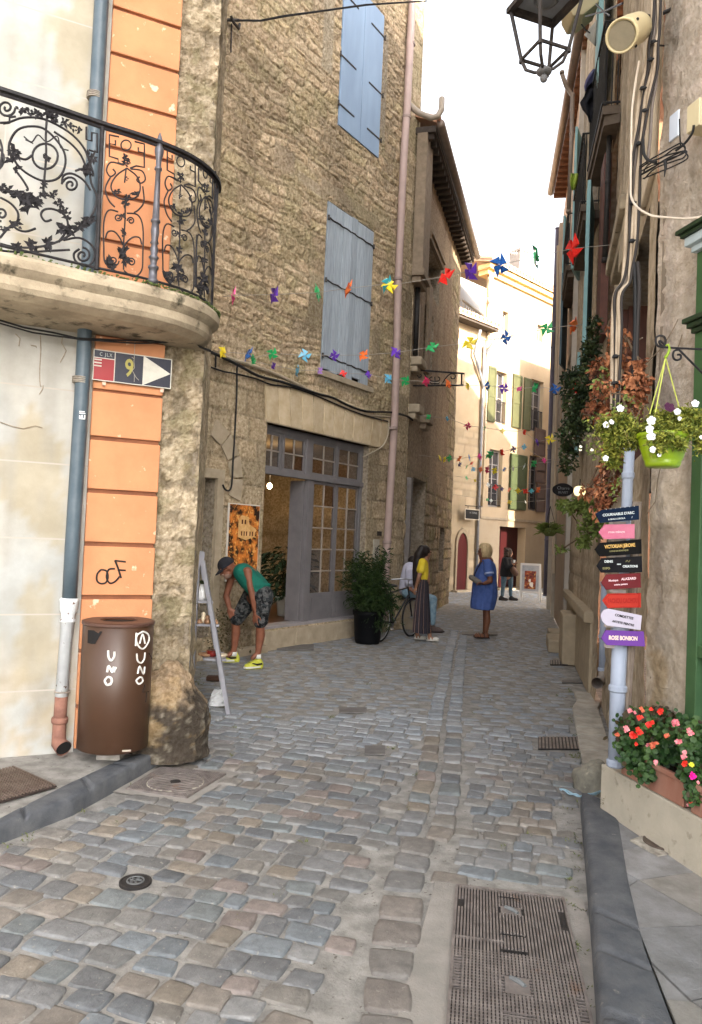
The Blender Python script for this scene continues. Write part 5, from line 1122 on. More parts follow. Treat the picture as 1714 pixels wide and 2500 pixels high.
def balcony(par,z,near,far,u_in,rail_h=1.0,dep=None):
    P0=G(near[0],near[1],z); P1=G(far[0],far[1],z)
    def onw(P): s_=(P-W6.O).dot(W6.X); return W6.p(s_,z,-.08)
    b=M(); b.prism([P0,P1,onw(P1),onw(P0)],V((0,0,.09))); b.prism([P0.lerp(P1,.03)+(onw(P0)-P0)*.12,P1.lerp(P0,.03)+(onw(P1)-P1)*.12,onw(P1),onw(P0)],V((0,0,-.10)))
    o=b.build('balcony',mat('balcony_brown',(.13,.10,.075),(.08,.06,.045),6,.9,.4,30),par)
    b=M(); d=P1-P0; n=max(8,int(d.length/.11))
    for k in range(n+1):
        q=P0.lerp(P1,k/n)+(onw(P0)-P0)*.08; b.tube([q+V((0,0,.09)),q+V((0,0,rail_h))],.009,5)
        if k<n:
            m2=P0.lerp(P1,(k+.5)/n)+(onw(P0)-P0)*.08; b.tube([m2+V((0,0,.18)),q+V((0,0,.4)),m2+V((0,0,.62)),q+V((0,0,.85))],.006,4)
    for zz in (.12,rail_h): b.tube([P0+V((0,0,zz)),P1+V((0,0,zz))],.014,5); b.tube([P0+V((0,0,zz)),onw(P0)+V((0,0,zz))],.012,5)
    for k in range(3): q=P0.lerp(onw(P0),(k+.5)/3); b.tube([q+V((0,0,.09)),q+V((0,0,rail_h))],.008,5)
    b.build('railing',m_rail,o); return P0,P1
balcony(mb,6.25,(1471,279),(1434,440),1540); balcony(mb,5.95,(1418,515),(1396,648),1452); balcony(pb_,6.45,(1382,660),(1371,742),1405)
b=M(); b.prism([at(1388,-40,8.6),at(1386,12,8.6),at(1400,38,8.6),at(1425,34,8.6),at(1466,2,8.6),at(1472,-40,8.6)],V((.02,.35,0))); b.build('balcony',mat('cream_slab',(.52,.43,.26),(.45,.37,.23),4,.8),mb,bevel=.02)
# shutters folded back against the walls, with their real thickness
def shut6(par,F,s0,s1,z0,z1,m_,n=.0,sw=18.):
    o=F.p(s0,z0,n); a=rad(sw); X=(F.X*math.cos(a)+F.N*math.sin(a)); Y=(F.N*math.cos(a)-F.X*math.sin(a)); L=s1-s0
    b=M(); b.box(o,X*L,Y*.04,V((0,0,z1-z0))); q=b.build('shutter',m_,par,bevel=.004); b=M()
    for k in range(2): b.box(o+X*.06+Y*.04+V((0,0,.1+k*(z1-z0)*.5)),X*(L-.12),Y*.008,V((0,0,(z1-z0)*.5-.18)))
    b.build('shutter_panel',m_,q)
shut6(mb,W6,10.55,11.45,3.9,5.95,m_teal,.0,8); shut6(mb,W6,7.6,8.2,6.1,8.4,m_teal,-.04,14); shut6(mb,W6,10.4,11.7,7.0,9.4,m_teal,.0,3); shut6(mb,W6,8.9,9.6,3.0,4.4,m_teal,-.02,6)
shut6(pb_,W6,5.0,5.5,5.2,7.0,mat('dark_teal',(.09,.14,.16),(.06,.1,.12),6,.6),.0,14); shut6(pb_,W6,4.4,4.9,6.5,8.4,m_teal,-.02,14)
b=M(); b.fb(W6,11.55,11.93,4.0,6.0,-.05,.03); b.build('window_frame',mat('brown_red_wood',(.13,.055,.04)),mb)
b=M(); b.fb(W6,6.9,7.12,0,12.3,-.07,.02); b.build('pilaster',mat('white_jamb',(.50,.45,.39),(.42,.37,.31),5,.9),mb)
b=M(); b.fb(W6,-.1,.3,0,10.2,-.05,.04); b.fb(W6,2.2,2.35,0,9,-.05,.02); b.build('pilaster',mat('pale_pilaster',(.44,.38,.30),(.36,.31,.24),4,.9,.4,20),pb_)
# open casement
b=M(); P=[at(1426,85,9.5),at(1457,48,9.1),at(1452,112,9.1)]; b.prism(P,V((.05,.02,0))); b.build('open_casement',mat('grey_casement',(.30,.31,.28),(.10,.10,.09),3,.6),mb)
# pipes of the right side
def pipe(label,pts,r,m_,bot=None,**k):
    t_=thing('downpipe',label,'downpipe',pts[-1]); b=M(); b.tube(pts,r,14); b.build('pipe',m_,t_,smooth=True)
    if bot: b=M(); b.tube(bot,[r*1.05]*(len(bot)-1)+[r*1.3],14,cap=False); b.build('elbow',mat('grey_shoe',(.22,.18,.16),(.3,.26,.22),12,.6),t_,smooth=True)
    for p in pts[::max(1,len(pts)//4)]: b=M(); b.lathe(p,[(r*1.02,0),(r*1.2,.01),(r*1.2,.035),(r*1.02,.045)],14); b.build('joint',m_,t_)
    return t_
m_white=mat('white_blue_pipe',(.33,.37,.46),(.29,.33,.41),5,.4,.05,40); m_gpipe=mat('grey_pipe_r',(.22,.25,.30),(.18,.20,.24),6,.5); m_purple=mat('purple_pipe',(.12,.10,.13),(.09,.08,.1),6,.5)
pipe('dark purple downpipe on the far right hand house corner',[at(1361,560,19.5),at(1356,700,19.5),at(1350,850,19.5),at(1342,1100,19.5),at(1335,1320,19.5),at(1331,1455,19.5)],.055,m_purple)
pipe('grey blue downpipe above the stone steps on the right, ending in a shoe',[at(1404,1100,13.2),at(1398,1220,13.2),at(1390,1380,13.2),at(1385,1515,13.2)],.05,m_gpipe,[at(1385,1510,13.2),at(1383,1535,13.15),at(1375,1545,13.05)])
pipe('white downpipe behind the arrow signs, ending in a grey shoe',[at(1478,1430,7.7),at(1474,1560,7.7),at(1472,1640,7.7)],.044,m_white,[at(1472,1635,7.7),at(1471,1658,7.65),at(1458,1668,7.45)])
pipe('thick white downpipe standing on the stone ledge under the arrow signs',[at(1514,1545,4.38),at(1508,1690,4.38),at(1503,1872,4.38)],.044,m_white)
pipe('short white capped pipe rising above the navy arrow sign',[at(1537,1100,4.42),at(1533,1170,4.42),at(1529,1262,4.42),at(1524,1420,4.42)],.031,m_white)
pipe('black downpipe between the balconies on the right',[at(1490,282,7.9),at(1484,450,7.9),at(1476,640,7.9)],.028,m_irond)
pipe('pale grey pipe hanging from the peach house gutter',[at(1372,180,12.2),at(1382,210,12.3),at(1398,235,12.3),at(1396,330,12.3),at(1388,520,12.3)],.035,m_gut)
b=M(); b.tube([at(1362,600,17),at(1360,800,17),at(1356,1100,17),at(1352,1400,17)],.03,8); b.build('conduit',mat('cream_pipe',(.50,.40,.28)),label='cream conduit running down the peach house wall',cat='conduit')
# stones at the foot of the right wall
def rock(name,c,rx,ry,rz,m_,lab,cat,seed=1,seg=26,rings=16,**k):
    b=M(); vs=[];fs=[]
    for i in range(rings+1):
        th_=math.pi*.5*i/rings*1.15
        for j in range(seg):
            a=2*math.pi*j/seg; q=V((math.sin(th_)*math.cos(a),math.sin(th_)*math.sin(a),math.cos(th_))); n=1+.22*noise.noise(q*1.6+V((seed,0,0)))+.07*noise.noise(q*5+V((seed,0,0))); vs.append(V(c)+V((q.x*rx*n,q.y*ry*n,q.z*rz*n)))
    for i in range(rings):
        for j in range(seg): fs.append((i*seg+j,(i+1)*seg+j,(i+1)*seg+(j+1)%seg,i*seg+(j+1)%seg))
    b.add(vs,fs); return b.build(name,m_,label=lab,cat=cat,smooth=True,**k)
m_rock=mat('grey_rock',(.26,.24,.19),(.15,.14,.115),14,.95,.9,40,c3=(.36,.33,.26),c3scale=22)
rc=G(1448,1925,.02); rock('rock',rc+V((.02,.05,.0)),.15,.14,.17,m_rock,'rounded grey lichen covered rock at the end of the right kerb','rock',3)
b=M(); zz=lambda x,y:G(1250+x/3.433,1500+y/3.433,.03); b.tube([zz(x,y) for x,y in smooth2([(400,1465),(450,1470),(510,1505),(560,1525),(620,1512),(690,1500),(750,1478),(805,1450)],4)],.006,6); b.tube([zz(x,y)+V((0,0,.01*math.sin(i))) for i,(x,y) in enumerate(smooth2([(410,1475),(470,1490),(540,1518),(600,1518),(680,1508),(760,1470)],4))],.005,6)
b.build('rope',mat('blue_rope',(.22,.38,.48),(.35,.48,.55),60,.8),label='frayed pale blue rope lying round the grey rock',cat='rope')
m_blk=mat('sandy_block',(.40,.32,.22),(.32,.26,.18),7,.95,.6,40)
rock('boulder',G(1452,1645,0)+V((.22,.1,0)),.22,.45,.42,m_blk,'low worn boulder at the foot of the right wall below the pier','boulder',9)
def blk(lab,s0,s1,z0,z1,n0,n1,name='stone_block'): b=M(); b.fb(W6,s0,s1,z0,z1,n0,n1); b.build(name,m_blk,label=lab,cat='stone block',bevel=.03)
blk('upright stone pier against the right wall behind the arrow signs',8.6,9.35,0,.72,-.1,.16); blk('low pale stone step beside the pier on the right',7.3,8.2,0,.2,-.1,.30)
blk('small stone lump beside the foot of the grey blue downpipe',5.7,6.3,0,.12,-.1,.22); 
b=M(); b.fb(W6,7.2,11.4,.82,.95,-.1,.05); b.fb(W6,7.2,11.4,0,.82,-.1,-.02); b.build('stone_sill',m_blk,mb,bevel=.02)
# shop sign oval and hanging lights, placed in the street
ov=thing('oval_sign','dark oval hanging sign with faint lettering on the right wall','sign',at(1375,1196,11)); OF=Fr((0,11),(1,11)); c=at(1375,1196,11)
b=M(); ps=[c+V((.15*math.cos(a)*(1 if abs(math.cos(a))<.8 else 1.05),0,.10*math.sin(a))) for a in [i*6.283/28 for i in range(28)]]; b.prism(ps,V((0,.03,0))); b.build('board',mat('sign_black',(.012,.01,.01)),ov,bevel=.004)
text('lettering','Charre',c+V((0,-.002,.025)),V((1,0,0)),V((0,0,1)),.065,mat('faint_grey',(.2,.2,.2)),ov,.002); text('lettering','BUVET',c+V((0,-.002,-.04)),V((1,0,0)),V((0,0,1)),.05,mat('faint_grey',(.2,.2,.2)),ov,.002)
pln=thing('paper_lantern','glowing pale yellow ribbed paper lantern hanging over the street at right','lantern',at(1415,1200,8.3)); c=at(1415,1199,8.0); b=M(); vs=[];fs=[];sg_=48
for i in range(13):
    th_=math.pi*i/12
    for j in range(sg_):
        a=6.283*j/sg_; r_=.062*(math.sin(th_)**.7+.02)*(.9+.1*abs(math.cos(a*4))); vs.append(c+V((r_*math.cos(a),r_*math.sin(a),-.055*math.cos(th_))))
fs=[(i*sg_+j,i*sg_+(j+1)%sg_,(i+1)*sg_+(j+1)%sg_,(i+1)*sg_+j) for i in range(12) for j in range(sg_)]
b.add(vs,fs); b.build('shade',mat('lantern_paper',(.75,.70,.40),emit=(1,.82,.36),estr=.38),pln,smooth=True); b=M(); b.tube([c+V((0,0,.05)),c+V((.004,0,.13))],.005,5); b.build('cord',m_cable,pln)
for i,(u,v,y_,r_,lb_) in enumerate(((1374,1239,8.3,.022,'small round white light on the green trailing plant below the oval sign'),(1417,1090,7.6,.012,'tiny pale bulb hanging in the dark opening, upper of the pair'),(1416,1098,7.6,.012,'tiny pale bulb hanging in the dark opening, lower of the pair'),(1444,1098,7.6,.014,'tiny pale bulb hanging by itself right of the bulb pair'))):
    b=M(); b.ell(at(u,v,y_),r_,r_,r_*1.1,12,8); b.ell(at(u,v,y_)+V((r_*.9,0,-.2*r_)),r_*.8,r_*.8,r_*.8,10,6); b.build('string_light',mat('light_white',(.8,.78,.68),emit=(1,.9,.7),estr=.25),label=lb_,cat='light')
# ---- unseen block round the bend, added to shade the lower cream house front
eh=thing('bend_shade_block','unseen house block added round the bend to shade the cream house','building',W4.p(4,0,2.7)); b=M(); b.prism([W4.p(2.0,0,2.8),W4.p(14,0,2.8),W4.p(14,0,9),W4.p(5.2,0,9),W4.p(2.0,0,4.2)],V((0,0,9.9))); b.build('wall',mat('cream_house_render',(1,1,1)) if False else mat('shade_block_render',(.45,.36,.26),(.38,.3,.22),2,.9),eh)
# ---- the street lantern overhead
lt=thing('street_lantern','black four sided street lantern seen from below against the sky','street lamp',at(1328,183,4.2)); fc=at(1328,183,4.2); c0=V((fc.x,fc.y,0))
def sqr(z,hd,off=0.): return [c0+V((hd*math.cos(rad(a)),hd*math.sin(rad(a)),z)) for a in (65,155,245,335)]
zt=at(1328,20,4.2).z+.03; zb=at(1328,133,4.2).z; T_=sqr(zt,.205); Bq=sqr(zb,.135)
b=M()
for i in range(4):
    b.tube([T_[i],Bq[i]],.011,6); b.tube([Bq[i],Bq[(i+1)%4]],.010,6)
    b.tube([Bq[i],Bq[i]+V((0,0,-.02))],.014,6)
    m1=Bq[i]+V((0,0,-.03)); ct=V((c0.x,c0.y,fc.z+.02)); P=[Bq[i],Bq[i].lerp(ct,.22)+V((0,0,-.045)),Bq[i].lerp(ct,.6)+V((0,0,-.035)),ct]; b.tube(P,.010,6)
b.build('cage',m_hinge,lt); b=M()
b.ell(V((c0.x,c0.y,fc.z+.02)),.045,.045,.022); b.ell(V((c0.x,c0.y,fc.z-.02)),.022,.022,.024); b.build('finial',mat('finial_grey',(.16,.15,.16),(.1,.1,.1),9,.5),lt,smooth=True)
b=M(); o1,o2=sqr(zt,.235),sqr(zt,.185)
for i in range(4): j=(i+1)%4; b.add([o1[i],o1[j],o2[j],o2[i],o1[i]+V((0,0,.03)),o1[j]+V((0,0,.03)),o2[j]+V((0,0,.03)),o2[i]+V((0,0,.03))],[(0,3,2,1),(4,5,6,7),(0,1,5,4),(2,3,7,6)])
q=sqr(zt+.16,.07); 
for i in range(4): j=(i+1)%4; b.quad(o1[i]+V((0,0,.03)),o1[j]+V((0,0,.03)),q[j],q[i])
b.add(q,[(0,1,2,3)]); b.build('hood',m_hinge,lt); b=M(); b.add([p+V((0,0,.032)) for p in sqr(zt,.19)],[(0,1,2,3)]); b.build('reflector',mat('reflector',(.22,.23,.25),(.16,.165,.18),9,.4),lt)
b=M(); b.lathe(V((c0.x,c0.y,zt-.005)),[(.06,.03),(.07,.02),(.05,.0),(.02,-.008)],20); b.build('lamp_head',mat('lamp_head',(.10,.105,.115),rough=.3),lt,smooth=True)
b=M(); a0=V((c0.x,c0.y,zt+.16)); b.tube([a0,a0+V((.0,0,.12)),a0+V((.25,0,.22)),V((1.95,c0.y-.0,zt+.30))],.016,8); b.build('wall_arm',m_hinge,lt)
# ---- drum shaped floodlight
fl=thing('floodlight','cream drum shaped floodlight on the right wall beside the cable bundle','floodlight',at(1560,70,4.5)); A=at(1517,87,4.15); B_=at(1563,66,4.50); ax=(A-B_).normalized(); L=(A-B_).length
b=M(); b.lathe(B_,[(.05,0),(.075,.03),(.088,.10),(.092,L*.6),(.089,L*.9),(.090,L),(.080,L),(.074,L-.02)],32,ax,cap=True); b.build('housing',mat('cream_enamel',(.62,.52,.30),(.55,.46,.27),4,.35,c3=(.25,.18,.1),c3scale=14,c3lo=.68,c3hi=.72),fl,smooth=True)
b=M(); b.lathe(A-ax*.015,[(.072,0),(.073,.008)],28,ax); b.build('lens',mat('dusty_lens',(.20,.17,.115),(.26,.22,.15),9,.4,.3,40),fl)
b=M()
for k in range(4):
    a=k*1.57+.6; w_=ax.cross(V((0,0,1))).normalized(); u_=ax.cross(w_); q=A-ax*.09+w_*math.cos(a)*.093+u_*math.sin(a)*.093; b.ell(q,.009,.009,.009,8,6)
b.build('clips',m_irond,fl); b=M(); b.tube([B_+V((.0,0,.08)),B_+V((.10,.05,.1)),W5.p(.15,B_.z+.1,NW)],.012,6); b.build('bracket',m_irond,fl)
# ---- boxes and cables on the rendered wall
def w5box(name,lab,cat,u0,v0,u1,v1,d,m_,nz_=NW):
    s0,zt_=W5.uv(u0,v0,nz_+d); s1,zb_=W5.uv(u1,v1,nz_+d); b=M(); b.fb(W5,s0,s1,zb_,zt_,nz_-.01,nz_+d); return b.build(name,m_,label=lab,cat=cat,bevel=.006)
w5box('junction_box','cream electricity junction box with an open cover high on the rendered wall','box',1677,262,1706,304,.12,mat('cream_box',(.60,.52,.33),(.54,.46,.30),5,.4))
w5box('cover_plate','pale bluish white cover plate beside the cream junction box','plate',1634,285,1655,330,.02,mat('blue_white',(.62,.68,.78)))
rr_=random.Random(5)
def bundle(paths,r,cols,name,lab):
    t_=thing(name,lab,'cables',at(*paths[0][-1])); 
    for i,P in enumerate(paths):
        b=M(); Q=[at(*p) for p in P]; Q=[V(q) for q in cr3(Q)]; b.tube(Q,r[i%len(r)],7); b.build('cable',cols[i%len(cols)],t_,smooth=True)
    b=M()
    return t_
def cr3(P,k=5):
    out=[];n=len(P)
    for i in range(n-1):
        p0,p1,p2,p3=[P[max(0,min(n-1,i+q))] for q in (-1,0,1,2)]
        for j in range(k):
            t=j/k; out.append(.5*((2*p1)+(p2-p0)*t+(2*p0-5*p1+4*p2-p3)*t*t+(-p0+3*p1-3*p2+p3)*t**3))
    out.append(P[-1]); return out
cA=mat('tan_cable',(.42,.34,.25),(.30,.23,.16),9,.6); cB=mat('dark_cable',(.025,.02,.018),rough=.6); cC=mat('grey_cable',(.17,.14,.12),rough=.6)
Y0=4.42
main=[(1600,-30),(1598,60),(1591,110),(1586,170),(1572,230),(1562,300),(1552,370),(1546,440),(1541,520),(1537,600),(1530,660),(1524,690),(1506,722),(1504,800),(1502,900),(1498,1000)]
off=[(-8,0),(-3,.015),(2,0),(7,.02),(12,.03),(16,.04)]
paths=[]
for i,(dx,dy) in enumerate(off):
    paths.append([(u+dx*(1 if k<12 else .7)+3*math.sin(k*1.3+i*2),v,Y0-dy) for k,(u,v) in enumerate(main)])
bundle(paths,[.012,.009,.013,.010],[cA,cB,cC,cA],'cable_bundle','thick bundle of tan and black cables running down the corner of the rendered wall')
bundle([[(1618,-20,4.4),(1612,60,4.4),(1606,120,4.4),(1602,200,4.4),(1592,260,4.4),(1588,330,4.4),(1580,400,4.4)],[(1556,640,4.38),(1560,700,4.38),(1556,800,4.38),(1552,900,4.38),(1546,960,4.38)],[(1548,640,4.38),(1551,720,4.38),(1550,820,4.38),(1545,930,4.38)]],[.010,.014,.012],[cC,cB,m_cable],'cable_bundle','short dark cables hanging beside the main cable bundle')
b=M()
for (u,v) in ((1596,102),(1588,145),(1570,215),(1575,270),(1560,350),(1545,495),(1543,588),(1503,870),(1501,935)): b.ell(at(u,v,4.39),.020,.014,.013,9,7); b.tube([at(u-8,v+3,4.36),at(u+9,v-2,4.36)],.005,5)
b.build('cable_clamps',m_cable,label='black clamps and taped joints along the cable bundle',cat='cable clamps')
b=M(); b.tube(cr3([at(u,v,y_) for u,v,y_ in [(1560,150,4.33),(1550,210,4.33),(1543,270,4.33),(1541,350,4.33),(1540,440,4.33),(1541,480,4.31),(1556,506,4.2),(1590,526,4.1),(1630,531,4.05),(1680,534,3.95),(1740,524,3.85)]]),.0065,7); b.build('cable',mat('white_cable',(.60,.52,.42),(.5,.43,.35),12,.5),label='single pale cable sagging across the rendered wall above the green cornice',cat='cable')
b=M()
for j in range(4): b.tube(cr3([at(u+2*j+5*math.sin(v+j*2.3),v+6*j-9+4*math.sin(u*.3+j*1.9),y_) for u,v,y_ in [(1562,418,4.36),(1580,402,4.3),(1612,384,4.2),(1648,366,4.1),(1668,362,4.05),(1668,378,4.05),(1640,392,4.12),(1600,408,4.25),(1565,430,4.36)]]),.0042,6)
b.tube([at(1624,392,4.15),at(1625,410,4.15),at(1622,432,4.15)],[.011,.008,.002],7); b.tube(cr3([at(1650,368,4.1),at(1672,350,4.05),at(1690,325,4.0),at(1694,305,3.98)]),.007,7); b.tube(cr3([at(1662,360,4.1),at(1660,330,4.05),at(1659,290,4.02)]),.004,7)
b.tube(cr3([at(1570,340,4.36),at(1572,375,4.3),at(1584,392,4.25),at(1602,396,4.2)]),.009,6)
b.build('cable_knot',m_cable,label='knot of taped black cables reaching to the cream junction box',cat='cables')
b=M(); b.tube([at(1596,110,4.4),W5.P(1622,112,NW)],.006,5); b.build('wire_hook',m_cable,label='thin hook holding the cables off the rendered wall',cat='hook')
for i,(A_,B2,y0,y1) in enumerate((((1430,40),(1520,8),8,5),((1455,10),(1490,38),7,6),((1440,80),(1420,60),9,8))):
    b=M(); b.tube([at(*A_,y0),at((A_[0]+B2[0])/2,(A_[1]+B2[1])/2+4,(y0+y1)/2),at(*B2,y1)],.008,5); b.build('overhead_wire',m_cable,label=['thin wire running from the drum floodlight towards the lantern','short black wire above the drum floodlight','thin wire near the open casement on the right'][i],cat='wire')
# clothes and cloth over the balcony rails
def cloth(name,lab,cat,px,m_,y0,seed,thick=.03):
    b=M(); rows=len(px); nn=7; vs=[]
    for i,(ul,ur,v) in enumerate(px):
        for j in range(nn):
            t_=j/(nn-1); vs.append(at(ul+(ur-ul)*t_,v,y0+.05*math.sin(t_*9+i*.8+seed)+.03*noise.noise(V((i*.7,j*.9,seed)))))
    n=len(vs); vs+= [p+V((.01,thick,0)) for p in vs]
    fs=[(i*nn+j,i*nn+j+1,(i+1)*nn+j+1,(i+1)*nn+j) for i in range(rows-1) for j in range(nn-1)]
    fs+= [tuple(q+n for q in f)[::-1] for f in fs]
    ed=[j for j in range(nn)]+[i*nn+nn-1 for i in range(1,rows)]+[(rows-1)*nn+j for j in range(nn-2,-1,-1)]+[i*nn for i in range(rows-2,0,-1)]
    fs+= [(ed[k],ed[(k+1)%len(ed)],ed[(k+1)%len(ed)]+n,ed[k]+n)[::-1] for k in range(len(ed))]
    b.add(vs,fs); return b.build(name,m_,label=lab,cat=cat,smooth=True)
cloth('hanging_jacket','dull purple jacket draped over the upper balcony rail on the right','jacket',[(1448,1462,168),(1438,1460,180),(1430,1458,195),(1426,1450,210),(1428,1446,220)],mat('purple_cloth',(.085,.08,.16),(.06,.055,.12),12,.9),8.9,1)
cloth('hanging_garment','black garment hanging below the purple jacket on the balcony','garment',[(1450,1466,195),(1432,1462,215),(1426,1456,235),(1416,1452,250),(1422,1450,265),(1434,1446,280),(1438,1443,296)],mat('black_cloth',(.010,.010,.014),rough=.95),8.8,5)
cloth('lime_cloth','lime green cloth hanging over the middle balcony on the right','cloth',[(1394,1412,423),(1392,1411,435),(1392,1409,448),(1396,1404,462)],mat('lime_cloth',(.33,.42,.06),(.25,.34,.05),9,.8),9.8,3)
# ---- foliage on the right
def cluster(name,lab,cat,blobs,m_,per,ll,seed,droop=.2,flat=1.,stems=None,kindl=None):
    t_=thing(name,lab,cat,at(blobs[0][0],blobs[0][1],blobs[0][2])); r=random.Random(seed); b=M(); st=M()
    prev=None
    for (u,v,y_,ru,rv,dens) in blobs:
        c=at(u,v,y_); sx=ru*y_/1808; sz=rv*y_/1808
        for k in range(int(per*dens)):
            while True:
                q=V((r.uniform(-1,1),r.uniform(-1,1),r.uniform(-1,1)))
                if q.length<1: break
            if r.random()<.6 and q.length>1e-3: q=q.normalized()*(.75+.25*r.random()) 
            p=c+V((q.x*sx,q.y*sx*flat,q.z*sz)); p+=V((r.gauss(0,.012),0,r.gauss(0,.012)))
            d=V((r.uniform(-1,1),r.uniform(-1,.6),r.uniform(-1,1)-droop)); b.leaf(p,d,(r.uniform(-1,1),r.uniform(-1,1),.6),r.uniform(.6,1.3)*ll,r.uniform(.45,.8)*ll,r.uniform(-.3,.8))
        for k in range(3):
            a=c+V((r.uniform(-sx,sx)*.6,r.uniform(-.02,.02),r.uniform(-sz,sz)*.6)); e=c+V((r.uniform(-sx,sx),0,r.uniform(-sz,sz)))
            st.tube([a,a.lerp(e,.5)+V((r.uniform(-.02,.02),0,.02)),e],.004,4)
        if prev is not None and (c-prev).length<1.5: st.tube([prev,prev.lerp(c,.5)+V((.02,0,.03)),c],.008,5)
        prev=c
    st.build('stems',mat('vine_stem',(.10,.065,.04),(.16,.11,.07),20,.9),t_); b.build('foliage',m_,t_); return t_
m_ivy=mat('ivy_leaf',(.012,.024,.008),(.045,.062,.018),7,.55,lo=.4,hi=.6); m_dry=mat('dry_leaf',(.15,.045,.018),(.42,.17,.075),9,.8,c3=(.10,.04,.025),c3scale=5,c3lo=.5,c3hi=.6,lo=.42,hi=.58); m_ligh=mat('light_leaf',(.10,.15,.03),(.20,.24,.06),8,.6)
cluster('climbing_plant','dark green climbing plant hanging down the right wall behind the dry flowers','climber',[(1452,800,7.6,14,30,.6),(1442,860,7.5,22,40,1),(1425,930,7.4,30,45,1.3),(1400,980,7.3,28,50,1.3),(1418,1020,7.2,34,40,1.2),(1392,1060,7.3,28,45,1.1),(1384,1120,7.3,20,40,.7),(1440,960,7.2,26,50,1),(1388,925,7.4,14,22,.5)],m_ivy,290,.05,3)
cluster('dried_creeper','mass of rust brown dead leaves hanging from the corner cables','creeper',[(1466,905,5.0,24,36,1),(1505,890,4.6,26,40,.9),(1520,945,4.45,40,42,1.5),(1556,935,4.35,24,32,.9),(1480,965,4.7,40,40,1.3),(1455,1000,4.9,30,20,.7),(1540,985,4.4,34,36,1),(1500,1020,4.5,30,34,.8),(1490,1085,4.7,14,30,.5),(1496,1140,4.6,26,34,.9),(1478,1190,4.6,28,34,1),(1468,1230,4.6,20,26,.7),(1500,1110,4.5,14,24,.5),(1432,1200,4.8,20,12,.3),(1560,890,4.35,12,16,.3),(1495,800,4.8,16,50,.35),(1530,840,4.6,16,40,.3)],m_dry,150,.042,4,droop=.7)
cluster('trailing_plant','light green trailing plant below the paper lantern on the right','trailing plant',[(1430,1230,7.9,30,14,.8),(1450,1250,7.8,22,22,.8),(1400,1240,8,24,12,.5),(1434,1290,7.9,16,26,.6),(1425,1325,7.9,14,14,.4),(1380,1232,8.2,20,10,.5),(1462,1290,7.7,14,26,.5),(1370,1342,8.3,14,5,.15)],m_ligh,260,.055,5)
cluster('green_creeper','sparse light green shoots mixed into the dead brown creeper','creeper',[(1480,930,4.6,30,50,.6),(1530,1000,4.3,40,40,.6),(1450,1060,4.8,30,60,.6),(1500,1160,4.5,24,60,.5)],m_ligh,120,.03,6)
# far little hanging basket
hb=thing('hanging_basket','small hanging basket with spiky green plant far down the right side','hanging basket',at(1342,1300,11.5)); c=at(1342,1295,11.5); b=M(); b.lathe(c-V((0,0,.09)),[(.06,0),(.11,.06),(.12,.12),(.1,.12)],20); b.build('pot',mat('olive_pot',(.12,.14,.04)),hb,smooth=True); b=M()
for k in range(420): a=R.uniform(0,6.28); r_=R.uniform(0,.16); b.leaf(c+V((math.cos(a)*r_,math.sin(a)*r_,R.uniform(.0,.12)-r_*.3)),V((math.cos(a),math.sin(a),R.uniform(-.3,.6))),(0,0,1),R.uniform(.05,.12),.016,.4)
b.build('foliage',m_ligh,hb); b=M()
for a in (0,2.1,4.2): b.tube([c+V((.1*math.cos(a),.1*math.sin(a),.03)),c+V((0,0,.38))],.004,4)
b.build('chains',m_wi,hb)
# ================================================================== arrow signs on their post
SY=4.30
SFr=Fr((0,SY),(1,SY))
def zs(x,y): return 1350+x/4.376,1200+y/4.376
post=thing('sign_post','weathered grey timber post carrying the coloured arrow signs','post',at(1528,1735,4.42)); b=M()
P=[at(u,v,4.40) for u,v in ((1555,1225),(1551,1300),(1547,1400),(1543,1500),(1538,1580),(1534,1660),(1529,1738),(1527,1778))]; vs=[]
b.tube(P,[.028+.004*math.sin(i*2.1) for i in range(len(P))],10); b.build('timber',mat('old_timber',(.30,.245,.20),(.16,.125,.10),14,.95,.8,30,stretch=(5,5,.5)),post); b=M()
for x,y in ((700,340),(700,510),(700,690),(700,1070),(640,1440),(640,1660)): q=at(*zs(x,y),4.36); b.box(q-V((.035,0,.008)),(.08,0,0),(0,.05,0),(0,0,.018))
b.build('batten',mat('pink_white_board',(.52,.46,.44),(.40,.34,.32),20,.8),post)
def arrow(pts,n,face,edge,label,texts,border=None,dots=False):
    t_=thing('arrow_sign',label,'sign',SFr.P(*zs(*pts[2]),n)); q=[SFr.P(*zs(*p),n) for p in pts]; b=M(); b.prism(q[::-1],-SFr.N*.012) if False else b.prism(q,-SFr.N*.012); b.build('board',face,t_)
    R_=(q[-2]+q[-3])/2 if len(q)==5 else (q[2]+q[3])/2; Lm=q[0]; ax=(q[3]-q[4]).normalized() if len(q)==5 else (R_-Lm).normalized(); up=V((-ax.z,0,ax.x)); 
    for (x,y,s_,sz,m_,sx,bo) in texts: text('lettering',s_,SFr.P(*zs(x,y),n+.0005),ax,up,sz,m_,t_,.0012,sx=sx,bold=bo)
    if border:
        b=M(); c=sum(q,V())/len(q); ins=[c+(p-c)*.90 for p in q]
        for i in range(len(q)): a_,e_=ins[i]+SFr.N*.001,ins[(i+1)%len(q)]+SFr.N*.001; b.tube([a_,e_],.0022,5)
        b.build('painted_border',border,t_)
    if dots:
        b=M(); 
        for k in range(7): p=SFr.P(*zs(570+k*50,190-k*5.5),n+.001); b.ell(p,.0022,.0012,.0022,6,4)
        b.build('painted_dots',mat('paint_pale',(.7,.75,.75)),t_)
    return t_
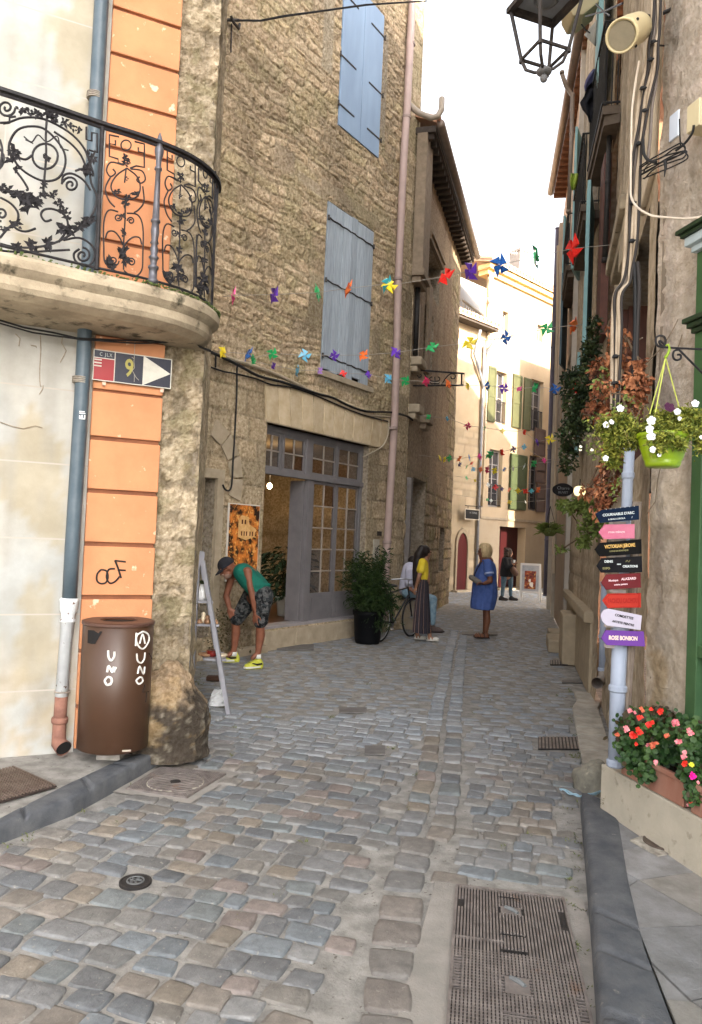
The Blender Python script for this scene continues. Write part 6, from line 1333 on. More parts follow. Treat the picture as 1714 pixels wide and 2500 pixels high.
mw_=mat('paint_pale',(.7,.75,.75)); mpk=mat('paint_pale_pink',(.85,.62,.66)); mgd=mat('paint_gold',(.62,.33,.06),(.75,.5,.18),60,.5); mbk=mat('black_paint',(.015,.013,.013)); mcr=mat('paint_cream_text',(.85,.66,.55)); mdr=mat('paint_dark_red',(.32,.012,.008)); mdg=mat('paint_dull_gold',(.30,.27,.12))
arrow([(458,238),(525,196),(918,150),(922,300),(508,336)],.010,mat('navy_board',(.004,.011,.032),(.007,.018,.045),9,.7,spec=.12),None,'navy blue arrow sign with white hand lettering, topmost on the post',[(700,240,"COURNABLE D'ARC",.0205,mw_,1.0,.0006),(680,292,"A BEAU LOROLA",.0125,mw_,1.05,.0002),(845,275,"/",.016,mw_,1.6,0)],dots=True)
arrow([(492,436),(555,352),(872,348),(872,500),(545,508)],.004,mat('pink_board',(.55,.13,.22),(.6,.18,.27),12,.6),None,'bright pink arrow sign second from the top of the post',[(680,432,'rose mirage',.019,mpk,1.05,.0004)],)
arrow([(450,620),(505,548),(945,508),(948,665),(505,696)],.012,mat('black_board',(.003,.003,.003),(.006,.005,.005),9,.7,spec=.12),None,'black arrow sign with ornate gold lettering below the pink one',[(715,582,'VICTORIAN JEROME',.028,mgd,.70,.0010),(705,633,'LIGNE DE BOUTIQUE',.0115,mdg,1.,.0002)])
arrow([(470,795),(522,712),(950,690),(956,862),(520,868)],.006,mat('slate_board',(.006,.006,.008),(.011,.010,.012),9,.7,spec=.12),None,'black arrow sign with thin white capitals and squiggles',[(595,748,'DENIS',.020,mw_,.9,.0004),(705,775,'new',.014,mw_,1.,.0003),(825,800,'CREATIONS',.019,mw_,.85,.0004),(570,822,'EXPO',.018,mdg,.95,.0002),(800,745,'/\\/',.016,mdg,2.0,0)])
arrow([(518,975),(575,885),(935,872),(942,1026),(570,1050)],.013,mat('crimson_board',(.15,.005,.010),(.11,.004,.008),5,.6),None,'crimson arrow sign with two lines of pinkish lettering',[(645,950,'Monique',.0165,mpk,.95,.0004),(810,932,'ALAZARD',.019,mpk,1.,.0006),(725,992,'artiste peintre',.0135,mpk,1.,.0003)])
arrow([(530,1165),(590,1092),(940,1085),(940,1240),(590,1246)],.005,mat('scarlet_board',(.45,.022,.006),(.38,.016,.006),9,.5),None,'scarlet arrow sign with dark red lettering and a dark border',[(745,1168,'PACHOU CACHOU',.038,mdr,.52,.0010)],border=mat('paint_dark_red',(.32,.012,.008)))
arrow([(512,1335),(520,1300),(545,1268),(595,1252),(950,1325),(936,1480),(570,1430),(525,1380)],.014,mat('lavender_board',(.50,.46,.55),(.46,.42,.51),9,.6),None,'pale lavender arrow sign with black handwriting, hung at a tilt',[])
ls=[o for o in bpy.data.objects if o.get('label')=='pale lavender arrow sign with black handwriting, hung at a tilt'][0]
ax=(SFr.P(*zs(950,1325),.014)-SFr.P(*zs(600,1253),.014)).normalized(); up=V((-ax.z,0,ax.x))
text('lettering','COMDETTES',SFr.P(*zs(760,1338),.0145),ax,up,.020,mbk,ls,.0012,sx=.95,bold=.0006); text('lettering','ARTISTE PEINTRE',SFr.P(*zs(750,1408),.0145),ax,up,.0175,mbk,ls,.0012,sx=.95,bold=.0006)
arrow([(520,1570),(565,1482),(970,1495),(985,1655),(575,1640)],.006,mat('purple_board',(.11,.03,.24),(.14,.04,.28),5,.5),None,'purple arrow sign with pale orange capitals, lowest on the post',[(750,1568,'ROSE BONBON',.033,mcr,.72,.0012)])
# ================================================================== planters and flowers
def rleaf(b,p,nrm,r,**k):
    nrm=V(nrm).normalized(); w_=nrm.cross(V((.3,.2,1))).normalized(); u_=nrm.cross(w_); b.add([p-nrm*r*.12]+[p+w_*math.cos(i*1.0472)*r+u_*math.sin(i*1.0472)*r*.9 for i in range(6)],[(0,1+i,1+(i+1)%6) for i in range(6)],**k)
def flower(b,p,nrm,r,pet=5,wid=.62,seed=0):
    nrm=V(nrm).normalized(); w_=nrm.cross(V((.3,.2,1))).normalized(); u_=nrm.cross(w_); rr_=random.Random(seed)
    for i in range(pet):
        a=i*6.283/pet+rr_.uniform(-.2,.2); d=w_*math.cos(a)+u_*math.sin(a); s_=nrm.cross(d); q=p+nrm*rr_.uniform(-.1,.1)*r
        b.add([q,q+d*r*.55+s_*r*wid*.7+nrm*r*.1,q+d*r+s_*r*.25+nrm*r*.22,q+d*r-s_*r*.25+nrm*r*.22,q+d*r*.55-s_*r*wid*.7+nrm*r*.1],[(0,1,2,3,4)])
m_terra=mat('terracotta',(.28,.125,.085),(.34,.18,.13),9,.85,.3,40,c3=(.42,.32,.26),c3scale=12,stretch=(1,1,.3))
def zp(x,y): return 1500+x/7.444,1700+y/7.444
def trough(lab,sa,sb_,z0,z1):
    t_=thing('planter',lab,'planter',W5.p((sa+sb_)/2,z0,-.10)); b=M()
    for a,c,e,g in ((sa,sb_,-.022,-.004),(sa,sb_,-.20,-.182),(sa,sa+.018,-.182,-.022),(sb_-.018,sb_,-.182,-.022)): b.fb(W5,a,c,z0,z1,e,g)
    b.fb(W5,sa+.018,sb_-.018,z0,z0+.02,-.182,-.022); b.fb(W5,sa-.008,sb_+.008,z1-.025,z1+.004,-.003,.006); b.build('trough',m_terra,t_,bevel=.006); b=M(); b.fb(W5,sa+.02,sb_-.02,z1-.05,z1-.03,-.18,-.024); b.build('soil',mat('soil',(.03,.02,.015)),t_); return t_
sa=W5.uv(*zp(120,1400),-.004)[0]; sb_=W5.uv(*zp(1250,1850),-.004)[0]
t1=trough('terracotta trough of red and pink begonias on the stone ledge',sa,sb_,.376,.525)
t2=trough('second terracotta trough of bright pink flowers at the right picture edge',sb_+.06,sb_+.75,.376,.525)
m_beg=mat('begonia_leaf',(.018,.050,.012),(.05,.10,.022),6,.5,lo=.4,hi=.6); m_begd=mat('bronze_leaf',(.022,.014,.007),(.05,.035,.012),9,.5)
def foliage(t_,blobs,seed,m1,m2,n,r0=.02):
    r=random.Random(seed); b1,b2=M(),M(); st=M()
    for (x,y,rx,ry,y_,dens,br) in blobs:
        c=at(*zp(x,y),y_); sx=rx/7.444*y_/1808; sz=ry/7.444*y_/1808
        for k in range(int(n*dens)):
            q=V((r.gauss(0,.45),r.gauss(0,.4),r.gauss(0,.45))); p=c+V((q.x*sx,q.y*max(.05,sx*.5),q.z*sz)); rleaf(b2 if r.random()<br else b1,p,(r.uniform(-1,.4),r.uniform(-1.4,.2),r.uniform(-.1,1)),r.uniform(.6,1.25)*r0)
        for k in range(5): st.tube([c+V((r.uniform(-sx,sx),.02,-sz)),c+V((r.uniform(-sx,sx),r.uniform(-.03,.03),sz*r.uniform(-.2,.8)))],.0025,4)
    b1.build('leaves',m1,t_); b2.build('bronze_leaves',m2,t_); st.build('stems',mat('plant_stem',(.05,.06,.02)),t_)
foliage(t1,[(600,420,420,200,4.25,1.2,.45),(250,620,220,220,4.3,1,.4),(800,700,420,260,4.15,1.5,.1),(400,900,300,200,4.25,1.1,.15),(950,1050,330,180,4.08,1.2,.05),(450,1180,330,160,4.18,1.1,.1),(600,1380,200,160,4.1,.8,.05),(250,1050,160,160,4.28,.6,.2),(1150,600,200,220,4.02,.8,.1),(800,330,300,140,4.25,.8,.6)],3,m_beg,m_begd,230,.017)
foliage(t2,[(1480,750,260,250,3.86,1.4,.05),(1550,1050,250,250,3.82,1.3,.05),(1300,1150,120,200,3.9,.5,.1),(1500,1400,240,180,3.80,1.1,.1),(1250,1440,120,60,3.85,.3,.0),(1520,1680,170,160,3.76,.7,.05),(1400,1850,120,80,3.76,.3,.4)],5,m_beg,m_begd,230,.018)
m_fr_=mat('petal_red',(.60,.012,.010),(.75,.04,.02),30,.5); m_fp=mat('petal_pink',(.62,.09,.13),(.75,.32,.33),40,.6); m_fo=mat('petal_orange',(.52,.06,.03),(.6,.18,.09),40,.6); m_fh=mat('petal_hot',(.85,.01,.28)); m_fy=mat('petal_yellow',(.65,.62,.05))
for t_,L_ in ((t1,[(m_fr_,(445,640),.026),(m_fr_,(350,740),.026),(m_fr_,(600,500),.026),(m_fr_,(460,395),.02),(m_fr_,(830,275),.022),(m_fr_,(385,865),.014),(m_fr_,(320,690),.02),(m_fr_,(700,480),.016),(m_fp,(290,245),.022),(m_fp,(380,290),.012),(m_fo,(500,245),.018),(m_fp,(225,600),.022),(m_fp,(1090,480),.024),(m_fp,(1150,500),.014),(m_fo,(700,890),.024),(m_fo,(760,860),.014),(m_fo,(940,720),.018),(m_fp,(740,1205),.016),(m_fo,(50,690),.016),(m_fr_,(660,220),.014),(m_fp,(600,885),.013)]),(t2,[(m_fp,(1370,655),.024),(m_fp,(1165,840),.022),(m_fp,(1255,1010),.018),(m_fp,(1255,1110),.018),(m_fr_,(1270,1225),.020),(m_fh,(1400,1440),.025),(m_fy,(1400,1250),.018),(m_fr_,(1385,1905),.016),(m_fp,(1350,1960),.014),(m_fp,(1530,1560),.012)])):
    for i,(m_,(x,y),r_) in enumerate(L_):
        b=M(); yy=4.18-.0003*x-(.02 if y>800 else 0); c=at(*zp(x,y),yy); rr_=random.Random(i)
        for k in range(4): flower(b,c+V((rr_.uniform(-.4,.4)*r_,rr_.uniform(-.3,.1)*r_,rr_.uniform(-.4,.4)*r_)),(rr_.uniform(-.6,.6)-.2,-1,rr_.uniform(-.2,.8)),r_*.58,4,.7,k)
        b.build('blossom',m_,t_)
# ---- hanging lime pot of petunias
hp_=thing('hanging_pot','lime green hanging pot of white petunias on an iron scroll bracket','hanging pot',at(1615,1140,3.7)); YB=3.7
def zb_(x,y,y_=YB): return at(1440+x/5.81,760+y/5.81,y_)
c0_=at(1618,1060,YB); zt_=zb_(1040,1740).z; zb2=zb_(1020,2215).z; cx=(zb_(690,1740).x+zb_(1400,1760).x)/2; H=zt_-zb2; rt=(zb_(1400,1760).x-zb_(690,1740).x)/2; c=V((cx,YB,zb2)); rb=.64*rt
b=M(); b.lathe(c,[(rb*.9,0),(rb,.006),(rb+.006,H*.16),(rb+.004,H*.17),(rb+.012,H*.24),(rt*.86,H*.55),(rt*.95,H*.85),(rt*.955,H*.86),(rt*1.01,H*.87),(rt*1.02,H*.98),(rt*1.0,H),(rt*.95,H),(rt*.93,H*.9)],48,cap=True); b.build('pot',mat('lime_plastic',(.25,.36,.006),(.22,.33,.006),3,.35,spec=.5),hp_,smooth=True)
hook=zb_(1075,660); top_=zb_(1040,480)
b=M()
for e in (zb_(850,1460,YB-.05),zb_(930,1440,YB-.1),zb_(1270,1380,YB+.03)): b.tube([hook,hook.lerp(e,.5),e],.0032,5)
b.build('straps',mat('lime_strap',(.50,.52,.10),(.45,.5,.1),9,.5),hp_); b=M(); b.tube([zb_(1070,490),zb_(1110,470),zb_(1130,540),zb_(1110,600),zb_(1085,640),zb_(1062,665)],[.005,.007,.007,.007,.008,.006],8); b.build('hook',mat('lime_plastic',(.36,.50,.012)),hp_,smooth=True)
br=thing('scroll_bracket','black wrought iron scroll bracket fixed to the green shopfront','bracket',zb_(1590,530)); b=M()
def sp(P,r_): b.tube([zb_(*p) for p in P],r_,6)
sp([(1040,508),(1120,515),(1300,525),(1595,540),(1900,560)],.0055); sp(smooth2([(1060,470),(1000,420),(985,440),(1010,480),(1050,490),(1075,440),(1060,370),(1000,345),(945,370),(935,430),(965,490),(1040,512)],4),.0055); sp([(1255,535),(1400,680),(1600,880),(1800,1080)],.0055); sp(smooth2([(1260,545),(1200,560),(1178,620),(1200,680),(1250,692),(1290,665),(1285,620),(1240,615)],4),.0055); b.build('scrollwork',m_wi,br)
sp_leaf=[(400,1620,280,170,3.85,1.4),(250,1700,130,110,3.9,.6),(450,1830,280,140,3.85,1.2),(300,2020,140,120,3.9,.6),(620,1780,140,150,3.78,.7),(330,2150,90,70,3.9,.35),(1080,1560,260,140,3.68,1.4),(900,1620,150,100,3.66,.7),(1380,1500,190,140,3.68,1.1),(1500,1620,150,170,3.66,.7),(1040,1800,170,110,3.58,.55),(1220,1880,170,90,3.6,.45),(950,1960,90,60,3.57,.2),(1330,1700,200,90,3.62,.7),(1570,1900,60,150,3.66,.3)]
r=random.Random(8); b=M(); st=M()
for (x,y,rx,ry,y_,dens) in sp_leaf:
    cc=zb_(x,y,y_); sx=rx/5.81*y_/1808; sz=ry/5.81*y_/1808
    for k in range(int(620*dens)):
        q=V((r.gauss(0,.45),r.gauss(0,.4),r.gauss(0,.45))); p=cc+V((q.x*sx,q.y*.05,q.z*sz)); b.leaf(p,(r.uniform(-1,1),r.uniform(-1,.4),r.uniform(-.8,1)),(r.uniform(-1,1),r.uniform(-1,0),1),r.uniform(.016,.038),r.uniform(.008,.016),.5)
    for k in range(6): st.tube([cc+V((r.uniform(-sx,sx),0,r.uniform(-sz,sz))),cc+V((r.uniform(-sx,sx),r.uniform(-.03,.03),r.uniform(-sz,sz)))],.0018,4)
b.build('foliage',mat('petunia_leaf',(.075,.11,.012),(.36,.36,.06),34,.6,c3=(.02,.04,.008),c3scale=14,lo=.4,hi=.6),hp_); st.build('stems',mat('straw_stem',(.32,.27,.10)),hp_)
for i,(x,y,r_,y_) in enumerate([(870,1550,82,3.56),(845,1672,75,3.56),(868,1772,82,3.56),(430,1378,68,3.75),(235,1610,62,3.8),(305,1570,50,3.78),(1492,1312,72,3.56),(1240,1425,62,3.6),(890,1960,62,3.54),(225,2085,55,3.8),(985,2040,38,3.54),(1580,1790,40,3.56),(1270,1520,40,3.6)]):
    b=M(); flower(b,zb_(x,y,y_),(r.uniform(-.4,.3),-1,r.uniform(-.1,.5)),r_/5.81*y_/1808*.78,5,.8,i); b.build('petunia_flower',mat('white_petal',(.80,.80,.82),(.72,.72,.76),40,.6),hp_)
b=M(); flower(b,zb_(1125,1365,3.62),(0,-1,.3),.026,6,.8,3); b.build('petunia_flower',mat('dark_petal',(.06,.012,.04)),hp_)
b=M(); b.tube([zb_(1000,2230,3.62),zb_(985,2290,3.64),zb_(960,2420,3.75),zb_(930,2700,3.9),zb_(800,2890,4.1)],.003,5); b.build('dry_tendril',mat('dry_stem',(.20,.15,.10)),label='dry stem hanging below the lime pot down to the navy arrow sign',cat='stem')
cr_=M()
for P in [[(1250,110),(1220,180),(1140,330),(1080,420),(1000,540),(800,740),(660,890)],[(1310,330),(1280,430),(1250,510)],[(640,430),(750,375)]]: cr_.tube([W5.P(1440+x/5.81,760+y/5.81,NW+.02) for x,y in smooth2(P,3)],.0035,5)
cr_.build('dry_tendril',mat('dry_stem',(.20,.15,.10)),label='bare creeper stems crossing the rendered wall behind the hanging pot',cat='creeper')
cr_=M()
for k in range(60):
    q=at(1490+R.uniform(-25,25),1958+R.uniform(-14,14),4.55); cr_.leaf(q,(R.uniform(-1,1),-1,R.uniform(0,1)),(0,0,1),R.uniform(.015,.03),R.uniform(.008,.014))
cr_.build('weed_tuft',mat('weed_olive',(.12,.13,.03),(.2,.14,.06),30,.8),label='small olive weed tuft at the corner of the stone ledge',cat='weed')
# ================================================================== step ladder used as a shelf
ld=thing('step_ladder','white step ladder standing by the guard stone with small wares on its treads','ladder',V((-1.15,7.1,0)))
def zl(x,y,d): return at(470+x/5.165,1330+y/5.165,d)
m_lad=mat('white_ladder',(.30,.30,.335),(.25,.25,.28),9,.5); 
def flat(b,p,q,w,t_): 
    d=(q-p).normalized(); s_=d.cross(V((0,1,0))).normalized(); b.add([p-s_*w/2-V((0,t_/2,0)),p+s_*w/2-V((0,t_/2,0)),p+s_*w/2+V((0,t_/2,0)),p-s_*w/2+V((0,t_/2,0)),q-s_*w/2-V((0,t_/2,0)),q+s_*w/2-V((0,t_/2,0)),q+s_*w/2+V((0,t_/2,0)),q-s_*w/2+V((0,t_/2,0))],[(0,3,2,1),(4,5,6,7),(0,1,5,4),(1,2,6,5),(2,3,7,6),(3,0,4,7)])
f0=zl(130,200,7.0); f1=zl(455,2155,6.9); f1.z=.005; l0=zl(82,90,7.0); l1=zl(12,1330,7.0); l1=l0+(l1-l0)*((l0.z)/(l0.z-l1.z))
back=V((-.10,.42,0))
for a_,c_ in ((f0,f1),(f0+back,f1+back)): b=M(); flat(b,a_,c_,.036,.05); b.build('leg',m_lad,ld)
for a_,c_ in ((l0,l1),(l0+back,l1+back)): b=M(); flat(b,a_,c_,.032,.05); b.build('leg',m_lad,ld)
b=M(); b.prism([zl(65,90,6.97),zl(155,95,6.97),zl(150,180,6.97),zl(100,245,6.97),zl(78,330,6.97)][::-1],back*1.05); b.build('top_plate',m_lad,ld)
TR=[]
for (xa,xb,yz) in ((72,262,712),(55,338,1005),(135,430,1440)):
    a_,c_=zl(xa,yz,6.98),zl(xb,yz,6.98); z=(a_.z+c_.z)/2; a_.z=c_.z=z; b=M(); b.prism([a_,c_,c_+back,a_+back],V((0,0,-.02))); b.build('tread',m_lad,ld,bevel=.003); TR.append((a_,c_,z))
def item(name,lab,cat,fn,m_,smooth=True): b=M(); fn(b); b.build(name,m_,label=lab,cat=cat,smooth=smooth)
a_,c_,z=TR[0]; q=a_.lerp(c_,.3)+back*.3
item('white_vase','white folded paper ware on the top tread of the ladder','vase',lambda b:b.lathe(q+V((0,0,0)),[(.05,0),(.055,.03),(.045,.09),(.03,.13),(.02,.15)],14),mat('porcelain',(.7,.7,.7),rough=.3))
b=M()
for k in range(14): b.leaf(q+V((R.uniform(-.02,.02),R.uniform(-.02,.02),.14)),(R.uniform(-1,1),R.uniform(-.6,.6),1),(0,1,0),.06,.02)
b.build('plant_sprig',m_ivy,label='green sprig standing in the white vase on the ladder',cat='plant')
m_war=[mat('ware_brown',(.22,.10,.05),(.4,.25,.14),30,.5),mat('ware_cream',(.6,.5,.36),rough=.5),mat('ware_red',(.20,.02,.015),rough=.2)]
WL=['small brown figurine on the middle tread, first from the left','small cream figurine on the middle tread, second from the left','tan trinket on the middle tread, third from the left','small brown bowl on the middle tread, fourth from the left','pale shell on the right end of the middle tread']
a_,c_,z=TR[1]
for k in range(5):
    q=a_.lerp(c_,.12+.18*k)+back*(.15+.12*(k%2)); h=.03+.02*((k*3)%4); item('trinket',WL[k],'trinket',lambda b:b.lathe(q,[(.028,0),(.034,h*.4),(.018,h*.7),(.022,h),(.008,h+.012)],10),m_war[(k)%2])
a_,c_,z=TR[2]
WL=['dark red glossy bowl on the lowest tread','flat brown basket at the left of the lowest tread','cream shell ware on the lowest tread by the shoe','small brown carving between basket and bowl on the lowest tread']
for k,(t_,rr2,h,m_) in enumerate(((.42,.055,.06,m_war[2]),(.12,.07,.03,m_war[0]),(.85,.05,.03,m_war[1]),(.25,.03,.06,m_war[0]))):
    q=a_.lerp(c_,t_)+back*.3; item('ware',WL[k],'ware',lambda b:b.lathe(q,[(rr2*.6,0),(rr2,h*.5),(rr2*.95,h),(rr2*.8,h*.95)],14),m_)
b=M(); q=zl(360,1950,7.25); q.z=.02
vs=[];fs=[]
for i in range(10):
    for j in range(14):
        a=6.283*j/14; t_=i/9; r_=(.10*(1-t_*.6))*(1+.25*noise.noise(V((i*.9,j*1.3,2)))); vs.append(V((q.x-.03+r_*math.cos(a)*1.0,q.y+r_*math.sin(a),.015+.15*t_+.03*noise.noise(V((j,i,5))))))
for i in range(9):
    for j in range(14): fs.append((i*14+j,i*14+(j+1)%14,(i+1)*14+(j+1)%14,(i+1)*14+j))
b.add(vs,fs); b.build('plastic_bag',mat('white_bag',(.68,.70,.72),(.58,.6,.62),20,.5),label='crumpled white carrier bag on the ground behind the ladder foot',cat='bag')
q=zl(275,1590,8.4); q.z=.01; b=M(); b.cb(q,.16,.10,.05); b.build('small_box',mat('dark_wood',(.05,.025,.015)),label='small dark box on the ground behind the ladder',cat='box',bevel=.01)
b=M(); q=W2.p(-.9,.1,.1)
for k in range(380): b.leaf(q+V((R.gauss(0,.14),R.gauss(0,.06),R.uniform(0,.55))),(R.uniform(-1,1),R.uniform(-1,0),R.uniform(-.5,1)),(0,0,1),R.uniform(.03,.06),R.uniform(.02,.035))
b.build('wall_plant',mat('dusty_leaf',(.05,.06,.025),(.14,.09,.04),9,.8),label='bushy dark plant at the wall foot behind the man and the ladder',cat='plant')
# ================================================================== potted shrub
ps_=thing('potted_shrub','large leafy oleander shrub in a black plastic pot beside the shop step','potted shrub',V((at(897,1560,11.9).x,11.9,0))); c=V((at(897,1560,11.9).x,11.9,0))
b=M(); b.lathe(c,[(.19,0),(.205,.05),(.235,.44),(.25,.45),(.255,.52),(.235,.525),(.225,.49),(.1,.48)],32); b.build('pot',mat('black_pot',(.003,.0035,.005),rough=.6,spec=.15),ps_,smooth=True)
b=M(); tips=[]
for k in range(46):
    a=R.uniform(0,6.28); sp_=R.uniform(.1,.46); h=R.uniform(.7,1.62)-sp_*.45; p0=c+V((R.uniform(-.1,.1),R.uniform(-.1,.1),.48)); p2=c+V((math.cos(a)*sp_,math.sin(a)*sp_,h)); p1=p0.lerp(p2,.5)+V((0,0,.12)); b.tube([p0,p1,p2],[.009,.006,.003],5); tips.append((p0,p1,p2))
b.build('stems',mat('plant_stem',(.05,.06,.02)),ps_); b=M()
for p0,p1,p2 in tips:
    for k in range(105):
        t_=R.uniform(.25,1.02); q=(p0*(1-t_)**2+p1*2*t_*(1-t_)+p2*t_*t_)+V((R.gauss(0,.045),R.gauss(0,.045),R.gauss(0,.035))); a=R.uniform(0,6.28); b.leaf(q,(math.cos(a),math.sin(a),R.uniform(-.9,.9)),(0,0,1),R.uniform(.07,.13),R.uniform(.014,.024),.4)
for k in range(300):
    q=c+V((R.gauss(.12,.12),R.gauss(-.12,.06),R.uniform(.25,.75))); b.leaf(q,(R.uniform(-1,1),-.5,R.uniform(-1.2,.2)),(0,0,1),R.uniform(.07,.12),R.uniform(.014,.022),.4)
b.build('foliage',mat('oleander_leaf',(.008,.022,.006),(.04,.07,.018),14,.5,lo=.42,hi=.6,c3=(.09,.12,.03),c3scale=9,c3lo=.66,c3hi=.7),ps_)
# ================================================================== bicycle
bk=thing('bicycle','dark bicycle leaning by the wall between the potted shrub and the standing woman','bicycle',(.84,12.45,0)); RW=V((.54,12.03,.335)); FW=V((1.13,12.90,.335)); dX=(FW-RW).normalized(); sN=V((dX.y,-dX.x,0)); UPZ=V((0,0,1)); m_bk=mat('bike_black',(.015,.015,.017),rough=.35)
for cc in (RW,FW):
    w_=thing('x','','x'); bpy.data.objects.remove(w_)
    b=M(); ring=[cc+dX*math.cos(a)*.325+UPZ*math.sin(a)*.325 for a in [i*6.2832/36 for i in range(37)]]; b.tube(ring,.017,7,cap=False); wh=b.build('wheel',mat('tyre',(.02,.02,.02),rough=.9),bk)
    b=M(); b.tube([cc+dX*math.cos(a)*.30+UPZ*math.sin(a)*.30 for a in [i*6.2832/36 for i in range(37)]],.008,5,cap=False)
    for k in range(18): a=k*.349; b.tube([cc,cc+dX*math.cos(a)*.30+UPZ*math.sin(a)*.30],.0016,3)
    b.lathe(cc-sN*.03,[(.02,0),(.02,.06)],10,sN); b.build('rim',mat('bike_silver',(.35,.35,.36),metal=.8,rough=.35),wh)
BB=RW+dX*.42+UPZ*-.05; ST=BB-dX*.12+UPZ*.50; HT=FW-dX*.17+UPZ*.52; HB=FW-dX*.13+UPZ*.40
b=M()
for P in ([BB,ST],[ST,HT],[BB,HB],[HT,HB],[BB,RW],[ST,RW],[HB,FW]): b.tube(P,.015,8)
b.build('frame',m_bk,bk); b=M(); b.tube([HT,HT+UPZ*.12],.012,6); b.tube([HT+UPZ*.12-sN*.28-dX*.1,HT+UPZ*.14-sN*.1,HT+UPZ*.14+sN*.1,HT+UPZ*.12+sN*.28-dX*.1],.012,6); b.build('handlebar',mat('bike_silver',(.35,.35,.36)),bk); b=M(); b.tube([ST,ST+UPZ*.1],.012,6); b.ell(ST+UPZ*.12,.12,.07,.03); b.build('saddle',m_bk,bk)
b=M(); b.tube([BB-sN*.06,BB-sN*.06+dX*.12-UPZ*.12],.008,5); b.tube([BB+sN*.06,BB+sN*.06-dX*.12+UPZ*.12],.008,5); b.cb(BB-sN*.1+dX*.12-UPZ*.13,.08,.06,.02); b.lathe(BB-sN*.03,[(.085,0),(.085,.008)],20,sN); b.build('crank',mat('bike_silver',(.35,.35,.36)),bk)
b=M(); b.tube([RW+UPZ*.36+dX*.28-UPZ*.1,RW+UPZ*.36,RW+UPZ*.3-dX*.2],.010,5); b.build('mudguard',m_bk,bk)
b=M(); b.fb(W3,.02,.55,0,.55,.02,.42); b.build('stone_block',m_ash,label='stone block by the brown house door under the seated man',cat='stone block',bevel=.02)
# ================================================================== pavement board
ab=thing('sandwich_board','white framed pavement board with a dark red and orange poster by the far door','pavement board',at(1293,1470,21.5)); AF=Fr(tuple(at(1268,1470,21.6)[:2]),tuple(at(1318,1470,21.4)[:2]))
b=M(); L=AF.L
for a,c,e,g in ((0,.05,0,1.12),(L-.05,L,0,1.12),(.05,L-.05,1.06,1.12),(.05,L-.05,.26,.32)): b.fb(AF,a,c,e,g,0,.03)
for a,c in ((0,.04),(L-.04,L)): b.prism([AF.p(a,1.1,-.02),AF.p(c,1.1,-.02),AF.p(c,0,-.45),AF.p(a,0,-.45)],AF.N*.03)
b.build('frame',mat('board_frame_white',(.62,.62,.62)),ab); b=M(); b.fb(AF,.05,L-.05,.32,1.06,.005,.02); b.build('poster_border',mat('poster_grey',(.42,.44,.48),(.30,.33,.38),9,.5),ab); b=M(); b.fb(AF,.13,L-.13,.38,.90,.02,.026); b.build('poster',mat('poster_art',(.06,.02,.03),(.45,.10,.04),9,.5,c3=(.65,.40,.12),c3scale=14,c3lo=.58,c3hi=.62),ab)
b=M(); b.ell(AF.p(L*.62,.50,.028),.10,.004,.07,10,6,rot=Matrix.Rotation(.5,3,'Y')); b.ell(AF.p(L*.5,.62,.028),.05,.004,.05,10,6); b.build('pale_shape',mat('poster_white',(.65,.6,.56)),ab)
# ================================================================== people
def organic(b,name,mats,parent,vox,smooth=6,**k):
    """fuse overlapping volumes into one continuous skin"""
    o=b.build(name,mats,parent,smooth=True,**k); m=o.modifiers.new('r','REMESH'); m.mode='VOXEL'; m.voxel_size=vox; m.use_smooth_shade=True
    s=o.modifiers.new('s','SMOOTH'); s.iterations=smooth; s.factor=.5
    dg=bpy.context.evaluated_depsgraph_get(); dg.update(); me=bpy.data.meshes.new_from_object(o.evaluated_get(dg)); old=o.data; o.modifiers.clear(); o.data=me; me.name=name
    if not me.materials: me.materials.append(mats if not isinstance(mats,list) else mats[0])
    for p in me.polygons: p.use_smooth=True
    bpy.data.meshes.remove(old); return o
def loft(b,rings,seg=36,pleat=0,pa=.0,cap=True,col=None):
    """rings=(centre, half width x, half depth y)"""
    vs=[];fs=[]
    for c,rx,ry in rings:
        for j in range(seg):
            a=6.2832*j/seg; k=1+pa*math.cos(a*pleat)*(rx/.16) if pleat else 1; vs.append(c+V((rx*k*math.cos(a),ry*k*math.sin(a),0)))
    for i in range(len(rings)-1):
        for j in range(seg): fs.append((i*seg+j,(i+1)*seg+j,(i+1)*seg+(j+1)%seg,i*seg+(j+1)%seg))
    if cap: fs+= [tuple(range(seg)),tuple((len(rings)-1)*seg+j for j in range(seg))[::-1]]
    return b.add(vs,fs)
def hand(b,w_,d,pn,s_=1.,curl=.5):
    """palm, four bent fingers of unequal length and a thumb"""
    d=V(d).normalized(); pn=V(pn).normalized(); sd=d.cross(pn).normalized(); pn=sd.cross(d).normalized()
    for k in (-1,0,1): b.cap(w_+sd*.022*k*s_,w_+d*.075*s_+sd*.026*k*s_,.016*s_,.014*s_,8)
    for k,L in enumerate((.068,.078,.072,.056)):
        o=w_+d*.08*s_+sd*(.033-.022*k)*s_; d1=(d*math.cos(curl*.7)+pn*math.sin(curl*.7)).normalized(); d2=(d*math.cos(curl*1.7)+pn*math.sin(curl*1.7)).normalized(); m_=o+d1*L*.55*s_; b.cap(o,m_,.0095*s_,.009*s_,8); b.cap(m_,m_+d2*L*.5*s_,.009*s_,.0075*s_,8)
    t0=w_+d*.015*s_+sd*.035*s_; t1=t0+(d*.6+sd*.7+pn*.2).normalized()*.035*s_; b.cap(t0,t1,.012*s_,.0105*s_,8); b.cap(t1,t1+(d*.9+sd*.1+pn*.4).normalized()*.03*s_,.0105*s_,.008*s_,8)
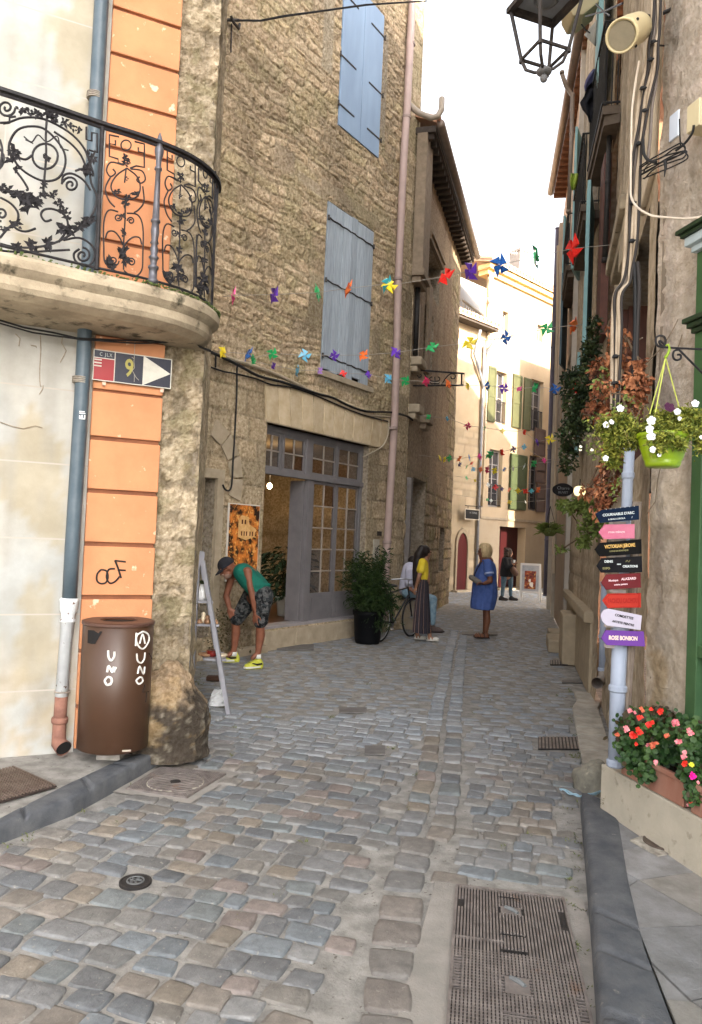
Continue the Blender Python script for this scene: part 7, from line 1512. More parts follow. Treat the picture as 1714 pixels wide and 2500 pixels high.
def head(b,c,f,up,s_=1.):
    """skull, jaw, nose, brow, ears; f = where the face looks"""
    f=V(f).normalized(); up=V(up).normalized(); sd=f.cross(up).normalized(); up=sd.cross(f); rot=Matrix((sd,f,up)).transposed()
    b.ell(c+up*.02*s_-f*.008*s_,.074*s_,.092*s_,.098*s_,18,12,rot=rot); b.ell(c-up*.052*s_+f*.030*s_,.054*s_,.060*s_,.062*s_,16,10,rot=rot)
    b.cap(c+f*.086*s_+up*.008*s_,c+f*.108*s_-up*.026*s_,.009*s_,.014*s_,8); b.cap(c+f*.080*s_+up*.03*s_-sd*.04*s_,c+f*.080*s_+up*.03*s_+sd*.04*s_,.012*s_,.012*s_,8)
    b.cap(c+f*.082*s_-up*.058*s_-sd*.016*s_,c+f*.082*s_-up*.058*s_+sd*.016*s_,.009*s_,.009*s_,8); b.ell(c+f*.070*s_-up*.098*s_,.022*s_,.020*s_,.018*s_,10,8,rot=rot)
    for k in (-1,1): b.ell(c+sd*.077*s_*k-up*.008*s_,.012*s_,.020*s_,.032*s_,10,8,rot=rot)
    return f,up,sd
def eyes(par,c,f,up,sd,s_=1.):
    b=M()
    for k in (-1,1): b.ell(c+f*.083*s_+up*.012*s_+sd*.031*s_*k,.013*s_,.006*s_,.007*s_,8,6)
    b.build('eyes',mat('eye_dark',(.02,.015,.012),rough=.2),par)
def skin(n,c1,c2): return mat(n,c1,c2,12,.5,spec=.35)
# ---- the bending man
def mz(x,y,d): return at(500+x/7.041,1330+y/7.041,d)
man=thing('person','man in green tank top and dark cap bending with hands on his knees','person',V((-1.15,9.4,0)))
sk_m=skin('tanned_skin',(.23,.088,.050),(.17,.062,.034))
nS,fS=9.16,9.50
shn,shf=mz(735,455,nS),mz(470,520,fS); eln,elf=mz(815,860,nS-.02),mz(370,880,fS+.02); wrn,wrf=mz(872,1195,nS+.02),mz(430,1120,fS); 
knn,knf=mz(950,1370,9.24),mz(525,1320,9.56); ann,anf=mz(915,1870,9.26),mz(500,1830,9.58); hpn,hpf=mz(1000,900,9.22),mz(800,900,9.50)
neck=mz(600,440,9.33); hc=mz(385,400,9.28)
b=M()
b.cap(mz(640,450,9.33),mz(760,560,9.33),.10,.13); b.cap(mz(760,560,9.33),mz(950,800,9.35),.13,.125); b.cap(shn,shf,.055,.055); b.cap(hpn,hpf,.10,.10)
b.cap(neck,hc.lerp(neck,.35),.060,.056)
for s_,e_,w_ in ((shn,eln,wrn),(shf,elf,wrf)): b.cap(s_,s_.lerp(e_,.5),.056,.047); b.cap(s_.lerp(e_,.5),e_,.047,.040); b.cap(e_,e_.lerp(w_,.35),.042,.040); b.cap(e_.lerp(w_,.35),w_,.040,.026)
for h_,k_,a_ in ((hpn,knn,ann),(hpf,knf,anf)):
    b.cap(h_,k_,.088,.058); b.cap(k_,k_.lerp(a_,.35)+V((.012,.02,0)),.055,.060); b.cap(k_.lerp(a_,.35)+V((.012,.02,0)),a_,.060,.036); b.cap(a_,a_+V((-.06,-.03,-.05)),.036,.030)
ff,up_,sd_=head(b,hc,V((-.72,-.42,-.55)),V((-.45,-.1,.9)),1.06)
hand(b,wrn,knn+V((-.05,-.07,-.02))-wrn,V((.5,.6,-.2)),1.15,.75); hand(b,wrf,knf+V((.02,-.08,-.03))-wrf,V((.3,.7,-.3)),1.15,.75)
organic(b,'body',sk_m,man,.0085,5)
eyes(man,hc,ff,up_,sd_,1.06)
b=M(); b.ell(hc-up_*.066+ff*.038,.055,.061,.056,16,10,rot=Matrix((sd_,ff,up_)).transposed()); b.ell(hc+ff*.093-up_*.045,.03,.016,.014,10,6,rot=Matrix((sd_,ff,up_)).transposed()); b.build('beard',mat('grey_stubble',(.22,.125,.09),(.25,.18,.15),60,.9),man,smooth=True)
b=M(); rot=Matrix((sd_,ff,up_)).transposed(); vs=[];fs=[]
for i in range(9):
    th_=math.pi*.54*i/8
    for j in range(24): a=6.283*j/24; vs.append(hc+up_*.03-ff*.01+rot@V((.094*math.sin(th_)*math.cos(a),.112*math.sin(th_)*math.sin(a),.105*math.cos(th_)+.008)))
for i in range(8):
    for j in range(24): fs.append((i*24+j,(i+1)*24+j,(i+1)*24+(j+1)%24,i*24+(j+1)%24))
b.add(vs,fs); V1=[]
for i in range(5):
    for j in range(9): a=-1.15+2.3*j/8; r_=.10+.075*i/4*math.cos(a*.62); V1.append(hc+up_*(.032-.006*i)+ff*(r_*math.cos(a*.75))+sd_*(.092*math.sin(a*.95)*(1+.02*i)))
n9=len(V1); b.add(V1+[p-up_*.008 for p in V1],[(i*9+j,i*9+j+1,(i+1)*9+j+1,(i+1)*9+j) for i in range(4) for j in range(8)]+[(n9+i*9+j,n9+(i+1)*9+j,n9+(i+1)*9+j+1,n9+i*9+j+1) for i in range(4) for j in range(8)]+[(36+j,36+j+1,n9+36+j+1,n9+36+j) for j in range(8)])
b.build('cap',mat('cap_charcoal',(.020,.020,.026),(.015,.015,.02),20,.9,.3,60),man,smooth=True)
b=M(); 
for k in (-1,1): b.ell(hc+ff*.098+up_*.010+sd_*.032*k,.026,.006,.016,12,6,rot=rot)
b.tube([hc+ff*.1+up_*.012+sd_*.03,hc+ff*.1+up_*.012-sd_*.03],.004,5); b.tube([hc+ff*.095+up_*.012+sd_*.058,hc+sd_*.08+up_*.01],.003,5); b.tube([hc+ff*.095+up_*.012-sd_*.058,hc-sd_*.08+up_*.01],.003,5); b.build('glasses',mat('glasses_black',(.01,.01,.01),rough=.15),man)
m_tank=mat('green_jersey',(.003,.085,.065),(.006,.13,.09),6,.8,.2,40)
b=M()
for yo,dy in ((-.085,0),(.085,0),(0,0)):
    o=V((0,yo,0)); b.cap(mz(655,470,9.33)+o*.9,mz(770,580,9.33)+o,.115,.135); b.cap(mz(770,580,9.33)+o,mz(900,720,9.34)+o,.135,.135); b.cap(mz(900,720,9.34)+o,mz(985,850,9.35)+o,.135,.125)
b.cap(mz(625,440,9.33)+V((0,-.12,0)),mz(690,480,9.33)+V((0,-.15,0)),.045,.06); b.cap(mz(600,450,9.33)+V((0,.12,0)),mz(670,500,9.33)+V((0,.14,0)),.045,.06)
for k,(xa,ya,xb,yb) in enumerate(((880,700,1090,690),(890,790,1110,790),(900,870,1110,880))): b.cap(mz(xa,ya,9.13),mz(xb,yb,9.24),.020,.03)
organic(b,'tank_top',m_tank,man,.011,4)
mat('trim_black',(.01,.01,.012))
m_camo=mat('camo_cloth',(.025,.030,.033),(.085,.085,.085),22,.9,.2,40,c3=(.006,.007,.009),c3scale=17,c3lo=.5,c3hi=.54,lo=.48,hi=.53)
b=M()
for h_,k_ in ((hpn,knn),(hpf,knf)):
    e_=h_.lerp(k_,.90); b.cap(h_+V((.01,0,.02)),e_,.125,.088); b.lathe(e_+V((0,0,-.015)),[(.05,0),(.092,.0),(.098,.05),(.05,.06)],20,V((.1,0,1)))
b.cap(hpn+V((-.03,0,.02)),hpf+V((.05,0,.02)),.125,.12); b.cap(mz(1010,850,9.26),mz(1040,950,9.28),.10,.10); b.box(mz(960,1010,9.10),(.10,.02,0),(0,.05,0),(0,0,-.13)); organic(b,'shorts',m_camo,man,.011,3)
def shoe(par,heel,toe,m1,m2,s_=1.,name='shoe'):
    d=(toe-heel); d.z=0; L=d.length; d.normalize(); sd=V((-d.y,d.x,0)); b=M(); h0=V((heel.x,heel.y,.035))
    b.cap(h0+d*.03,h0+d*(L*.45)+V((0,0,-.0)),.046*s_,.044*s_); b.cap(h0+d*(L*.45),h0+d*(L-.045),.046*s_,.036*s_); b.cap(h0+d*.03+V((0,0,.02)),h0+d*.06+V((0,0,.065*s_)),.044*s_,.040*s_); b.cap(h0+d*.08+V((0,0,.05)),h0+d*L*.6+V((0,0,.015)),.034*s_,.030*s_)
    o=organic(b,name,m1,par,.009,2); b=M(); rim=[h0+d*(L/2)+d*math.cos(a)*(L/2+.004)+sd*math.sin(a)*.052*s_*(1-.12*math.cos(a)) for a in [i*6.283/24 for i in range(24)]]; b.prism([V((p.x,p.y,.016)) for p in rim],V((0,0,.022))); q=b.build('sole',m2,o,bevel=.004); return o,h0,d,sd,L
m_ys=mat('yellow_shoe',(.46,.46,.03),(.54,.56,.10),30,.6); m_sole=mat('white_sole',(.62,.62,.58),rough=.6)
for he,to,an_ in ((mz(975,2060,9.33),mz(672,2130,9.16),ann),(mz(575,2010,9.68),mz(180,2030,9.62),anf)):
    o,h0,d,sd,L=shoe(man,he,to,m_ys,m_sole,1.12); b=M(); 
    for k in (-1,1): b.tube([h0+sd*.050*k+d*.03+V((0,0,.03)),h0+sd*.054*k+d*.10+V((0,0,.025)),h0+sd*.045*k+d*.17+V((0,0,.045))],[.012,.012,.006],6)
    b.build('dark_stripe',mat('trim_black',(.01,.01,.012)),o); b=M()
    for k in range(4): q=h0+d*(.11+.028*k)+V((0,0,.082-.012*k)); b.tube([q-sd*.022,q+V((0,0,.008)),q+sd*.022],.004,5)
    b.build('laces',m_ys,o)
    b=M(); b.lathe(V((an_.x,an_.y,an_.z-.06)),[(.038,0),(.042,.02),(.040,.05),(.03,.055)],14); b.build('sock',mat('white_sock',(.6,.6,.56)),man,smooth=True)
# ---- woman in blue
def bz(x,y,d): return at(960+x/5.9,1310+y/5.9,d)
blue=thing('person','blonde woman in a blue shirt dress and sandals standing mid street facing left','person',V((2.4,13.1,0))); sk_b=skin('brown_skin',(.20,.082,.045),(.15,.06,.033)); Yb=13.08
b=M(); hc=bz(1300,225,Yb); ff,up_,sd_=head(b,hc,V((-.98,-.1,-.12)),V((0,0,1)),1.); b.cap(hc-V((-.03,0,.07)),bz(1335,350,Yb),.050,.06)
b.cap(bz(1345,380,Yb),bz(1330,700,Yb),.13,.15); b.cap(bz(1340,385,Yb-.17),bz(1340,385,Yb+.17),.055,.055)
e1,w1=bz(1400,640,Yb-.27),bz(1300,680,Yb-.30); s1=bz(1365,400,Yb-.2); b.cap(s1,e1,.054,.043); b.cap(e1,w1,.043,.028); hand(b,w1,V((-1,0,.12)),V((0,-.4,-.9)),1.,.9)
e2,w2=bz(1330,640,Yb+.27),bz(1240,665,Yb+.10); s2=bz(1320,400,Yb+.2); b.cap(s2,e2,.054,.043); b.cap(e2,w2,.043,.028); hand(b,w2,V((-1,-.4,.1)),V((0,.4,-.9)),1.,.9)
for dx,dy in ((10,-.085),(-5,.085)):
    k_=bz(1340+dx,1090,Yb+dy); a_=bz(1322+dx,1395,Yb+dy); b.cap(bz(1330+dx,800,Yb+dy),k_,.075,.056); b.cap(k_,k_.lerp(a_,.4)+V((.015,0,0)),.054,.060); b.cap(k_.lerp(a_,.4)+V((.015,0,0)),a_,.060,.036); b.cap(a_,V((a_.x+.03,a_.y,.04)),.036,.034); t_=V((a_.x-.155,a_.y-.02,.045)); b.cap(V((a_.x+.03,a_.y,.045)),t_,.032,.028)
    for q in range(5): b.cap(t_+V((-.005,-.03+.015*q,0)),t_+V((-.035+.004*abs(q-1),-.034+.017*q,-.008)),.0105-.001*q,.009-.001*q,7)
organic(b,'body',sk_b,blue,.0105,3); eyes(blue,hc,ff,up_,sd_)
m_bd=mat('blue_dress_cloth',(.055,.10,.30),(.08,.135,.37),12,.85,.35,24)
b=M(); R_=lambda x,y,hw,hd:(bz(x,y,Yb),hw/815,hd)
loft(b,[R_(1340,330,45,.07),R_(1352,352,80,.15),R_(1350,390,112,.215),R_(1338,470,150,.225),R_(1325,560,162,.21),R_(1320,640,168,.21),R_(1320,720,180,.22),R_(1315,850,185,.225),R_(1295,960,180,.23),R_(1284,1045,166,.23)],40,11,.022)
for s_,dx in ((s1,-.02),(s2,.02)): b.cap(s_+V((0,0,.02)),s_.lerp(e1 if s_ is s1 else e2,.52),.080,.082)
organic(b,'dress',m_bd,blue,.013,2)
b=M(); cpt=s1.lerp(e1,.60); b.lathe(cpt,[(.07,0),(.083,0),(.083,.03),(.07,.03)],18,(s1-e1).normalized()); b.build('sleeve_cuff',mat('pale_blue_cuff',(.35,.42,.62)),blue,smooth=True)
b=M(); b.add([bz(1290,335,Yb-.12),bz(1400,345,Yb-.15),bz(1470,430,Yb-.1),bz(1395,420,Yb-.19)],[(0,1,2,3)]); b.tube([bz(1285,345,Yb-.10),bz(1350,340,Yb-.14),bz(1410,355,Yb-.06),bz(1400,350,Yb+.1)],.018,6); b.build('collar',m_bd,blue,smooth=True)
b=M(); b.tube([bz(1270,370,Yb-.16),bz(1215,450,Yb-.2),bz(1175,540,Yb-.16),bz(1165,600,Yb-.12)],.010,6); b.build('bag_strap',mat('strap_dark',(.03,.028,.035)),blue)
b=M(); 
for i in range(7): b.ell(bz(1130+i*18,590+i*12,Yb-.10-.02*i),.055,.06,.05,12,8)
organic(b,'shoulder_bag',mat('grey_bag',(.20,.18,.15),(.14,.13,.11),9,.8),blue,.012,3)
b=M(); vs=[];fs=[]
for i in range(13):
    th_=math.pi*(.03+.72*i/12)
    for j in range(40):
        a=6.283*j/40; front=max(0,-math.cos(a)); k=1+.035*math.cos(a*13+i*.3); r_=math.sin(th_)**.75; z=.125*math.cos(th_); 
        if front>.3 and i>8: r_*=.80
        vs.append(hc+V((.018,0,.018))+V((.138*r_*math.cos(a)*k*(.80 if front>.2 else 1),.130*r_*math.sin(a)*k,z*1.2)))
for i in range(12):
    for j in range(40):
        if i>=6 and abs(j-20)<5: continue
        fs.append((i*40+j,(i+1)*40+j,(i+1)*40+(j+1)%40,i*40+(j+1)%40))
b.add(vs,fs); b.build('hair',mat('blonde_hair',(.62,.47,.26),(.42,.30,.16),9,.6,.3,50,stretch=(6,6,.6)),blue,smooth=True)
m_san=mat('sandal_leather',(.035,.018,.012),rough=.5)
for dx,dy in ((10,-.085),(-5,.085)):
    a_=bz(1322+dx,1395,Yb+dy); b=M(); b.prism([V((a_.x+.07,a_.y-.03,.014)),V((a_.x+.07,a_.y+.03,.014)),V((a_.x-.12,a_.y+.045,.014)),V((a_.x-.20,a_.y+.02,.014)),V((a_.x-.20,a_.y-.045,.014)),V((a_.x-.12,a_.y-.05,.014))][::-1],V((0,0,.018)))
    for q,h in ((-.02,.085),(-.09,.078),(-.135,.07)): b.tube([V((a_.x+q,a_.y-.042,.03)),V((a_.x+q-.01,a_.y-.03,h-.01)),V((a_.x+q-.012,a_.y,h+.004)),V((a_.x+q-.01,a_.y+.03,h-.01)),V((a_.x+q,a_.y+.042,.03))],.009,5)
    b.tube([V((a_.x+.05,a_.y-.035,.03)),V((a_.x+.06,a_.y,.08)),V((a_.x+.05,a_.y+.035,.03))],.008,5); b.build('sandal',m_san,blue)
# ---- woman in yellow
yel=thing('person','woman with very long black hair in a yellow top and long striped skirt','person',V((1.2,12.5,0))); Yy=12.45; sk_y=skin('light_brown_skin',(.36,.19,.12),(.30,.15,.09))
b=M(); hc=bz(470,232,Yy); ff,up_,sd_=head(b,hc,V((.86,.5,-.05)),V((.05,0,1)),.95); b.cap(hc-V((.02,0,.06)),bz(430,345,Yy),.045,.05); b.cap(bz(430,380,Yy),bz(435,640,Yy),.10,.11); b.cap(bz(425,370,Yy-.13),bz(425,370,Yy+.13),.045,.045)
s1=bz(420,385,Yy-.15); e1=bz(372,580,Yy-.19); w1=bz(325,735,Yy-.10); b.cap(s1,e1,.044,.036); b.cap(e1,w1,.036,.024); hand(b,w1,V((-.4,0,-1)),V((.8,.3,0)),.9,.7)
s2=bz(430,385,Yy+.15); e2=bz(385,580,Yy+.2); w2=bz(335,730,Yy+.08); b.cap(s2,e2,.044,.036); b.cap(e2,w2,.036,.024); hand(b,w2,V((-.4,0,-1)),V((.8,-.3,0)),.9,.7)
for (xa,ya,xf,yf,dy) in ((345,1420,310,1470,.05),(525,1425,600,1490,-.08)):
    a_=bz(xa,ya,Yy+dy); b.cap(bz(430,900,Yy+dy*.8),a_,.07,.034); b.cap(a_,V((a_.x,a_.y,.05)),.034,.032); b.cap(V((a_.x,a_.y,.045)),V((a_.x+.10,a_.y-.02,.042)),.032,.028)
    for q in range(5): b.cap(V((a_.x+.10,a_.y-.045+.014*q,.042)),V((a_.x+.135-.004*q,a_.y-.048+.015*q,.034)),.010,.008,7)
organic(b,'body',sk_y,yel,.0105,3); eyes(yel,hc,ff,up_,sd_,.95)
R_=lambda x,y,hw,hd:(bz(x,y,Yy),hw/857,hd); b=M()
loft(b,[R_(440,322,36,.06),R_(428,345,62,.13),R_(428,385,76,.165),R_(432,470,78,.155),R_(438,550,72,.14),R_(440,622,64,.13)],32)
b.cap(s1+V((0,0,.02)),s1.lerp(e1,.50),.066,.070); b.cap(s2+V((0,0,.02)),s2.lerp(e2,.50),.066,.070); organic(b,'top',mat('yellow_cloth',(.66,.49,.02),(.74,.58,.06),8,.8,.25,30),yel,.012,2)
b=M(); rings=[(440,605,62,.125),(438,640,68,.14),(428,760,82,.17),(418,950,100,.20),(412,1150,116,.22),(410,1290,124,.235),(410,1375,130,.24)]; seg=96
for i in range(len(rings)-1):
    for j in range(seg):
        q=[]
        for ii,jj in ((i,j),(i+1,j),(i+1,j+1),(i,j+1)):
            x,y,hw,hd=rings[ii]; a=6.2832*jj/seg; k=1+.035*math.cos(a*24)+.02*math.cos(a*5+1); c=bz(x,y,Yy); q.append(c+V((hw/857*k*math.cos(a),hd*k*math.sin(a),0)))
        b.add(q,[(0,1,2,3)],col=((.26,.17,.15) if j%8 in (0,) else (.045,.038,.05) if j%8 in (3,4,5) else (.028,.024,.030)))
b.build('skirt',mat('striped_cloth',(1,1,1),(.8,.8,.8),20,.9,attr=True),yel)
m_hair=mat('black_hair',(.010,.007,.007),(.022,.015,.013),9,.45,.2,60,stretch=(6,6,.5))
b=M(); b.ell(hc+V((-.02,-.01,.03)),.094,.098,.100); b.ell(hc+V((-.06,-.02,-.01)),.07,.085,.10)
P=[(415,180,.07),(370,270,.085),(350,380,.08),(335,500,.070),(325,600,.055),(312,690,.035),(305,740,.015)]
for (x0,y0,r0),(x1,y1,r1) in zip(P,P[1:]): b.cap(bz(x0,y0,Yy-.05),bz(x1,y1,Yy-.06),r0,r1)
organic(b,'hair',m_hair,yel,.011,2)
for (xa,ya,dy) in ((345,1420,.05),(525,1425,-.08)):
    a_=bz(xa,ya,Yy+dy); b=M(); b.prism([V((a_.x+x,a_.y+y,.014)) for x,y in ((-.05,-.035),(-.05,.035),(.08,.045),(.15,.02),(.15,-.05),(.08,-.05))][::-1],V((0,0,.022))); 
    b.ell(V((a_.x+.10,a_.y-.015,.045)),.06,.05,.032); b.tube([V((a_.x-.03,a_.y-.038,.04)),V((a_.x-.04,a_.y,.09)),V((a_.x-.03,a_.y+.038,.04))],.008,5); b.tube([V((a_.x+.02,a_.y-.045,.04)),V((a_.x+.01,a_.y,.085)),V((a_.x+.02,a_.y+.045,.04))],.014,5); b.build('white_shoe',mat('white_leather',(.66,.64,.58),rough=.5),yel,smooth=True)
# ---- seated man
sit=thing('person','man in a white polo shirt and jeans seated behind the woman in yellow','person',V((1.2,13.8,0))); Ys=13.75; sk_s=skin('sitting_skin',(.30,.14,.09),(.24,.11,.07))
hc=bz(292,372,Ys+.05); b=M(); ff,up_,sd_=head(b,hc,V((.9,-.1,-.3)),V((.1,0,1)),1.); b.cap(hc-V((.02,0,.06)),bz(250,450,Ys),.05,.06); b.cap(bz(245,500,Ys),bz(215,760,Ys),.13,.13); b.cap(bz(245,480,Ys-.17),bz(245,480,Ys+.17),.05,.05)
s1=bz(235,490,Ys-.2); e1=bz(225,735,Ys-.22); w1=bz(300,800,Ys-.25); b.cap(s1,e1,.052,.043); b.cap(e1,w1,.043,.028); hand(b,w1,V((1,0,-.2)),V((0,0,-1)),1.,.6)
kn=bz(572,905,Ys-.1); s2=bz(260,490,Ys+.2); e2=bz(430,720,Ys+.2); w2=bz(540,850,Ys-.02); b.cap(s2,e2,.05,.042); b.cap(e2,w2,.042,.028); hand(b,w2,V((.8,-.3,-.3)),V((-.3,0,-1)),1.1,.6)
b.cap(bz(560,1240,Ys-.15),bz(560,1300,Ys-.15),.04,.04); organic(b,'body',sk_s,sit,.011,3); eyes(sit,hc,ff,up_,sd_)
b=M(); b.cap(bz(245,480,Ys),bz(225,620,Ys),.150,.165); b.cap(bz(225,620,Ys),bz(205,750,Ys),.165,.165); b.cap(bz(245,480,Ys-.15),bz(245,480,Ys+.15),.075,.075); b.cap(s1,s1.lerp(e1,.75),.080,.078); b.cap(s2,s2.lerp(e2,.6),.08,.075); organic(b,'polo_shirt',mat('white_cloth',(.55,.55,.66),(.48,.48,.60),9,.85,.2,30),sit,.014,3)
m_jean=mat('jeans_cloth',(.16,.27,.36),(.30,.42,.50),14,.9,.3,40)
b=M(); hp0=bz(210,800,Ys-.1); b.cap(hp0,kn,.105,.082); b.cap(kn,bz(562,1240,Ys-.15),.080,.062); h2=bz(220,800,Ys+.12); k2=bz(520,890,Ys+.18); b.cap(h2,k2,.105,.082); b.cap(k2,bz(520,1230,Ys+.15),.080,.062); b.cap(hp0,h2,.12,.12); organic(b,'jeans',m_jean,sit,.013,3)
b=M(); b.ell(hc+V((-.02,0,.03)),.088,.086,.095); organic(b,'hair',m_hair,sit,.012,2)
for y_,x_ in ((Ys-.15,560),(Ys+.15,520)):
    q=bz(x_,1310,y_); shoe(sit,V((q.x-.06,q.y,.0)),V((q.x+.22,q.y-.05,0)),mat('brown_shoe',(.09,.06,.05),rough=.6),mat('dark_sole',(.04,.03,.03)),1.)
# ---- woman in dark clothes by the red door
def dz(x,y,d=21.8): return at(950+x/3.186,1050+y/3.186,d)
dk=thing('person','woman in a black coat and jeans with a brown bag by the dark red door','person',V((4.6,21.8,0))); hc=dz(935,955); b=M()
ff,up_,sd_=head(b,hc,V((.95,-.25,-.1)),V((0,0,1)),1.); b.cap(hc-V((0,0,.07)),dz(922,995),.05,.06); b.cap(dz(920,1010),dz(915,1130),.12,.13)
s1=dz(905,1005,21.65); e1=dz(925,1075,21.5); w1=dz(962,1045,21.45); b.cap(s1,e1,.05,.04); b.cap(e1,w1,.04,.028); hand(b,w1,V((.7,0,.5)),V((0,-.5,-.5)),1.,.7)
s2=dz(895,1005,21.95); e2=dz(880,1070,21.95); w2=dz(868,1125,21.9); b.cap(s2,e2,.05,.04); b.cap(e2,w2,.04,.028); hand(b,w2,V((0,0,-1)),V((1,0,0)),1.,.5)
organic(b,'body',sk_y,dk,.014,3); eyes(dk,hc,ff,up_,sd_)
b=M(); R_=lambda x,y,hw,hd:(dz(x,y),hw/264,hd); loft(b,[R_(925,985,18,.07),R_(920,1000,40,.19),R_(916,1060,46,.2),R_(915,1140,52,.21)],28)
b.cap(s1,e1,.07,.06); b.cap(e1,e1.lerp(w1,.8),.06,.045); b.cap(s2,e2,.07,.06); b.cap(e2,e2.lerp(w2,.85),.06,.045); organic(b,'coat',mat('black_coat',(.010,.010,.011),rough=.9),dk,.016,3)
b=M(); 
for (xa,xb,xf,yf,y_) in ((895,880,868,1298,21.75),(940,950,955,1290,21.9)): b.cap(dz(xa,1130,y_),dz((xa+xb)/2,1215,y_),.095,.068); b.cap(dz((xa+xb)/2,1215,y_),dz(xb if xb<900 else 946,1285,y_),.066,.05)
organic(b,'jeans',mat('dark_jeans',(.05,.09,.12),(.10,.15,.19),9,.9),dk,.016,3)
b=M(); b.ell(hc+V((-.03,0,.02)),.115,.115,.13); b.ell(hc+V((-.06,0,-.08)),.10,.11,.11)
for k in range(26): a=k*.9; b.ell(hc+V((-.05+.09*math.cos(a),.1*math.sin(a),-.14+.011*k)),.035,.035,.035,8,6)
organic(b,'hair',mat('dark_brown_hair',(.030,.017,.012),(.05,.03,.02),9,.7),dk,.016,2)
for x_,y_ in ((872,21.75),(950,21.9)): q=dz(x_,1310,y_); shoe(dk,V((q.x-.06,q.y,0)),V((q.x+.2,q.y-.05,0)),mat('black_boot',(.012,.011,.011),rough=.5),mat('dark_sole',(.04,.03,.03)),1.1,'boot')
b=M(); b.cap(dz(965,1085,21.5),dz(985,1115,21.55),.09,.085); b.tube([dz(950,1010,21.55),dz(965,1070,21.5)],.012,5); b.tube([dz(905,1000,21.8),dz(972,1070,21.6)],.012,5); b.build('handbag',mat('brown_leather',(.12,.065,.045),rough=.6),dk,smooth=True)
b=M(); q=dz(972,1034,21.4); b.lathe(q,[(.028,0),(.035,.09)],12); b.build('paper_cup',mat('white_sole',(.62,.62,.58)),label='small pale paper cup held by the woman in the black coat',cat='cup')
# ================================================================== pinwheels on strings
PC={'pink':(.85,.06,.30),'purple':(.12,.03,.42),'green':(.01,.36,.10),'orange':(.85,.17,.03),'yellow':(.80,.62,.02),'teal':(.05,.42,.50),'red':(.75,.015,.01),'blue':(.015,.13,.48),'light blue':(.12,.42,.62),'navy':(.03,.03,.16),'white':(.75,.80,.75),'crimson':(.55,.02,.10),'lilac':(.40,.22,.62)}
ORD=['first','second','third','fourth','fifth','sixth','seventh','eighth','ninth','tenth','eleventh','twelfth','thirteenth','fourteenth','fifteenth','sixteenth','seventeenth']
def pin(c,r_,col,lab,seed):
    q=random.Random(seed); b=M(); yaw=q.choice((-1,1))*q.uniform(.3,1.35); pit=q.uniform(-.5,.5); n=(V((math.sin(yaw),-math.cos(yaw),math.sin(pit)))).normalized(); X=n.cross(V((0,0,1))).normalized(); Y=X.cross(n); ph=q.uniform(0,1.57)
    for k in range(4):
        a=ph+k*1.5708; d=X*math.cos(a)+Y*math.sin(a); d2=X*math.cos(a+1.1)+Y*math.sin(a+1.1); tip=c+d*r_; side=c+d2*r_*.62; mid=c+d*r_*.55-X*0+n*r_*.18
        b.add([c,tip,side],[(0,1,2)]); b.add([c+n*r_*.22,tip+n*r_*.02,side+n*r_*.20],[(0,1,2)]); b.add([tip,side,side+n*r_*.20],[(0,1,2)]); 
    b.ell(c+n*r_*.24,r_*.07,r_*.07,r_*.07,6,4); cc=PC[col]
    return b.build('pinwheel',mat('foil_'+col.replace(' ','_'),cc,tuple(min(1,v*1.25+.02) for v in cc),40,.35,spec=.5),label=lab,cat='pinwheel',group='paper pinwheels strung across the street')
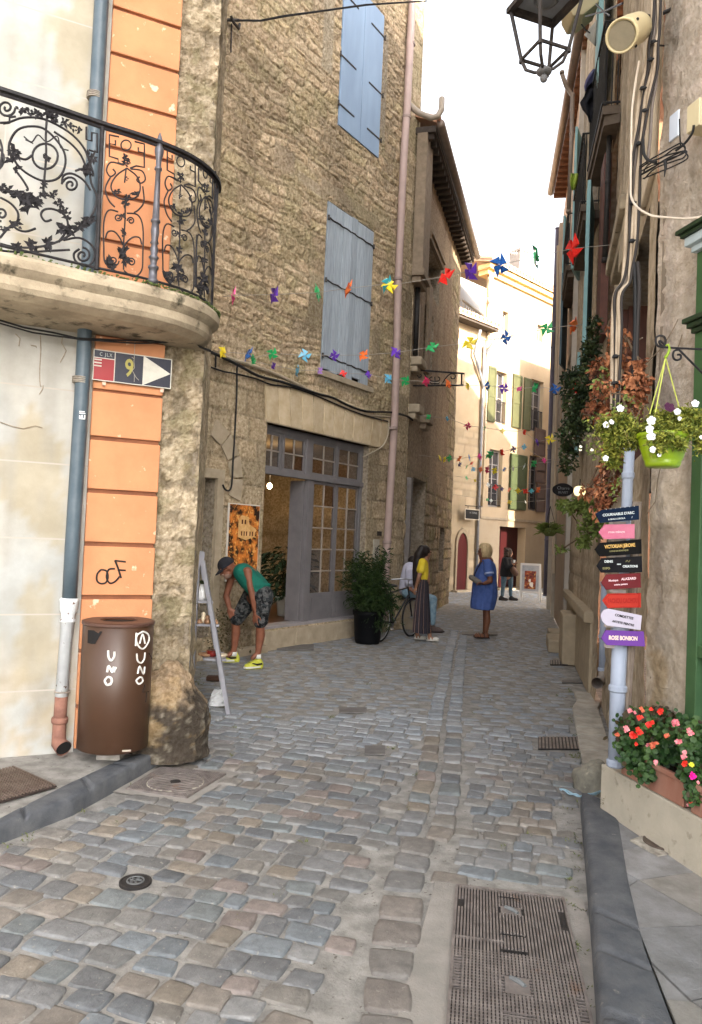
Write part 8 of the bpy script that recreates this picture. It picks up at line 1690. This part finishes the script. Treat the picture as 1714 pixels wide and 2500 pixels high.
ROWS=[('the highest string',[(572,722,9.6,'pink',17),(671,720,9.4,'purple',18),(774,715,9.2,'green',16),(852,705,9.0,'orange',17),(944,694,8.8,'teal',16),(951,698,8.8,'yellow',17),(1090,675,8.5,'red',20),(1151,662,8.3,'purple',20),(1219,648,8.1,'blue',22),(1306,628,7.9,'green',24),(1402,607,7.7,'red',25)]),
('the second string',[(543,860,9.3,'yellow',13),(608,865,9.7,'blue',14),(618,875,9.72,'green',9),(665,864,9.9,'green',12),(744,868,10.0,'light blue',13),(817,868,10.1,'purple',11),(888,868,10.,'orange',12),(966,862,9.9,'purple',13),(1056,848,9.8,'green',13),(1148,838,9.6,'yellow',16),(1236,824,9.5,'blue',14),(1336,803,9.3,'green',15),(1399,795,9.2,'orange',16)]),
('the third string',[(620,884,9.9,'green',7),(668,893,10.2,'purple',9),(727,905,10.5,'light blue',12),(782,905,10.7,'lilac',9),(838,912,10.8,'red',9),(899,915,10.9,'purple',9),(947,925,10.8,'light blue',11),(989,930,10.8,'green',11),(1040,932,10.7,'crimson',10),(1094,938,10.7,'orange',10),(1141,943,10.6,'yellow',9),(1189,942,10.6,'blue',10),(1231,948,10.5,'purple',11),(1268,950,10.5,'pink',7),(1307,946,10.4,'green',12),(1355,950,10.3,'blue',11),(1403,947,10.2,'red',13)]),
('the fourth string',[(1046,1018,14,'green',7),(1092,1022,13.8,'light blue',6),(1142,1040,13.5,'crimson',9),(1183,1045,13.3,'green',6),(1227,1052,13.,'yellow',6),(1281,1055,12.7,'red',7),(1311,1080,12.3,'purple',9),(1344,1072,11.8,'yellow',10),(1372,1058,11.2,'green',12)]),
('the fifth string',[(1074,1119,15,'yellow',8),(1085,1122,15,'yellow',7),(1097,1119,15,'green',8),(1122,1120,14.8,'orange',8),(1145,1118,14.6,'blue',9),(1171,1115,14.4,'pink',8),(1195,1110,14.2,'green',10),(1226,1104,14.,'red',9),(1253,1097,13.8,'navy',9),(1280,1091,13.6,'light blue',7),(1329,1124,13.,'pink',6)]),
('the sixth string',[(1123,1134,17.5,'navy',6),(1139,1139,17.5,'green',5),(1152,1131,17.3,'red',5),(1156,1146,17.2,'light blue',6),(1174,1146,17,'orange',7),(1190,1147,17,'crimson',9),(1208,1149,16.8,'yellow',8),(1231,1146,16.6,'blue',6),(1252,1144,16.4,'lilac',7),(1279,1138,16.2,'white',8),(1303,1132,16,'green',9)]),
('the seventh string',[(1139,1167,20,'green',5),(1160,1173,20,'yellow',4),(1192,1184,19.8,'white',6),(1210,1190,19.7,'red',7),(1226,1194,19.6,'navy',5),(1244,1196,19.5,'orange',6),(1265,1198,19.4,'yellow',7),(1283,1199,19.3,'red',7),(1298,1199,19.2,'teal',6),(1313,1196,19.1,'orange',8)]),
('the lowest string',[(1190,1220,20.5,'green',4),(1199,1222,20.5,'white',4),(1244,1226,20.4,'yellow',5),(1283,1226,20.3,'white',4)])]
sd0=100
for name_,L_ in ROWS:
    for i,(u,v,y_,c_,s_) in enumerate(L_):
        sd0+=1; pin(at(u,v,y_),s_*(1.5 if s_>9 else 1.35)*y_/1808,c_,f'{c_} pinwheel, {ORD[i]} from the left on {name_}',sd0)
    P=[at(u,v-1,y_+.02) for u,v,y_,c_,s_ in L_]; d0=P[0]-P[1 if len(P)<5 else 2]; d1=P[-1]-P[-2]
    ext0={'the highest string':W2.P(545,724,.02),'the second string':W2.P(520,856,.02),'the third string':W2.P(560,880,.02)}.get(name_,P[0]-V((1.0,0,-.1))); ext1=P[-1]+V((.55 if P[-1].y>11 else .45,0,.06))
    b=M(); b.tube([ext0]+P+[ext1],.0035,4); b.build('pinwheel_string',mat('string_pale',(.35,.32,.28)),label=f'{name_.replace("the ","")} of pinwheels, thin pale cord across the street',cat='string',group='strings of pinwheels')
